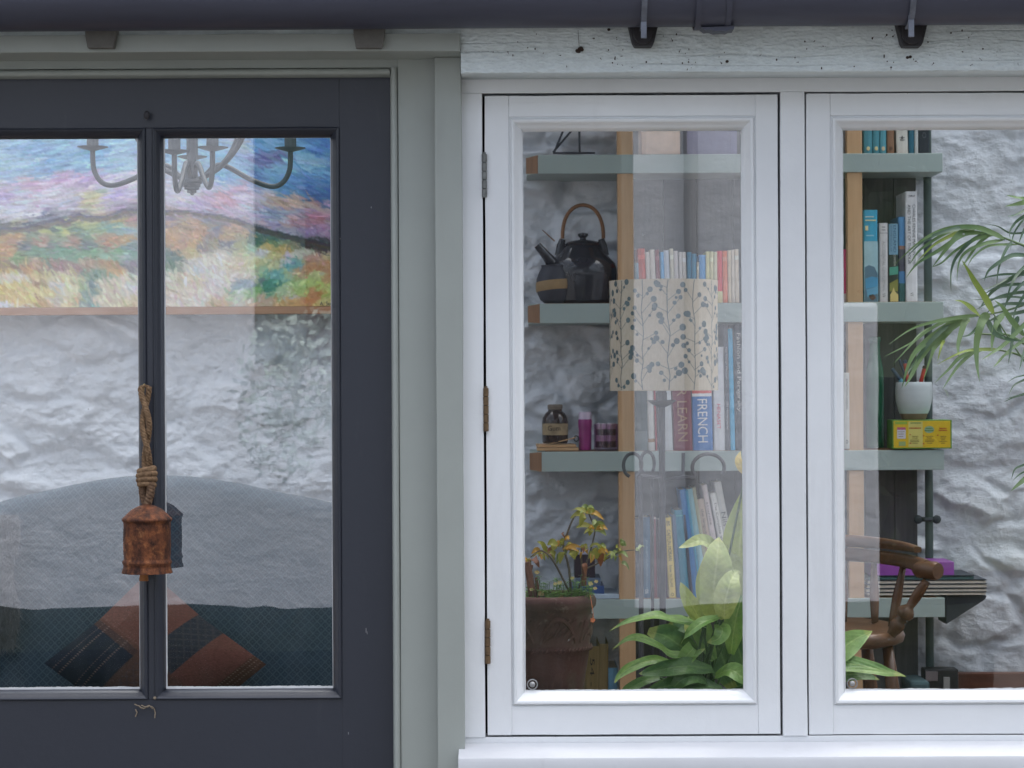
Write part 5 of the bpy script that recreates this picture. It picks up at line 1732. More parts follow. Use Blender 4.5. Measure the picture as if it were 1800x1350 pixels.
# rope moulding, one twist after another
rm = MB()
for i in range(60):
    a = 2 * math.pi * i / 60
    r = 74.9 * Kp
    p0 = Vector((pcx + r * math.cos(a), yt0 + r * math.sin(a), pz(1140)))
    p1 = Vector((pcx + r * math.cos(a + .085), yt0 + r * math.sin(a + .085), pz(1132.5)))
    rm.tube([p0, p0.lerp(p1, .5) + Vector((math.cos(a) * .001, math.sin(a) * .001, 0)), p1], [.0018, .0030, .0018], 6)
emit('rope_moulding', rm, m_terra, pp, smooth=True, kind='stuff')
sw = MB()
def on_pot(a, y, off=.0):
    r = np.interp(y, [1071, 1085, 1110, 1130], [76.3, 75.5, 74, 72.6]) * Kp + off
    return Vector((pcx + r * math.sin(a), yt0 - r * math.cos(a), pz(y)))
for i in range(6):
    a0 = i * math.pi / 3 + .22
    sw.tube([on_pot(a0 + t * .9 - .45, 1124 - 42 * math.cos((t - .5) * math.pi) ** .8 if True else 0, .0008) for t in [q / 16 for q in range(17)]], [.0026 + .0022 * math.sin(math.pi * q / 16) for q in range(17)], 6)
    for q in range(6):
        t = q / 5
        for (u0, v0, u1, v1) in ((-.34 + .11 * q, 1122 - 9 * math.sin(t * 3.1), -.20 + .13 * q, 1108 - 16 * math.sin(t * 3.1)), (-.50 + .17 * q, 1098 - 10 * t, -.40 + .17 * q, 1086 - 6 * t)):
            b0, b2 = on_pot(a0 + u0, v0, .0002), on_pot(a0 + u1, v1, .0006)
            b1 = on_pot(a0 + u0 * .35 + u1 * .65, v0 * .55 + v1 * .45 - 3, .0018)
            sw.tube([b0, b0.lerp(b1, .5) + Vector((0, -.0008, .0004)), b1, b2], [.0008, .0024, .0030, .0006], 6)
emit('leaf_swag', sw, m_terra, pp, smooth=True, kind='stuff')
m_soil = mat('dark_soil', (.025, .02, .015), .95, .3, 60, .6, 150)
random.seed(14)
so = MB()
so.lathe([(.001, pz(1050) + .001), (70 * Kp, pz(1053))], (pcx, yt0), 24, cap=False)
emit('soil', so, m_soil, pp)

shrub = thing('potted_shrub', 'small woody shrub with yellowing leaves growing in the terracotta pot', 'shrub', (pcx, yt0, pz(1050)))
m_stem = mat('shrub_stem', L(92, 84, 70), .7, .2, 60, .2)
m_bark = mat('shrub_old_stem', L(108, 74, 56), .85, .3, 60, .4, 160)
m_ly = leaf_mat('yellow_green_leaf', L(128, 132, 56), L(168, 164, 74), trans=.3)
m_lo = leaf_mat('orange_yellow_leaf', L(176, 130, 50), L(196, 156, 72), trans=.3)
m_lg = leaf_mat('pale_green_leaf', L(112, 130, 70), L(146, 158, 98), trans=.3)
m_lb = leaf_mat('brown_leaf', L(120, 76, 54), L(152, 100, 70), trans=.2)
m_clo = leaf_mat('clover_leaf', L(70, 110, 56), L(112, 146, 74), trans=.3)
def S3(x, y, d):
    return P(x, y, yt0 + d)
def branch(pl, r0, r1, mt=None, per=6):
    ps = cr([S3(*p) for p in pl], per)
    m = MB().tube(ps, [r0 + (r1 - r0) * i / (len(ps) - 1) for i in range(len(ps))], 7)
    emit('stem', m, mt or m_stem, shrub, smooth=True)
branch([(938, 1060, -.03), (934, 1035, -.035), (930, 1010, -.03), (926, 988, -.03)], .0085, .0065, m_bark)
branch([(946, 1058, -.03), (945, 1035, -.035), (942, 1015, -.03)], .0042, .0030, m_bark)
branch([(1026, 1030, 0), (1027, 1010, 0), (1026, 995, 0)], .0050, .0042, m_bark)
branch([(1004, 1052, 0), (1000, 1000, 0), (990, 958, 0), (996, 940, 0), (1010, 908, 0), (1028, 900, 0)], .0026, .0016)
branch([(1012, 1052, .02), (1028, 1000, .02), (1040, 960, .02), (1046, 930, .02), (1040, 915, .02), (1034, 900, .0)], .0020, .0012)
branch([(1005, 1050, -.01), (975, 990, -.03), (952, 968, -.03), (932, 980, -.03)], .0022, .0012)
branch([(1030, 1000, .01), (1062, 985, .01), (1090, 970, .01), (1128, 966, .01)], .0018, .0008)
branch([(1024, 1010, 0), (1022, 985, 0), (1022, 960, 0)], .002, .0015)
def sleaf(x0, y0, x1, y1, w, mt, d0=0, d1=-.015, nrm=(0, -.75, .65), fold=.3, curl=.0):
    """leaf from x0,y0 to its tip x1,y1 (photo pixels)"""
    a, b = S3(x0, y0, d0), S3(x1, y1, d1)
    mid = a.lerp(b, .5) + Vector((0, -.004, .006 + curl))
    ps = cr([a, mid, b], 5)
    m_ = len(ps)
    wd = [w * kk(yt0) * max(.03, math.sin(math.pi * (i / (m_ - 1)) ** .75)) for i in range(m_)]
    m = leaf_mesh(MB(), ps, wd, nrm, fold, .18, 4, seed=x0)
    emit('leaf', m, mt, shrub, smooth='all')
for a in [(1030, 902, 1003, 898, 5, m_ly), (1030, 900, 1062, 914, 7, m_lo), (1026, 906, 1002, 912, 8, m_ly), (1028, 906, 1019, 926, 8, m_ly), (1034, 900, 1044, 893, 6, m_lg), (1036, 902, 1022, 890, 6, m_lg), (1034, 903, 1046, 902, 7, m_ly),
          (1042, 928, 1012, 928, 7, m_ly), (1040, 930, 1036, 942, 8, m_ly), (1044, 928, 1064, 924, 7, m_lg), (1046, 932, 1066, 942, 7, m_lg), (1042, 924, 1050, 918, 5, m_lg),
          (992, 945, 988, 940, 4, m_lb), (994, 950, 1000, 949, 5, m_lo), (990, 952, 986, 960, 6, m_ly),
          (990, 968, 1022, 962, 6, m_lo), (988, 966, 1018, 970, 6, m_lo), (980, 960, 962, 958, 9, m_ly), (972, 968, 976, 952, 9, m_ly), (970, 972, 974, 985, 7, m_ly), (962, 972, 944, 952, 6, m_ly), (950, 970, 934, 974, 6, m_lo), (955, 976, 952, 984, 8, m_lo), (990, 970, 984, 992, 8, m_ly), (1000, 972, 1011, 984, 9, m_ly), (985, 974, 978, 992, 5, m_lg),
          (1036, 962, 1058, 962, 5, m_ly), (1050, 965, 1066, 962, 6, m_lg), (1052, 968, 1048, 984, 10, m_ly), (1046, 975, 1038, 990, 8, m_lo), (1054, 972, 1056, 996, 9, m_lb), (1024, 962, 1026, 972, 5, m_lb), (1026, 990, 1030, 1012, 6, m_lb),
          (1076, 978, 1088, 972, 5, m_lg), (1082, 972, 1074, 984, 6, m_lg), (1086, 974, 1104, 980, 6, m_lg), (1094, 960, 1096, 951, 7, m_lg), (1100, 960, 1090, 956, 4, m_lg), (1092, 990, 1106, 1002, 6, m_lg), (1118, 968, 1126, 974, 5, m_lg), (1122, 966, 1132, 962, 4, m_lg), (1066, 980, 1062, 988, 5, m_ly),
          (930, 986, 920, 996, 9, m_lb), (932, 986, 944, 990, 9, m_lb), (938, 988, 948, 998, 6, m_lb), (926, 990, 930, 1000, 7, m_lo)]:
    sleaf(a[0], a[1], a[2], a[3], a[4] * .78, a[5], d0=random.uniform(-.03, .02), d1=random.uniform(-.04, .02), nrm=(random.uniform(-.4, .4), -.8, random.uniform(.2, .8)))
random.seed(77)
for (nx_, ny_, sp_r, cnt) in ((1034, 904, 15, 9), (1046, 932, 13, 6), (990, 962, 17, 9), (955, 972, 16, 9), (1050, 972, 16, 9), (934, 990, 12, 6), (1085, 974, 14, 5), (1022, 968, 12, 5)):
    for q in range(cnt):
        a_ = random.uniform(0, 6.28); r0 = random.uniform(1, sp_r * .6); ln_ = random.uniform(9, 17)
        x0_, y0_ = nx_ + r0 * math.cos(a_), ny_ + r0 * math.sin(a_) * .7
        a2_ = a_ + random.uniform(-.7, .7)
        sleaf(x0_, y0_, x0_ + ln_ * math.cos(a2_), y0_ + ln_ * math.sin(a2_) * .55 + 3, random.uniform(2.6, 4.6), random.choice([m_ly, m_ly, m_lg, m_lo] if nx_ > 960 else [m_ly, m_lo, m_lb, m_ly]), d0=random.uniform(-.03, .02), d1=random.uniform(-.04, .02), nrm=(random.uniform(-.5, .5), -.8, random.uniform(.1, .9)))
clov = MB()
random.seed(31)
for i in range(330):
    x = random.uniform(926, 1042); y = 1052 - abs(random.gauss(0, 9)) - (24 * random.random() if random.random() < .4 else 0)
    d = random.uniform(-.06, .05)
    p = S3(x, y, d)
    for q in range(3):
        a = q * 2.1 + random.random()
        r = random.uniform(.0035, .0075)
        t = Vector((math.cos(a), math.sin(a) * .9, random.uniform(-.1, .45)))
        s_ = Vector((-math.sin(a), math.cos(a), 0))
        clov.add([p, p + t * r * .6 + s_ * r * .55, p + t * r * 1.1, p + t * r * .6 - s_ * r * .55], [(0, 1, 2, 3)])
    clov.tube([p, p - Vector((random.uniform(-.004, .004), 0, .02))], .0005, 3)
emit('clover', clov, m_clo, shrub, kind='stuff')
cy_ = MB()
for x, y, r in ((951, 1043, 6.5), (984, 1024, 5), (976, 1026, 4), (1038, 1026, 5), (1048, 1022, 4), (944, 1006, 5), (1006, 1016, 4), (986, 1050, 5), (934, 1036, 4), (1046, 1034, 4)):
    p = S3(x, y, -.045)
    for q in range(4):
        a = q * 1.57 + x
        t = Vector((math.cos(a), -.3, math.sin(a) * .8)); s_ = Vector((-math.sin(a), 0, math.cos(a)))
        rr = r * kk(yt0)
        cy_.add([p, p + t * rr * .6 + s_ * rr * .5, p + t * rr, p + t * rr * .6 - s_ * rr * .5], [(0, 1, 2, 3)])
emit('clover', cy_, leaf_mat('pale_dry_leaf', L(196, 170, 110), L(214, 196, 146), trans=.2), shrub, kind='stuff')
fl = MB()
p = S3(1042, 1090, -.075)
for q in range(5):
    a = q * 1.26
    t = Vector((math.cos(a), -.2, math.sin(a))); s_ = Vector((-math.sin(a), 0, math.cos(a)))
    fl.add([p, p + t * .003 + s_ * .0022, p + t * .0055, p + t * .003 - s_ * .0022], [(0, 1, 2, 3)])
fl.tube([p, p + Vector((.001, 0, .012)), p + Vector((-.004, 0.012, .045))], .0005, 4)
emit('flower', fl, mat('coral_petal', L(206, 124, 84), .6, .1, 50, 0), shrub)

# ------------------------------------------------------------------ broad-leaved plant in the left window
yl = .40
lily = thing('peace_lily', 'broad leaved green house plant at the bottom of the left window', 'house plant', (PX(1235, yl), yl, bench_z))
m_l1 = leaf_mat('broad_leaf_light', L(132, 152, 78), L(166, 180, 104), trans=.32, scale=5)
m_l2 = leaf_mat('broad_leaf_mid', L(84, 120, 60), L(122, 150, 80), trans=.30, scale=5)
m_l3 = leaf_mat('broad_leaf_dark', L(46, 80, 44), L(76, 108, 54), trans=.25, scale=5)
def lp(x, y, d):
    return P(x, y, yl + d)
PAL = {'m_l1': ((150, 166, 96), (178, 190, 118), (196, 204, 146)), 'm_l2': ((100, 140, 72), (130, 164, 90), (164, 188, 122)), 'm_l3': ((62, 100, 56), (88, 124, 66), (116, 146, 88))}
def vein_mat():
    n = N('veined_leaf')
    a_ = n.n.new('ShaderNodeAttribute'); a_.attribute_name = 'col'
    v_ = n.vec((1, 1, 1))
    c_ = n.mix(1.0, a_.outputs['Color'], n.ramp(n.noise(v_, 55, 5, .65), [(.3, (.80, .80, .78)), (.7, (1.1, 1.1, 1.05))]), 'MULTIPLY')
    n.col(c_).set(.38, 0, .45)
    n.bump(n.noise(v_, 220, 3, .6), .25, .0012)
    out = [q for q in n.n if q.type == 'OUTPUT_MATERIAL'][0]
    tl_ = n.n.new('ShaderNodeBsdfTranslucent')
    n.l.new(n.mix(1.0, c_, (1.0, 1.05, .5), 'MULTIPLY'), tl_.inputs['Color'])
    mx = n.n.new('ShaderNodeMixShader'); mx.inputs[0].default_value = .25
    n.l.new(n.p.outputs[0], mx.inputs[1]); n.l.new(tl_.outputs[0], mx.inputs[2]); n.l.new(mx.outputs[0], out.inputs['Surface'])
    return n.m
m_vein = vein_mat()
def biglf(mid, widths, mt, nrm=(0, -1, .25), fold=.22, wav=.12, seed=0, veins=.0012, per=5, stalk=True):
    per = 11
    ps = cr([lp(*q) for q in mid], per)
    ws = [float(q[0]) for q in cr([(w,) for w in widths], per)]
    k = kk(yl)
    ws = [max(.4, w) * k for w in ws]
    na = 20
    pts = [Vector(p) for p in ps]
    n_ = len(pts)
    Ltot = sum((pts[i + 1] - pts[i]).length for i in range(n_ - 1))
    rows, cols = [], []
    pal = [np.array(L(*c)) for c in (PAL['m_l1'] if mt is m_l1 else PAL['m_l2'] if mt is m_l2 else PAL['m_l3'] if mt is m_l3 else ((196, 170, 96), (206, 184, 112), (214, 196, 130)))]
    rs_ = random.Random(seed * 13 + 5)
    run = 0
    for i, p in enumerate(pts):
        if i: run += (p - pts[i - 1]).length
        t = (pts[min(i + 1, n_ - 1)] - pts[max(i - 1, 0)]).normalized()
        nn = Vector(nrm); nn = (nn - t * nn.dot(t)).normalized()
        side = t.cross(nn)
        row = []
        for j in range(na + 1):
            s_ = (j / na) * 2 - 1
            as_ = abs(s_)
            lift = as_ ** 1.3 * fold * ws[i]
            w_ = wav * ws[i] * math.sin(run * 95 + seed + (1.7 if s_ > 0 else 0)) * as_ ** 2
            ph = (run - as_ * ws[i] * .75) / .0125 + (.3 if s_ > 0 else 0)
            vv = math.cos(2 * math.pi * ph)
            rel = -.0011 * max(0, vv) ** 3 * (1 - as_ ** 4) * min(1, ws[i] / .015) + .0006 * (1 - as_)
            row.append(p + side * s_ * ws[i] + nn * (lift + w_ + rel + .006 * n1(run * 22 + seed * 3, seed) ))
            c_ = pal[0] * .5 + pal[1] * .5
            c_ = c_ * (1 - .22 * max(0, vv) ** 4 * (1 - as_))
            c_ = c_ + (pal[1] - pal[0]) * .6 * n1(run * 30 + s_ * 2 + seed, seed + 3)
            if as_ < .09: c_ = c_ * .35 + pal[2] * .65
            if as_ > .9: c_ = c_ * .8 + pal[2] * .25
            if i > n_ - 7: c_ = c_ * .75 + np.array(L(190, 180, 100)) * .3
            cols.append(c_)
        rows.append(row)
    m = MB().grid(rows)
    o_ = emit('leaf', m, m_vein, lily, smooth='all')
    set_colors(o_, np.clip(np.array(cols), 0, 1))
    if stalk:
        a = Vector(ps[0]); b = Vector((PX(1235, yl) + rs_.uniform(-.03, .03), yl + rs_.uniform(-.02, .03), bench_z + .115))
        emit('stalk', MB().tube(cr([a, a.lerp(b, .5) + Vector((0, .01, 0)), b], 5), .0024, 6), m_l3, lily, smooth='all')
# upright leaf, centre
biglf([(1262, 1092, .02), (1258, 1065, -.01), (1256, 1035, -.03), (1258, 1000, -.03), (1262, 965, -.02), (1264, 943, 0)], [9, 28, 34, 30, 17, .5], m_l1, (.12, -1, .15), .14, .07, 1)
# leaf pointing left from the top
biglf([(1262, 985, .03), (1248, 962, .01), (1230, 951, 0), (1212, 954, -.01), (1193, 963, -.02)], [5, 14, 13, 8, .5], m_l1, (.1, -.8, .75), .25, .1, 2)
# tall leaf at the right edge
biglf([(1292, 1090, .05), (1296, 1030, .04), (1300, 970, .03), (1306, 910, .02), (1312, 850, .0)], [8, 26, 32, 24, 1], m_l1, (-.25, -1, .1), .16, .06, 3)
# front leaf with pale curled tip, right
biglf([(1272, 1085, -.03), (1274, 1062, -.05), (1280, 1038, -.06), (1286, 1018, -.05), (1296, 1006, -.03), (1302, 1007, -.02)], [8, 20, 22, 15, 6, .5], m_l1, (.1, -1, .35), .2, .08, 4)
# small pale pointed leaf
biglf([(1232, 1090, .0), (1219, 1068, -.02), (1207, 1045, -.03), (1198, 1025, -.02)], [7, 14, 11, .5], m_l1, (-.35, -1, .2), .3, .1, 5)
# long leaf to the left, upper
biglf([(1240, 1100, .02), (1205, 1094, -.02), (1170, 1087, -.06), (1135, 1086, -.08), (1105, 1093, -.08), (1072, 1112, -.07)], [5, 15, 13, 9, 6, .5], m_l2, (.1, -.55, .85), .15, .10, 6)
# leaf under it, curling to the lower left
biglf([(1215, 1092, .05), (1212, 1100, .03), (1209, 1108, .02), (1207, 1114, .01)], [9, 10, 7, .5], m_l1, (0, -1, .1), .3, .1, 7, stalk=False)
biglf([(1270, 1085, -.02), (1252, 1092, -.05), (1228, 1100, -.07), (1208, 1116, -.07), (1196, 1132, -.05)], [4, 8, 11, 7, .5], m_l2, (0, -.6, .8), .3, .08, 8)
# second long leaf
biglf([(1222, 1152, .02), (1190, 1150, -.03), (1160, 1138, -.06), (1130, 1124, -.08), (1105, 1124, -.08), (1076, 1140, -.07)], [5, 12, 13, 10, 7, .5], m_l2, (0, -.6, .8), .15, .12, 9)
biglf([(1218, 1140, -.01), (1206, 1154, -.03), (1197, 1168, -.04), (1194, 1190, -.04)], [14, 15, 9, .5], m_l2, (.2, -1, .3), .3, .08, 10, stalk=False)
biglf([(1205, 1155, .01), (1222, 1148, -.03), (1240, 1140, -.04)], [3, 8, .5], m_l2, (0, -.7, .7), .3, .06, 11, stalk=False)
# dark broad leaves behind
biglf([(1225, 1150, .06), (1195, 1135, .05), (1170, 1118, .06), (1140, 1110, .08)], [10, 24, 22, 6], m_l3, (-.1, -1, .3), .15, .06, 12)
biglf([(1250, 1180, .0), (1215, 1172, -.04), (1175, 1176, -.05), (1140, 1182, -.04), (1124, 1185, -.03)], [8, 17, 16, 9, .5], m_l3, (0, -.8, .6), .15, .08, 13)
biglf([(1190, 1166, .03), (1150, 1160, .01), (1112, 1172, 0), (1090, 1186, -.01), (1080, 1200, -.02)], [5, 9, 10, 6, .5], m_l2, (-.1, -.8, .6), .2, .1, 14)
biglf([(1270, 1215, .0), (1220, 1203, -.04), (1170, 1210, -.05), (1120, 1222, -.04)], [10, 20, 16, .5], m_l3, (0, -.7, .7), .12, .08, 15)
biglf([(1240, 1110, .06), (1262, 1140, .05), (1276, 1175, .05), (1290, 1215, .06)], [8, 26, 28, 6], m_l3, (.2, -1, .2), .15, .06, 16)
biglf([(1262, 1095, -.02), (1270, 1108, -.04), (1262, 1124, -.05), (1244, 1130, -.04)], [8, 14, 11, .5], m_l2, (0, -.9, .4), .3, .08, 17)
biglf([(1280, 1100, .05), (1298, 1140, .04), (1310, 1190, .04), (1318, 1230, .05)], [8, 18, 20, 4], m_l3, (-.2, -1, .2), .2, .06, 18)
biglf([(1245, 1120, .07), (1235, 1150, .07), (1225, 1185, .08), (1215, 1225, .08)], [8, 22, 24, 4], m_l3, (.1, -1, .1), .15, .06, 19)
biglf([(1160, 1192, .04), (1132, 1196, .02), (1105, 1212, .02), (1085, 1230, .02)], [5, 9, 9, .5], m_l3, (0, -.8, .6), .2, .1, 20)
biglf([(1285, 1150, .02), (1290, 1110, .0), (1298, 1070, -.01), (1312, 1030, -.01)], [6, 18, 18, 1], m_l2, (-.3, -1, .2), .2, .08, 31)
biglf([(1255, 1160, .03), (1240, 1125, .02), (1228, 1095, .02), (1214, 1062, .03)], [6, 17, 18, 2], m_l2, (.2, -1, .2), .2, .08, 32)
biglf([(1260, 1190, -.01), (1282, 1180, -.04), (1300, 1188, -.05), (1318, 1204, -.05)], [6, 15, 15, 1], m_l2, (0, -.8, .6), .2, .08, 33)
biglf([(1240, 1200, -.02), (1222, 1188, -.05), (1196, 1196, -.06), (1170, 1224, -.05)], [6, 15, 14, 1], m_l3, (0, -.8, .6), .2, .08, 34)
biglf([(1278, 1060, .04), (1288, 1025, .03), (1282, 985, .03), (1290, 940, .04)], [8, 22, 20, 1], m_l1, (.3, -1, .1), .16, .08, 35)
biglf([(1235, 1130, .05), (1218, 1108, .05), (1196, 1096, .06), (1172, 1098, .07)], [6, 15, 14, 1], m_l3, (0, -1, .4), .2, .08, 36)
# the same plant also reaches into the right window behind the mullion
biglf([(1395, 1170, -.02), (1430, 1155, -.05), (1470, 1145, -.06), (1505, 1122, -.04), (1535, 1108, -.02)], [8, 18, 24, 17, .5], m_l2, (.1, -.9, .45), .2, .07, 21, stalk=False)
biglf([(1395, 1190, -.03), (1440, 1176, -.06), (1490, 1165, -.07), (1545, 1176, -.07), (1590, 1192, -.06)], [8, 17, 17, 12, .5], m_l2, (0, -.75, .65), .12, .06, 22, stalk=False)
biglf([(1395, 1200, -.01), (1450, 1190, -.04), (1490, 1186, -.05), (1525, 1190, -.05), (1545, 1196, -.04)], [8, 14, 15, 8, .5], m_l3, (0, -.75, .65), .12, .06, 23, stalk=False)
emit('stalk', MB().tube(cr([lp(1395, 1190, -.02), lp(1340, 1195, 0), lp(1280, 1215, .02)], 6), .0026, 6), m_l3, lily, smooth='all')
lc = (PX(1235, yl), yl)
m_pot2 = mat('dark_glazed_pot', L(50, 62, 58), .35, .15, 8, .1)
emit('pot', MB().lathe([(.001, bench_z), (.075, bench_z), (.098, bench_z + .11), (.103, bench_z + .115), (.10, bench_z + .12), (.09, bench_z + .112), (.001, bench_z + .105)], lc, 32), m_pot2, lily, smooth=True)
# a pale reflection-like sliver of dry leaf by the right edge, and the yellow leaf at the window edge above
biglf([(1310, 835, .0), (1303, 822, -.01), (1299, 808, -.01), (1303, 792, 0)], [2, 7, 7, .5], leaf_mat('yellow_leaf', L(196, 170, 96), L(214, 196, 130), trans=.25), (.2, -1, .1), .2, .06, 24)

# ------------------------------------------------------------------ palm at the right
yp_ = .78
palm = thing('parlour_palm', 'feathery green palm with arching fronds at the right edge', 'palm', (PX(1850, yp_), yp_, .012))
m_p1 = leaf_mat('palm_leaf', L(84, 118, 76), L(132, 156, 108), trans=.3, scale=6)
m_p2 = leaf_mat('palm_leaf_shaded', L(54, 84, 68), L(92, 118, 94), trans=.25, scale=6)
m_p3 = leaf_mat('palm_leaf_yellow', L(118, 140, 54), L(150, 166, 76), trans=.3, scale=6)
m_pr = mat('palm_rib', L(96, 120, 80), .5, .2, 20, .1)
def Pp(x, y, d=0):
    return P(x, y, yp_ + d)
random.seed(9)
def blade(pl, w, mt=None, d=0.0, nrm=None):
    mt = mt or m_p1
    n_ = len(pl)
    dd = [d + random.uniform(-.01, .01) - .05 * i / (n_ - 1) for i in range(n_)]
    ps = cr([Pp(x, y, q) for (x, y), q in zip(pl, dd)], 5)
    m_ = len(ps)
    wd = [w * kk(yp_) * .62 * max(.05, min(1, (i / (m_ - 1)) * 5 + .35) * (1 - (i / (m_ - 1)) ** 2.2)) for i in range(m_)]
    m = leaf_mesh(MB(), ps, wd, nrm or (random.uniform(-.5, .5), -.85, random.uniform(.1, .6)), .25, 0, 2)
    emit('leaflet', m, mt, palm, smooth='all')
def rib(pl, r=.003, d=0, name='frond_rib'):
    ps = cr([Pp(x, y, d) for x, y in pl], 6)
    emit(name, MB().tube(ps, [r * (1 - .6 * i / len(ps)) for i in range(len(ps))], 6), m_pr, palm, smooth='all')
A, Bq, Cq = m_p1, m_p2, m_p3
rib([(1850, 470), (1815, 440), (1780, 424), (1745, 411), (1708, 400)], .0034)
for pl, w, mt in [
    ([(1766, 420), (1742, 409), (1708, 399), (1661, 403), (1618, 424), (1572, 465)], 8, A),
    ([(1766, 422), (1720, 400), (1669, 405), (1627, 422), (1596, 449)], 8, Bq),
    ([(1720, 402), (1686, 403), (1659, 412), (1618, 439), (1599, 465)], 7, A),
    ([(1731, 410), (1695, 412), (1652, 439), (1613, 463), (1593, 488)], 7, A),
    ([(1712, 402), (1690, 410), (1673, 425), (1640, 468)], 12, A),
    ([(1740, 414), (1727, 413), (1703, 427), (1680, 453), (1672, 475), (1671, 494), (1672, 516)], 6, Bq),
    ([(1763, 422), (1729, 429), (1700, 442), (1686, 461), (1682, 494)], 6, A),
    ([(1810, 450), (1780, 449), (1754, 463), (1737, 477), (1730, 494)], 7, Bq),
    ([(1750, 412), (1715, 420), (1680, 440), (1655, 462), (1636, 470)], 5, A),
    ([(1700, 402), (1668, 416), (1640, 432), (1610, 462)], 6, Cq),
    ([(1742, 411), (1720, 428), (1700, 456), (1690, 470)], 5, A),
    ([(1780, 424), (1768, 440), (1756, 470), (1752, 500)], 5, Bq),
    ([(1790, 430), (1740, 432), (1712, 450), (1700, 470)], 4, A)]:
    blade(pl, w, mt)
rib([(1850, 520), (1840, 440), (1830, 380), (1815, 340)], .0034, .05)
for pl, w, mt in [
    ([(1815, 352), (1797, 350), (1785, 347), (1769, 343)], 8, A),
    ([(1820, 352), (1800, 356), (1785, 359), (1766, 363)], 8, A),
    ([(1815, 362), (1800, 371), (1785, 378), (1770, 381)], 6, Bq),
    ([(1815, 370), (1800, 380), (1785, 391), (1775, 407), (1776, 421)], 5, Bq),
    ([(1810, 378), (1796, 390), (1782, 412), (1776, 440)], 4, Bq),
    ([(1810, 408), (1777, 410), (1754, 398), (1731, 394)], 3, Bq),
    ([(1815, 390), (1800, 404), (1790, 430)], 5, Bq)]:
    blade(pl, w, mt, .05)
rib([(1850, 700), (1790, 620), (1746, 551), (1712, 494), (1694, 460)], .0020, -.02, 'spear_stalk')
blade([(1746, 551), (1730, 522), (1712, 494), (1702, 476), (1691, 458)], 11, Cq, -.02, (.3, -1, .1))
blade([(1724, 558), (1712, 546), (1700, 536), (1689, 530), (1678, 528)], 9, Cq, -.02)
blade([(1800, 590), (1775, 560), (1762, 540), (1748, 528)], 9, A, -.02)
rib([(1850, 520), (1800, 536), (1760, 548), (1715, 556)], .0032, .06)
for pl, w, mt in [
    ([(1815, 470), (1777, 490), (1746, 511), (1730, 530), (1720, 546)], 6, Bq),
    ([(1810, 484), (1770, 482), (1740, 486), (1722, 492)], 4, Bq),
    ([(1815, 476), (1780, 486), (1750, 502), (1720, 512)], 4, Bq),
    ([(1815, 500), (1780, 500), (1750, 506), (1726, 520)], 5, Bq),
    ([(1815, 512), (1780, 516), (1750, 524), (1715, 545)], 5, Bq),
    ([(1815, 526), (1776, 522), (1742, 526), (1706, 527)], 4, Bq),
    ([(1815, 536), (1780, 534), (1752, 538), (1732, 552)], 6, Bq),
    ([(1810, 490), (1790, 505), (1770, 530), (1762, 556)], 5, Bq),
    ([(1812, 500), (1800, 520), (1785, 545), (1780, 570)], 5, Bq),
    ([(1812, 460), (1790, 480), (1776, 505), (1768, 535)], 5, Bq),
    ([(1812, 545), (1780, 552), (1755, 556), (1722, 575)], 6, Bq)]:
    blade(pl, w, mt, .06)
for pl, w, mt in [
    ([(1720, 554), (1679, 559), (1641, 566), (1601, 579), (1563, 605)], 6, A),
    ([(1706, 556), (1667, 562), (1621, 588), (1588, 621)], 6, A),
    ([(1684, 565), (1650, 569), (1609, 598), (1580, 614), (1554, 627)], 4, A),
    ([(1690, 560), (1641, 590), (1603, 627), (1585, 682)], 11, A),
    ([(1700, 560), (1650, 592), (1618, 630), (1600, 664), (1590, 680)], 10, A),
    ([(1680, 570), (1646, 606), (1638, 622), (1622, 672)], 8, A),
    ([(1660, 568), (1622, 584), (1596, 612), (1570, 640)], 4, A),
    ([(1672, 566), (1636, 600), (1606, 640), (1594, 660)], 7, Bq),
    ([(1704, 560), (1696, 566), (1690, 583), (1684, 608), (1686, 632)], 10, A),
    ([(1740, 554), (1729, 559), (1722, 576), (1716, 605), (1717, 641), (1722, 671)], 13, A),
    ([(1765, 550), (1757, 562), (1749, 576), (1744, 602), (1744, 620)], 9, A),
    ([(1660, 598), (1655, 608), (1648, 635)], 5, Cq),
    ([(1790, 556), (1782, 575), (1778, 605), (1772, 640)], 8, Bq),
    ([(1735, 560), (1748, 585), (1772, 596), (1800, 600)], 8, Bq),
    ([(1720, 572), (1705, 588), (1690, 592)], 4, Bq),
    ([(1750, 556), (1756, 580), (1766, 596)], 9, Bq)]:
    blade(pl, w, mt, -.01)
rib([(1850, 655), (1800, 628), (1771, 618), (1740, 614), (1713, 615)], .003, -.01)
for pl, w, mt in [
    ([(1815, 556), (1771, 601), (1748, 618), (1726, 632)], 7, A),
    ([(1757, 615), (1713, 615), (1684, 622), (1647, 641)], 6, Cq),
    ([(1728, 615), (1690, 627), (1667, 650), (1643, 673)], 6, A),
    ([(1715, 616), (1684, 644), (1657, 684)], 6, A),
    ([(1820, 580), (1790, 605), (1770, 620), (1754, 640)], 6, A),
    ([(1780, 620), (1765, 625), (1752, 640), (1746, 645)], 4, A),
    ([(1806, 600), (1798, 625), (1792, 650)], 5, Bq),
    ([(1660, 684), (1664, 690), (1668, 700)], 1.5, A)]:
    blade(pl, w, mt, -.02)
rib([(1850, 640), (1780, 592), (1742, 588), (1712, 586)], .0034, .04)
rib([(1850, 800), (1830, 740), (1815, 690), (1812, 640)], .003, .0)
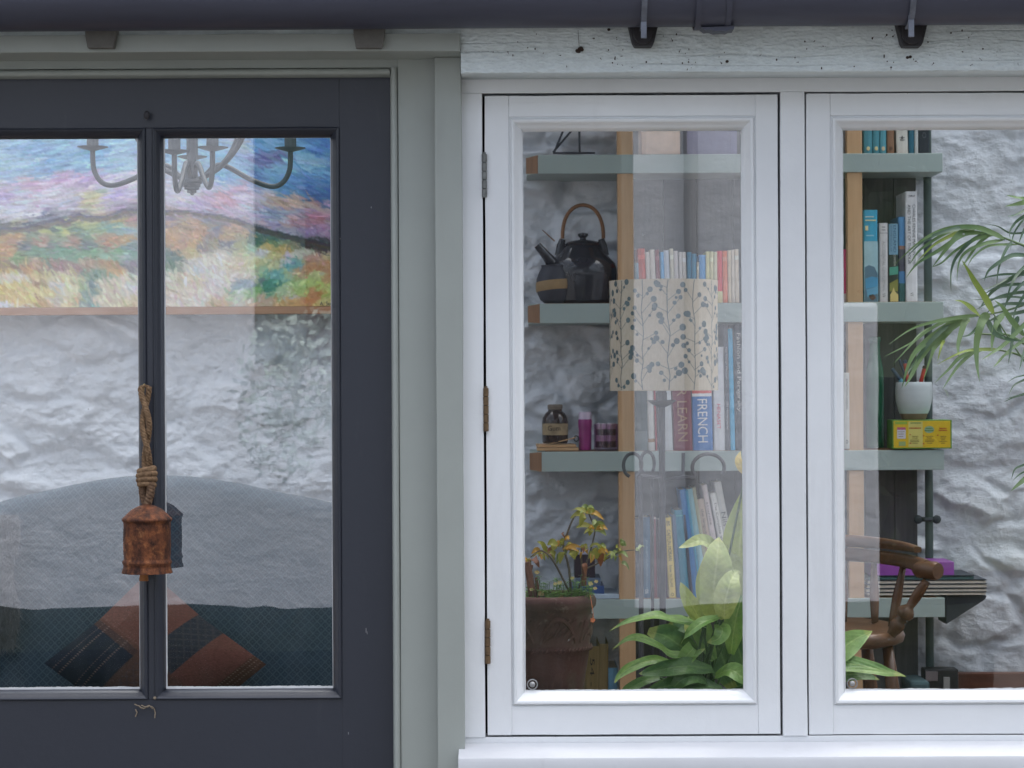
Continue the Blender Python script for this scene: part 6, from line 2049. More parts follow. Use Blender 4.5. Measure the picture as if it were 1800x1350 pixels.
for pl, w, mt in [
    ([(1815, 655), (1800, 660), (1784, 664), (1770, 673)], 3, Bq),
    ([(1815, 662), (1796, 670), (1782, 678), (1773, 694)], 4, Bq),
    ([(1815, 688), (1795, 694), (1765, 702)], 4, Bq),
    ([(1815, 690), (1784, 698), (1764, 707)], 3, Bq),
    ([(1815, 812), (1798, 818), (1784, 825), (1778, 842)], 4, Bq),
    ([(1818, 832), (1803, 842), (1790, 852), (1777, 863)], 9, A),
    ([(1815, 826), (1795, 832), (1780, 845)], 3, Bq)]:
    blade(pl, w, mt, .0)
stem_c = PX(1850, yp_)
for q in range(5):
    emit('cane', MB().tube([(stem_c + .02 * math.cos(q * 1.3), yp_ + .02 * math.sin(q * 1.3), .28), (stem_c + .03 * math.cos(q * 1.3), yp_ + .03 * math.sin(q * 1.3), .8), (stem_c + .05 * math.cos(q * 1.3), yp_ + .05 * math.sin(q * 1.3), 1.5)], .007, 8), m_pr, palm, smooth='all')
emit('pot', MB().lathe([(.001, .012), (.12, .012), (.16, .29), (.165, .30), (.15, .30), (.14, .27), (.001, .27)], (stem_c, yp_), 32), m_terra, palm, smooth=True)

# ------------------------------------------------------------------ wooden armchair behind the right window
yc0 = 1.55
m_chair = wood_mat('varnished_chair', L(70, 48, 34), L(112, 80, 56), 'X', .28, .7)
m_chair_v = wood_mat('varnished_chair_turned', L(66, 45, 32), L(106, 74, 50), 'Z', .26, .7)
chair = thing('captains_chair', 'varnished wooden armchair with turned supports behind the right window', 'chair', (PX(1470, yc0), yc0, .012))
def C(x, y, d=0):
    return P(x, y, yc0 + d)
# arm bow: a flat-sided horseshoe rail, from the near right hand-grip round the back
cx_ = PX(1458, yc0); zc_ = PZ(992, yc0)
hw = 150 * kk(yc0)
def bow(t):        # t 0 = right grip, 1 = left grip
    a = math.pi * t
    return Vector((cx_ + hw * math.cos(a) * (1.0 if True else 1), yc0 - .16 + .46 * math.sin(a) ** .85, zc_))
def rail(ts, w, hts, zoff, name, mt=None):
    """rectangular rail swept along the bow"""
    rows = []
    for i, t in enumerate(ts):
        p = bow(t); q = (bow(min(1, t + .01)) - bow(max(0, t - .01))).normalized()
        s_ = Vector((q.y, -q.x, 0))
        hh = hts[i]; ww = w[i]
        zb2 = zoff[i]
        ring_ = []
        for j in range(12):
            aa = 2 * math.pi * j / 12
            cxx = math.copysign(abs(math.cos(aa)) ** .6, math.cos(aa)); szz = math.copysign(abs(math.sin(aa)) ** .6, math.sin(aa))
            ring_.append(p + s_ * cxx * ww + Vector((0, 0, szz * hh + zb2)))
        rows.append(ring_ + [ring_[0]])
    m = MB().grid(rows)
    m.add(rows[0][:-1], [tuple(range(12))]); m.add(rows[-1][:-1], [tuple(range(12))[::-1]])
    emit(name, m, mt or m_chair, chair, smooth=True, sharp=60)
ts = [i / 40 for i in range(41)]
rail(ts, [.011] * 41, [.0175] * 41, [0.0] * 41, 'arm_bow')
ts2 = [.06 + .88 * i / 30 for i in range(31)]
rail(ts2, [.010] * 31, [.0165 * max(.15, math.sin(math.pi * min(1, max(0, (i + 1) / 32))) ** .35) for i in range(31)], [.0345] * 31, 'crest_rail')
gp = bow(0)
emit('hand_grip', MB().tube([gp + Vector((-.020, .030, -.006)), gp + Vector((-.014, .018, -.006)), gp + Vector((.014, -.020, -.006)), gp + Vector((.020, -.028, -.006))], [.015, .021, .0225, .019], 18), m_chair, chair, smooth=True, sharp=50)
gp2 = bow(1)
emit('hand_grip', MB().tube([gp2 + Vector((.020, .030, -.006)), gp2 + Vector((.014, .018, -.006)), gp2 + Vector((-.014, -.020, -.006)), gp2 + Vector((-.020, -.028, -.006))], [.015, .021, .0225, .019], 18), m_chair, chair, smooth=True, sharp=50)
# seat
sc_ = Vector((cx_ - 8 * kk(yc0), yc0 + .02, PZ(1112, yc0)))
st_ = MB()
rows = []
for (s_, dz) in ((.001, -.022), (.9, -.026), (1.0, -.018), (1.02, -.004), (.99, .008), (.94, .012), (.8, .002), (.4, -.006), (.001, -.007)):
    row = []
    for j in range(49):
        a = 2 * math.pi * j / 48
        c_, s2 = math.cos(a), math.sin(a)
        row.append(sc_ + Vector((.185 * s_ * math.copysign(abs(c_) ** .8, c_), .215 * s_ * math.copysign(abs(s2) ** .8, s2), dz)))
    rows.append(row)
st_.grid(rows)
emit('seat', st_, m_chair, chair, smooth=True, sharp=60)
def turned(a, b, prof, name, mt=None):
    """turned member between two points; prof = [(t, r)]"""
    a, b = Vector(a), Vector(b)
    ps, rs_ = [], []
    for t, r in prof:
        ps.append(a.lerp(b, t)); rs_.append(r)
    emit(name, MB().tube(ps, rs_, 14), mt or m_chair_v, chair, smooth='all')
tp = [(0, .010), (.08, .011), (.16, .0125), (.30, .0125), (.44, .010), (.47, .0145), (.51, .020), (.56, .0225), (.61, .019), (.635, .012), (.66, .017), (.69, .0125), (.71, .017), (.76, .019), (.84, .016), (.9, .012), (1, .011)]
turned(bow(0) + Vector((-.004, -.01, -.03)), sc_ + Vector((.130, -.155, -.004)), tp, 'arm_support')
turned(bow(1) + Vector((.004, -.01, -.03)), sc_ + Vector((-.130, -.155, -.004)), tp, 'arm_support')
sp_ = [(0, .008), (.2, .009), (.5, .0125), (.8, .0105), (1, .008)]
for t, sx_, sy_ in ((.14, .165, .02), (.27, .14, .11), (.39, .07, .165), (.5, 0, .185), (.61, -.07, .165), (.73, -.14, .11), (.86, -.165, .02)):
    turned(bow(t) + Vector((0, 0, -.015)), sc_ + Vector((sx_, sy_, .0)), sp_, 'spindle')
lp_ = [(0, .013), (.15, .018), (.3, .021), (.34, .014), (.38, .020), (.6, .017), (1, .012)]
for sx_, sy_ in ((.13, -.14), (-.13, -.14), (.12, .13), (-.12, .13)):
    turned(sc_ + Vector((sx_, sy_, -.02)), (sc_.x + sx_ * 1.6, sc_.y + sy_ * 1.5, .012), lp_, 'leg')

# small dark things at the foot of the wall, lower right
yb_ = 2.80
sb = thing('socket_box', 'black box with a grey plate at the foot of the wall, lower right', 'socket box', P(1655, 1225, yb_))
a, b = P(1625, 1225, yb_), P(1685, 1176, yb_)
emit('box', MB().box(a.x, b.x, yb_, yb_ + .06, a.z, b.z), mat('black_plastic', (.02, .02, .022), .4, .1, 10, 0), sb, bevel=.004)
a, b = P(1627, 1197, yb_), P(1648, 1180, yb_)
emit('plate', MB().box(a.x, b.x, yb_ - .004, yb_ + .001, a.z, b.z), mat('grey_plate', L(120, 112, 112), .5, .08, 20, 0), sb, bevel=.001)
a, b = P(1658, 1212, yb_), P(1669, 1190, yb_)
emit('switch', MB().box(a.x, b.x, yb_ - .006, yb_ + .001, a.z, b.z), mat('pale_switch', L(150, 150, 146), .5, .08, 20, 0), sb, bevel=.001)
a, b = P(1590, 1225, yb_), P(1624, 1190, yb_)
emit('folded_cloth', MB().box(a.x, b.x, yb_ - .1, yb_ + .06, a.z, b.z), mat('dull_teal_cloth', L(70, 92, 96), .9, .2, 12, .4, 60), None, label='folded dull teal cloth beside the black socket box', cat='cloth', kind='thing', bevel=.01)
low = MB().box(PX(1560, yb_), PX(1800, yb_), yb_ - .25, yb_ + .1, .35, PZ(1226, yb_))
emit('low_cabinet', low, m_skirt, None, label='low dark wooden cabinet at the foot of the wall under the socket box', cat='cabinet', kind='thing', bevel=.004)
# ================================================================== left half: painting, chandelier, sofa, cushion
# oil painting: strokes laid over a field of colour patches
YPT = 2.90
PXL, PXR, PYT, PYB = -170.0, 640.0, 20.0, 541.0
ctrl = [  # x, y, r, g, b
 (-150, 60, 120, 176, 214), (60, 60, 120, 178, 216), (200, 80, 110, 168, 212), (350, 60, 120, 178, 216), (520, 60, 84, 150, 204), (620, 100, 60, 132, 196),
 (-100, 180, 128, 182, 216), (0, 180, 124, 180, 218), (100, 180, 118, 176, 216), (230, 190, 132, 186, 220), (340, 190, 128, 182, 220), (440, 190, 80, 152, 208), (540, 190, 70, 140, 200), (620, 200, 58, 126, 190),
 (-80, 255, 140, 190, 220), (20, 252, 146, 192, 222), (60, 262, 118, 174, 216), (110, 256, 136, 186, 222), (170, 268, 104, 166, 214), (220, 252, 150, 196, 224), (30, 285, 150, 194, 222), (100, 290, 110, 170, 216), (150, 292, 128, 184, 220), (210, 290, 156, 200, 226), (70, 304, 128, 178, 214), (20, 308, 156, 192, 216),
 (310, 256, 136, 190, 226), (340, 270, 150, 200, 228), (380, 262, 128, 186, 226), (420, 250, 170, 196, 206), (455, 256, 72, 148, 206), (470, 246, 100, 170, 214), (530, 262, 92, 160, 210), (565, 256, 62, 134, 196), (610, 270, 58, 128, 190), (430, 300, 128, 188, 226), (460, 282, 96, 112, 168), (475, 283, 100, 104, 160), (500, 296, 116, 180, 220), (540, 285, 130, 184, 214), (395, 315, 104, 166, 214), (450, 312, 82, 128, 186), (480, 312, 96, 164, 212), (520, 320, 60, 134, 198), (560, 318, 66, 138, 196), (575, 345, 38, 98, 162), (545, 340, 50, 112, 176), (500, 336, 66, 136, 196), (620, 340, 40, 96, 156),
 (10, 325, 196, 182, 206), (60, 322, 208, 170, 190), (110, 312, 206, 160, 196), (150, 310, 196, 160, 206), (190, 322, 206, 200, 222), (230, 320, 204, 196, 218), (-60, 330, 186, 170, 206), (0, 345, 176, 156, 200), (40, 350, 204, 196, 214), (90, 340, 214, 206, 222), (140, 352, 196, 184, 206), (165, 348, 206, 196, 140), (150, 356, 200, 192, 134), (205, 350, 178, 160, 204), (225, 345, 190, 176, 206), (20, 372, 208, 206, 222), (70, 370, 206, 202, 218), (120, 366, 206, 200, 216), (170, 366, 200, 196, 170), (200, 368, 196, 186, 206), (-60, 378, 200, 198, 216),
 (300, 330, 206, 204, 222), (330, 340, 212, 210, 222), (320, 360, 206, 200, 220), (350, 366, 190, 166, 206), (300, 372, 200, 180, 190), (390, 332, 200, 194, 220), (420, 330, 196, 160, 190), (400, 350, 214, 160, 176), (430, 345, 204, 194, 220), (460, 350, 200, 200, 220), (480, 356, 190, 160, 150), (510, 355, 196, 156, 136), (545, 360, 190, 150, 140), (450, 375, 150, 166, 196), (480, 378, 140, 156, 190), (530, 378, 160, 150, 180), (570, 372, 176, 140, 160), (555, 388, 176, 110, 130), (520, 390, 190, 130, 140), (480, 396, 170, 156, 196), (440, 386, 190, 170, 206), (400, 376, 196, 180, 210), (545, 410, 150, 126, 176), (575, 405, 160, 130, 170), (510, 412, 176, 170, 196), (620, 390, 160, 130, 160), (620, 425, 130, 120, 160), (460, 400, 180, 150, 170),
 (5, 402, 96, 104, 110), (25, 404, 180, 190, 130), (45, 403, 88, 90, 112), (60, 398, 92, 92, 116), (85, 394, 90, 92, 116), (100, 388, 92, 94, 120), (92, 400, 100, 130, 120), (115, 398, 96, 126, 112), (140, 399, 110, 140, 120), (70, 408, 196, 200, 120), (110, 406, 206, 206, 110), (132, 380, 116, 112, 140), (150, 382, 140, 134, 150), (130, 392, 206, 200, 110), (160, 392, 200, 196, 110), (180, 384, 180, 150, 130), (205, 380, 120, 110, 120), (222, 374, 116, 106, 124), (215, 390, 200, 200, 120), (230, 392, 176, 140, 120), (190, 400, 120, 170, 160), (215, 404, 130, 180, 180), (230, 408, 150, 190, 200), (170, 404, 150, 180, 130), (10, 416, 190, 150, 90), (30, 416, 196, 150, 96), (60, 414, 130, 150, 120), (100, 415, 140, 160, 120), (150, 416, 120, 150, 130), (190, 418, 180, 150, 110), (225, 418, 200, 150, 90), (-60, 410, 180, 170, 110),
 (20, 424, 186, 140, 110), (70, 424, 180, 136, 112), (130, 424, 176, 132, 112), (200, 424, 196, 140, 96), (10, 434, 190, 140, 90), (40, 434, 96, 110, 120), (90, 434, 110, 130, 120), (150, 432, 100, 116, 120), (190, 436, 140, 130, 110), (230, 432, 110, 140, 140), (60, 442, 104, 150, 120), (110, 444, 96, 160, 124), (160, 444, 110, 170, 120), (205, 440, 124, 186, 124), (230, 444, 110, 160, 140), (10, 444, 200, 150, 80), (30, 454, 120, 160, 90), (80, 454, 100, 150, 120), (130, 452, 110, 166, 130), (190, 452, 140, 190, 160), (215, 452, 150, 180, 170), (-60, 440, 180, 150, 90), (5, 466, 160, 130, 90), (60, 462, 180, 146, 110), (110, 462, 160, 120, 110), (150, 462, 176, 140, 110), (190, 460, 190, 140, 90), (220, 462, 130, 120, 130), (232, 474, 120, 116, 130),
 (10, 474, 206, 170, 80), (30, 470, 150, 116, 90), (50, 472, 196, 140, 80), (80, 474, 150, 120, 120), (110, 470, 150, 110, 110), (135, 474, 160, 120, 110), (150, 480, 110, 150, 110), (165, 486, 90, 130, 120), (175, 482, 104, 150, 120), (200, 474, 206, 160, 90), (215, 478, 216, 190, 120), (225, 486, 220, 206, 190), (15, 490, 216, 206, 180), (40, 488, 206, 200, 190), (60, 484, 214, 190, 110), (80, 480, 206, 196, 120), (100, 486, 214, 206, 160), (120, 486, 210, 200, 140), (140, 490, 196, 196, 140),
 (10, 505, 206, 170, 80), (30, 500, 220, 196, 110), (50, 510, 222, 200, 120), (70, 500, 170, 130, 80), (85, 510, 214, 200, 110), (100, 505, 200, 196, 200), (115, 510, 216, 206, 160), (130, 505, 220, 210, 160), (145, 505, 176, 196, 150), (158, 500, 84, 120, 130), (160, 515, 100, 140, 130), (175, 500, 222, 206, 170), (190, 505, 216, 196, 166), (210, 500, 226, 210, 180), (225, 505, 206, 200, 200), (10, 525, 210, 180, 90), (35, 525, 220, 190, 100), (60, 528, 216, 190, 90), (75, 530, 190, 150, 80), (95, 528, 206, 200, 190), (115, 530, 220, 206, 150), (135, 528, 216, 190, 130), (152, 530, 150, 176, 170), (162, 534, 120, 166, 160), (180, 525, 220, 206, 170), (205, 525, 210, 196, 160), (228, 530, 206, 190, 140), (5, 538, 200, 206, 214), (50, 538, 206, 200, 190), (-60, 500, 214, 190, 110), (-80, 530, 210, 180, 100),
 (300, 385, 160, 146, 160), (330, 378, 176, 150, 140), (360, 380, 150, 140, 170), (300, 400, 196, 156, 110), (330, 396, 190, 156, 120), (355, 395, 196, 150, 110), (375, 398, 130, 130, 150), (385, 408, 140, 134, 150), (400, 392, 150, 130, 130), (412, 402, 200, 156, 120), (425, 398, 180, 140, 120), (300, 416, 206, 160, 110), (325, 420, 190, 150, 120), (345, 412, 206, 150, 100), (365, 416, 150, 130, 130), (395, 416, 200, 160, 110), (415, 416, 180, 170, 130), (430, 412, 200, 160, 110), (340, 432, 206, 166, 96), (355, 436, 140, 130, 130), (375, 430, 160, 150, 110), (390, 430, 130, 130, 140), (405, 428, 120, 126, 150), (420, 430, 180, 180, 120), (310, 435, 200, 150, 110), (295, 446, 90, 120, 110), (305, 456, 80, 120, 110), (312, 470, 90, 130, 100), (325, 450, 196, 170, 110), (335, 446, 206, 190, 120),
 (444, 405, 70, 96, 120), (450, 415, 56, 104, 90), (470, 412, 60, 90, 110), (460, 425, 60, 110, 90), (480, 420, 64, 110, 90), (500, 418, 60, 90, 110), (520, 422, 50, 70, 84), (540, 430, 40, 54, 64), (560, 430, 46, 60, 70), (575, 436, 40, 50, 60), (545, 438, 60, 50, 44), (565, 442, 66, 54, 50), (500, 430, 110, 130, 90), (520, 434, 130, 130, 90), (620, 440, 60, 70, 80), (482, 430, 90, 130, 80),
 (445, 440, 150, 196, 160), (455, 446, 206, 206, 214), (470, 436, 206, 180, 90), (490, 440, 196, 166, 70), (510, 440, 200, 160, 60), (430, 448, 206, 206, 150), (480, 450, 206, 196, 120), (500, 450, 206, 190, 216), (520, 450, 206, 206, 190), (540, 446, 200, 206, 180), (505, 460, 206, 204, 214), (550, 456, 196, 150, 130), (570, 448, 206, 190, 140), (580, 470, 190, 130, 80), (560, 470, 190, 140, 100), (620, 470, 190, 150, 90),
 (325, 465, 214, 206, 190), (345, 460, 206, 200, 190), (365, 456, 220, 214, 190), (385, 452, 226, 216, 196), (350, 475, 206, 206, 216), (370, 478, 222, 210, 200), (400, 470, 226, 210, 180), (420, 466, 220, 200, 160), (445, 466, 206, 206, 140), (465, 462, 200, 206, 140), (480, 470, 206, 206, 140), (300, 490, 216, 206, 180), (320, 490, 222, 206, 170), (345, 492, 216, 200, 160), (375, 496, 226, 214, 210), (400, 492, 224, 206, 190), (425, 486, 222, 200, 180), (445, 484, 206, 206, 170), (460, 482, 150, 196, 150), (495, 478, 200, 206, 140),
 (505, 466, 70, 160, 170), (515, 464, 80, 160, 160), (488, 482, 84, 166, 170), (494, 478, 96, 176, 176), (460, 496, 96, 116, 120), (472, 500, 50, 140, 120), (468, 508, 40, 130, 96), (480, 498, 60, 150, 130), (425, 500, 120, 150, 176), (432, 505, 130, 150, 180), (445, 505, 120, 150, 150), (415, 508, 130, 160, 170),
 (300, 515, 216, 200, 170), (330, 515, 226, 206, 180), (355, 520, 222, 206, 190), (385, 515, 222, 206, 196), (400, 520, 206, 180, 120), (310, 532, 220, 206, 190), (345, 532, 222, 216, 200), (380, 532, 200, 170, 120), (410, 515, 150, 196, 130), (405, 525, 190, 206, 170), (425, 518, 200, 216, 190), (440, 520, 140, 196, 110), (450, 512, 130, 186, 90), (420, 532, 206, 206, 190), (445, 534, 200, 170, 140), (465, 525, 200, 166, 140), (490, 510, 170, 200, 150), (500, 505, 176, 206, 130), (520, 500, 170, 206, 110), (540, 495, 180, 210, 110), (555, 485, 190, 206, 130), (560, 500, 180, 206, 90), (575, 490, 190, 150, 90), (530, 515, 170, 200, 90), (545, 515, 196, 130, 70), (540, 530, 206, 130, 60), (555, 525, 200, 130, 70), (575, 520, 180, 206, 90), (515, 530, 206, 150, 60), (495, 530, 200, 150, 80), (515, 524, 206, 200, 190), (575, 535, 200, 190, 110), (565, 534, 206, 190, 100), (620, 510, 180, 190, 90), (540, 470, 196, 140, 90), (530, 480, 196, 150, 100), (550, 475, 190, 130, 80)]
ctrl = np.array(ctrl, float)
ctrl[:, 2:] = np.clip(ctrl[:, 2:], 0, 255)
STEP = 1.9
pw, ph = int((PXR - PXL) / STEP), int((PYB - PYT) / STEP)
xg = PXL + (np.arange(pw) + .5) * STEP
yg_ = PYT + (np.arange(ph) + .5) * STEP
XX, YY = np.meshgrid(xg, yg_)
def patch(x, y):
    """colour of the nearest patch, with wandering edges"""
    x2 = x + 11 * fbm(x / 26, y / 15, 3, 71); y2 = y + 6 * fbm(x / 24, y / 13, 3, 72)
    d = ((x2[:, None] - ctrl[None, :, 0]) * .62) ** 2 + (y2[:, None] - ctrl[None, :, 1]) ** 2
    w = 1.0 / (d + 14.0) ** 1.7
    w /= w.sum(1, keepdims=True)
    return .35 * ctrl[np.argmin(d, 1), 2:] + .65 * (w @ ctrl[:, 2:])
img = patch(XX.ravel(), YY.ravel()).reshape(ph, pw, 3)
hgt = np.zeros((ph, pw))
rng = np.random.default_rng(4)
NS = 13000
sx_ = rng.uniform(PXL, PXR, NS); sy_ = rng.uniform(PYT, PYB, NS)
sc_ol = patch(sx_ + rng.normal(0, 5, NS), sy_ + rng.normal(0, 3, NS)) + rng.normal(0, 9, (NS, 3)) + rng.normal(0, 15, (NS, 1)) + (rng.random((NS, 1)) < .07) * 34
for i in range(NS):
    x, y = sx_[i], sy_[i]
    if y < 400:
        ang = rng.normal(.12 if x < 300 else .28, .22); ln = rng.uniform(12, 44); wd = rng.uniform(1.4, 4.0)
        if x < 250: ang = -abs(ang) * .6
    elif y < 458:
        ang = rng.normal(.02, .25); ln = rng.uniform(7, 22); wd = rng.uniform(1.2, 2.6)
        if x > 290: ang = rng.normal(.6, .6); ln *= .7
    else:
        ang = rng.normal(.95, .35); ln = rng.uniform(8, 26); wd = rng.uniform(1.4, 3.6)
        if x > 400: ang = rng.normal(-.7, .8); ln *= .7
    R_ = int(ln / STEP) + 3
    ci, cj = int((y - PYT) / STEP), int((x - PXL) / STEP)
    i0, i1, j0, j1 = max(0, ci - R_), min(ph, ci + R_ + 1), max(0, cj - R_), min(pw, cj + R_ + 1)
    if i0 >= i1 or j0 >= j1:
        continue
    dx_ = XX[i0:i1, j0:j1] - x; dy_ = YY[i0:i1, j0:j1] - y
    bend = .02 * dx_ * dx_ / 4
    u_ = dx_ * math.cos(ang) + dy_ * math.sin(ang)
    v_ = -dx_ * math.sin(ang) + dy_ * math.cos(ang) + .012 * u_ * u_ * (1 if y > 458 else .3)
    e = (u_ / (ln * .5)) ** 2 + (v_ / wd) ** 2
    bristle = .5 + .5 * np.sin(v_ * 3.4 + i)
    al = np.clip((1 - e) * 2.2, 0, 1) * (.45 + .4 * bristle)
    img[i0:i1, j0:j1] = img[i0:i1, j0:j1] * (1 - al[..., None]) + sc_ol[i] * al[..., None]
    hh_ = np.clip(1 - e, 0, 1) * (.35 + .65 * bristle) + .8 * np.exp(-((np.sqrt(np.maximum(e, 0)) - .92) / .10) ** 2) * (v_ > 0)
    hgt[i0:i1, j0:j1] = hgt[i0:i1, j0:j1] * (1 - .55 * np.clip((1 - e) * 2, 0, 1)) + hh_ * rng.uniform(.3, 1.0)
hill = np.array([(-170, 396), (-60, 402), (0, 403), (40, 402), (62, 398), (88, 391), (104, 386), (116, 394), (126, 384), (140, 379), (152, 382), (176, 383), (200, 378), (216, 370), (236, 370), (262, 369), (290, 374), (330, 371), (352, 377), (382, 380), (415, 388), (432, 394), (448, 402), (480, 409), (520, 420), (560, 430), (584, 437), (640, 448)], float)
for pl_, col_, w0, jit in ((hill, (96, 92, 112), 2.6, 1.2), (hill + np.array([0, 3.5]), (120, 112, 96), 2.0, 1.6)):
    for i in range(900):
        x = rng.uniform(PXL, PXR); y = np.interp(x, pl_[:, 0], pl_[:, 1]) + rng.normal(0, jit)
        if 300 < x < 380 and rng.random() < .6: continue
        c_ = np.array(col_) * (.55 if x > 445 else 1.0) + rng.normal(0, 8, 3)
        ci, cj = int((y - PYT) / STEP), int((x - PXL) / STEP)
        i0, i1, j0, j1 = max(0, ci - 3), min(ph, ci + 4), max(0, cj - 5), min(pw, cj + 6)
        e = ((XX[i0:i1, j0:j1] - x) / 6) ** 2 + ((YY[i0:i1, j0:j1] - y) / w0) ** 2
        al = np.clip((1 - e) * 1.5, 0, 1)[..., None] * .55
        img[i0:i1, j0:j1] = img[i0:i1, j0:j1] * (1 - al) + c_ * al
img = np.clip(img, 0, 255) / 255.0
lin_img = np.where(img <= .04045, img / 12.92, ((img + .055) / 1.055) ** 2.4)
kp = kk(YPT)
pcen = P((PXL + PXR) / 2, PYB, YPT)
pic = thing('oil_painting', 'thickly painted landscape in a thin wooden frame above the sofa', 'painting', P((PXL + PXR) / 2, PYB + 12, YPT))
o_ = P(PXL, PYT, YPT)
tl0 = P(235, 300, YPT); 
X3 = tl0.x + (XX - 235) * kp; Z3 = tl0.z - (YY - 300) * kp
mp_ = MB()
V = np.stack([X3, YPT - .0016 * hgt, Z3], -1).reshape(-1, 3)
mp_.v = V.tolist()
ii, jj = np.meshgrid(np.arange(ph - 1), np.arange(pw - 1), indexing='ij')
a_ = (ii * pw + jj).ravel()
mp_.f = [tuple(q) for q in np.stack([a_, a_ + pw, a_ + pw + 1, a_ + 1], -1).tolist()]
can = emit('canvas', mp_, attr_mat('oil_paint', .48, .35, 320, .45, var=.10, vscale=260), pic, smooth='all')
haze_ = np.where(XX < 443, .105, .025)[..., None] * np.array([.95, 1.0, 1.08])
pig = np.clip(.34 * (lin_img - haze_) / .50 + .66 * lin_img * .88, .015, .90)
pig = pig * .82 + pig.mean(2, keepdims=True) * .18      # the pigment itself, without the glass in front of it
set_colors(can, pig.reshape(-1, 3))
x0p, x1p = tl0.x + (PXL - 235) * kp, tl0.x + (PXR - 235) * kp
z1p, z0p = tl0.z - (PYT - 300) * kp, tl0.z - (PYB - 300) * kp
m_frame = wood_mat('frame_wood', L(160, 112, 78), L(190, 142, 104), 'X', .5)
fw = .021
emit('frame', MB().box(x0p - fw, x1p + fw, YPT - .012, YPT + .04, z0p - fw, z0p), m_frame, pic, bevel=.001)
emit('frame', MB().box(x0p - fw, x1p + fw, YPT - .012, YPT + .04, z1p, z1p + fw), m_frame, pic, bevel=.001)
emit('frame', MB().box(x0p - fw, x0p, YPT - .012, YPT + .04, z0p, z1p), m_frame, pic, bevel=.001)
emit('frame', MB().box(x1p, x1p + fw, YPT - .012, YPT + .04, z0p, z1p), m_frame, pic, bevel=.001)
emit('backing', MB().box(x0p, x1p, YPT + .004, YPT + .03, z0p, z1p), m_frame, pic)
tm = MB(); text_mb(tm, 'A. Ste', P(573, 533.5, YPT - .0032), (1, 0, 0), (0, 0, 1), 22 * kp, 7 * kp, (0, 0, 0))
emit('signature', tm, cover((54, 60, 70)), pic)

# ------------------------------------------------------------------ chandelier
YC = 1.70
KC = kk(YC)
hx_ = PX(337, YC, 300)
cz = lambda y: PZ(y, YC, 337)
m_ch = mat('grey_wrought_chandelier', L(46, 52, 58), .5, .15, 30, .3, 120, spec=.45)
m_cs = mat('grey_candle_sleeve', L(58, 64, 68), .5, .15, 30, .2, 120)
chd = thing('chandelier', 'grey wrought iron chandelier with curled arms and drip pans', 'chandelier', (hx_, YC, cz(336)))
emit('finial', MB().lathe([(r * KC, cz(y)) for r, y in [(.001, 339), (8, 339), (8.5, 337), (8, 334), (13, 333), (13, 329), (15.5, 328), (15.5, 323.5), (18.5, 322.5), (18.5, 316.5), (15, 315), (11, 308), (9, 290), (7, 262), (6, 200), (5, 150), (.001, 150)]], (hx_, YC), 28), m_ch, chd, smooth=True, sharp=30)
prof_arm = [(8, 318), (24, 308), (38, 294), (52, 290), (68, 296), (100, 314), (130, 326), (148, 327), (162, 318), (171, 300), (173, 280), (173, 264)]
for (px_x, px_y, dd_) in ((510.5, 264, 0.0), (163, 262, 0.0), (338, 279, .17), (306.5, 269, -.19), (373.5, 263, -.15)):
    pan = P(px_x, px_y, YC + dd_)
    hv = Vector((pan.x - hx_, pan.y - YC, 0)); rr = hv.length; hv.normalize()
    zoff = pan.z - cz(264)
    rs_f = rr / (173 * KC)
    pts_ = []
    for r, y in prof_arm:
        w_ = min(1, max(0, (r - 60) / 90))
        pts_.append(Vector((hx_, YC, cz(y) + zoff * w_)) + hv * (r * KC * rs_f))
    ps = cr(pts_, 5)
    ar = emit('arm', MB().tube(ps, 4.6 * KC, 10), m_ch, chd, smooth='all')
    e = ps[-1]
    emit('drip_pan', MB().lathe([(.001, e[2] - 3 * KC), (5 * KC, e[2] - 3 * KC), (14 * KC, e[2] - .5 * KC), (27 * KC, e[2] + 3.4 * KC), (27 * KC, e[2] + 4.2 * KC), (12 * KC, e[2] + 2.8 * KC), (.001, e[2] + 2.6 * KC)], (e[0], e[1]), 28), m_ch, ar, smooth=True)
    emit('candle_sleeve', MB().tube([(e[0], e[1], e[2] + 2.5 * KC), (e[0], e[1], e[2] + 78 * KC)], 10.5 * KC, 18), m_cs, ar, smooth=True)
for deg in (-12, 42, 192):
    a = math.radians(deg)
    ps = cr([(hx_ + r * KC * math.cos(a), YC + r * KC * math.sin(a), cz(y)) for r, y in [(12, 316), (34, 306), (54, 294), (78, 270), (96, 240), (102, 210), (88, 175), (40, 150), (6, 140)]], 5)
    emit('scroll', MB().tube(ps, 4.6 * KC, 8), m_ch, chd, smooth='all')
emit('rod', MB().tube([(hx_, YC, cz(150)), (hx_, YC, roof_z(YC) - .085)], .006, 8), m_ch, chd, smooth=True)
emit('tie_beam', MB().box(-3.3, 3.3, YC - .03, YC + .03, roof_z(YC) - .11, roof_z(YC) - .081), m_plaster, None, label='white timber tie beam under the glass roof holding the chandelier', cat='beam', kind='thing')

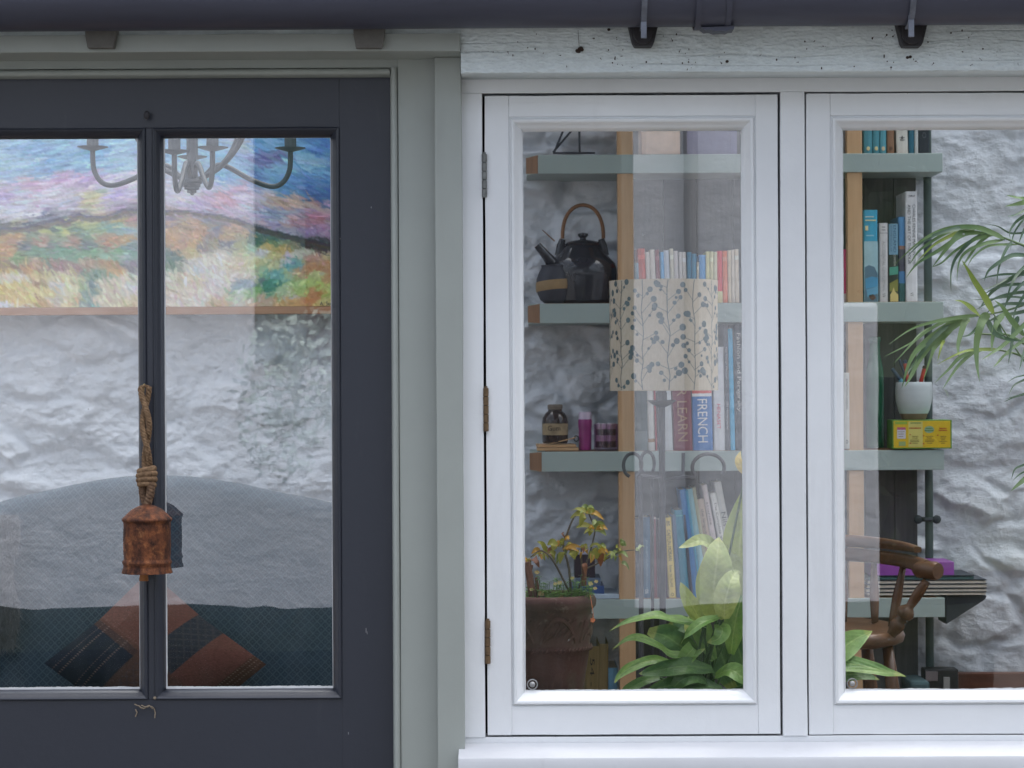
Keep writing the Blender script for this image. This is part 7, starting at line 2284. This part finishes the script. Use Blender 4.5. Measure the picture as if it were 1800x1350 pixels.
# ------------------------------------------------------------------ sofa
YSO = 2.46
n = N('teal_diamond_cloth')
v = n.vec((1, 1, 1))
sep = n.n.new('ShaderNodeSeparateXYZ'); n.l.new(v, sep.inputs[0])
fq_ = 44.0
d1 = n.math('ADD', sep.outputs['X'], sep.outputs['Z']); d2 = n.math('SUBTRACT', sep.outputs['X'], sep.outputs['Z'])
def tri(x):
    return n.math('ABSOLUTE', n.math('SUBTRACT', n.math('FRACT', n.math('MULTIPLY', x, fq_)), .5))
l1 = n.math('LESS_THAN', n.math('MINIMUM', tri(d1), tri(d2)), .085)
l2 = n.math('GREATER_THAN', n.math('MULTIPLY', tri(d1), tri(d2)), .17)
pat = n.math('MAXIMUM', l1, n.math('MULTIPLY', l2, .7))
base = n.ramp(n.noise(v, 26, 4, .6), [(.3, L(38, 56, 70)), (.7, L(48, 67, 82))])
n.col(n.mix(n.math('MULTIPLY', pat, .5), base, L(80, 100, 110))).set(.9, 0, .2)
n.p.inputs['Sheen Weight'].default_value = .3
n.bump(n.noise(v, 500, 2, .6), .5, .001)
m_sofa = n.m
sofa = thing('sofa', 'teal sofa with camel back and small diamond weave', 'sofa', (PX(262, YSO), YSO, .012))
ks = kk(YSO)
sxc = PX(262, YSO, 860)
top_px = [(-180, 965), (-120, 930), (-60, 903), (0, 880), (60, 866), (110, 855), (160, 845), (210, 838), (262, 835), (320, 837), (370, 842), (430, 853), (500, 868), (560, 879), (620, 893), (680, 915), (720, 945)]
tp_ = np.array(top_px, float)
bk = MB()
nx = 60
rows_f, front = [], []
xs_ = np.linspace(-190, 720, nx + 1)
def top_z(xp):
    yv_ = np.interp(xp, tp_[:, 0], tp_[:, 1])
    yv_ = .5 * yv_ + .25 * (np.interp(xp - 22, tp_[:, 0], tp_[:, 1]) + np.interp(xp + 22, tp_[:, 0], tp_[:, 1]))
    return P(xp, yv_, YSO).z
grid_ = []
seatz = .46
for xp in xs_:
    xw = P(xp, 860, YSO).x
    zt = top_z(xp)
    col_ = []
    # down the front, over a rounded top and down the back
    for (dy, fz) in [(-.045, 0.0), (-.055, .2), (-.05, .45), (-.035, .7), (-.012, .88)]:
        col_.append((xw, YSO + dy, seatz - .1 + (zt - .06 - seatz + .1) * fz))
    for q in range(8):
        a = math.pi * (q / 7)
        col_.append((xw, YSO + .05 - .055 * math.cos(a), zt - .055 + .055 * math.sin(a)))
    col_.append((xw, YSO + .11, .1))
    grid_.append(col_)
bk.grid(grid_)
n_c = len(grid_[0])
bk.add(grid_[0], [tuple(range(n_c))]); bk.add(grid_[-1], [tuple(range(n_c))[::-1]])
emit('backrest', bk, m_sofa, sofa, smooth=True, sharp=60)
xl_, xr_ = P(-190, 860, YSO).x, P(720, 860, YSO).x
def softbox(x0, x1, y0, y1, z0, z1, name, r=.05):
    m = MB().box(x0, x1, y0, y1, z0, z1)
    return emit(name, m, m_sofa, sofa, bevel=r, seg=5, smooth='all')
softbox(xl_ + .15, (xl_ + xr_) / 2 - .002, YSO - .62, YSO - .04, .32, .475, 'seat_cushion', .045)
softbox((xl_ + xr_) / 2 + .002, xr_ - .15, YSO - .62, YSO - .04, .32, .475, 'seat_cushion', .045)
softbox(xl_ - .02, xr_ + .02, YSO - .60, YSO + .1, .12, .318, 'base', .02)
softbox(xl_ - .06, xl_ + .14, YSO - .62, YSO + .06, .12, .70, 'arm', .07)
softbox(xr_ - .14, xr_ + .06, YSO - .62, YSO + .06, .12, .70, 'arm', .07)
for x in (xl_, xr_):
    for y in (YSO - .55, YSO + .04):
        emit('foot', MB().lathe([(.02, .012), (.03, .12)], (x, y), 12), m_chair_v, sofa, smooth=True)

# sheepskin hung over the left end of the sofa
yk_ = YSO - .075
fur_t = thing('sheepskin', 'shaggy pale grey sheepskin hung over the left end of the sofa', 'sheepskin', P(-30, 1152, yk_))
m_fur = mat('grey_fleece', L(88, 92, 98), .95, .2, 24, 0)
base_ = MB(); fur = MB()
random.seed(17)
gpts = []
for i in range(13):
    row = []
    for j in range(9):
        y_ = 905 + (1140 - 905) * i / 12
        x_ = -120 + (32 + 6 * math.sin(i * .9) - (-120)) * j / 8
        row.append(P(x_, y_, yk_ - .006 * math.sin(j * 1.1)) + Vector((0, -.02 * math.sin(i / 12 * math.pi), 0)))
    gpts.append(row)
base_.grid(gpts)
emit('hide', base_, m_fur, fur_t, smooth='all')
for i in range(7500):
    u_, v_ = random.random(), random.random() ** .9
    fi, fj = v_ * 11.99, u_ * 7.99
    a0, b0 = int(fi), int(fj)
    p = gpts[a0][b0].lerp(gpts[a0 + 1][b0], fi - a0).lerp(gpts[a0][b0 + 1].lerp(gpts[a0 + 1][b0 + 1], fi - a0), fj - b0)
    d = Vector((random.gauss(.25, .5), random.uniform(-.7, -.2), random.gauss(-.9, .35))).normalized() * random.uniform(.018, .036)
    w_ = Vector((random.uniform(-1, 1), 0, random.uniform(-1, 1))).normalized() * .0007
    q1 = p + d * .5 + Vector((random.gauss(0, .002), 0, .002)); q2 = p + d
    fur.add([p - w_, p + w_, q1 + w_ * .8, q1 - w_ * .8, q2], [(0, 1, 2, 3), (3, 2, 4)])
emit('fleece', fur, m_fur, fur_t, kind='stuff')

# ------------------------------------------------------------------ woven cushion standing on its corner
YCU = 2.30
kc_ = kk(YCU)
Lc, Tc, Rc = P(79, 1166, YCU), P(262, 1002, YCU + .06), P(468, 1166, YCU)
# plane of the cushion: leaning back on the sofa
apex = P(262, 1004, YCU + .085); left = P(78, 1166, YCU + .02); right = P(468, 1168, YCU + .02)
eu = apex - left          # left corner -> apex
ev = right - apex         # apex -> right corner
nrm_ = eu.cross(ev).normalized()
if nrm_.y > 0:
    nrm_ = -nrm_
NC = 150
cu = MB()
def cush(u, v, sgn):
    puff = (1 - abs(2 * u - 1) ** 2.6) * (1 - abs(2 * v - 1) ** 2.6)
    pin = .05 * (math.sin(math.pi * u) * (2 * v - 1) ** 2 * 0 + 0)
    cu_, cv_ = u - .5, v - .5
    s_ = 1 - .05 * (abs(2 * u - 1) ** 2 * (1 - abs(2 * v - 1)) + abs(2 * v - 1) ** 2 * (1 - abs(2 * u - 1)))
    return left + eu * (.5 + cu_ * s_) + ev * (.5 + cv_ * s_) + nrm_ * (.075 * puff * sgn)
fr_ = [[cush(i / NC, j / NC, 1) for j in range(NC + 1)] for i in range(NC + 1)]
bk_ = [[cush(i / 20, j / 20, -1) for j in range(21)] for i in range(21)]
cu.grid(fr_)
nv = len(cu.v)
cu.grid(bk_)
U_, V_ = np.meshgrid(np.arange(NC + 1) / NC, np.arange(NC + 1) / NC, indexing='ij')
def cc(r, g, b):
    return np.array(L(r, g, b))
colr = np.zeros((NC + 1, NC + 1, 3))
colr[:] = cc(136, 88, 80)
def paintm(mask, c, a=1.0):
    colr[mask] = colr[mask] * (1 - a) + cc(*c) * a
paintm(U_ < .5, (92, 72, 68))
paintm((U_ < .5) & (V_ < .40), (44, 56, 76))
paintm((U_ < .5) & (V_ > .40), (112, 84, 76))
paintm((U_ >= .5) & (V_ < .16), (150, 104, 96))
paintm((U_ >= .5) & (V_ > .44) & (V_ < .66), (56, 63, 80))
paintm((U_ >= .5) & (V_ > .90), (108, 74, 62))
paintm((U_ > .44) & (U_ < .52), (120, 84, 74), .6)
# dotted stitch lines, diamonds, and the weave itself
dots = (np.arange(NC + 1)[:, None] % 3 == 0)
for vv in (.06, .11, .24, .29):
    paintm((U_ < .52) & (np.abs(V_ - vv) < .0042) & dots, (176, 150, 140), .9)
for vv in (.915, .94, .965):
    paintm((np.abs(V_ - vv) < .0042) & dots, (190, 170, 150), .9)
for uu in (.53, .56):
    paintm((V_ < .42) & (np.abs(U_ - uu) < .0042) & (np.arange(NC + 1)[None, :] % 3 == 0), (150, 120, 110), .8)
dia = (np.abs(((U_ + V_) * 15) % 1 - .5) < .10) | (np.abs(((U_ - V_) * 15) % 1 - .5) < .10)
paintm(dia & (V_ > .44) & (V_ < .66), (96, 90, 96), .5)
paintm(dia & (V_ <= .44) & (U_ >= .5), (124, 92, 88), .2)
weave = ((np.arange(NC + 1)[:, None] + np.arange(NC + 1)[None, :]) % 2)
colr *= .33 * (.86 + .26 * weave)[..., None] * (1 + .12 * rng.normal(0, 1, (NC + 1, NC + 1, 1)))
allc = np.concatenate([np.clip(colr, 0, 1).reshape(-1, 3), np.tile(cc(110, 80, 70), (21 * 21, 1))])
emit_c = emit('cushion', cu, attr_mat('woven_wool', .95, .5, 420, .15), None, smooth='all', label='square woven cushion in rust and navy standing on its corner on the sofa', cat='cushion', kind='thing')
set_colors(emit_c, allc)
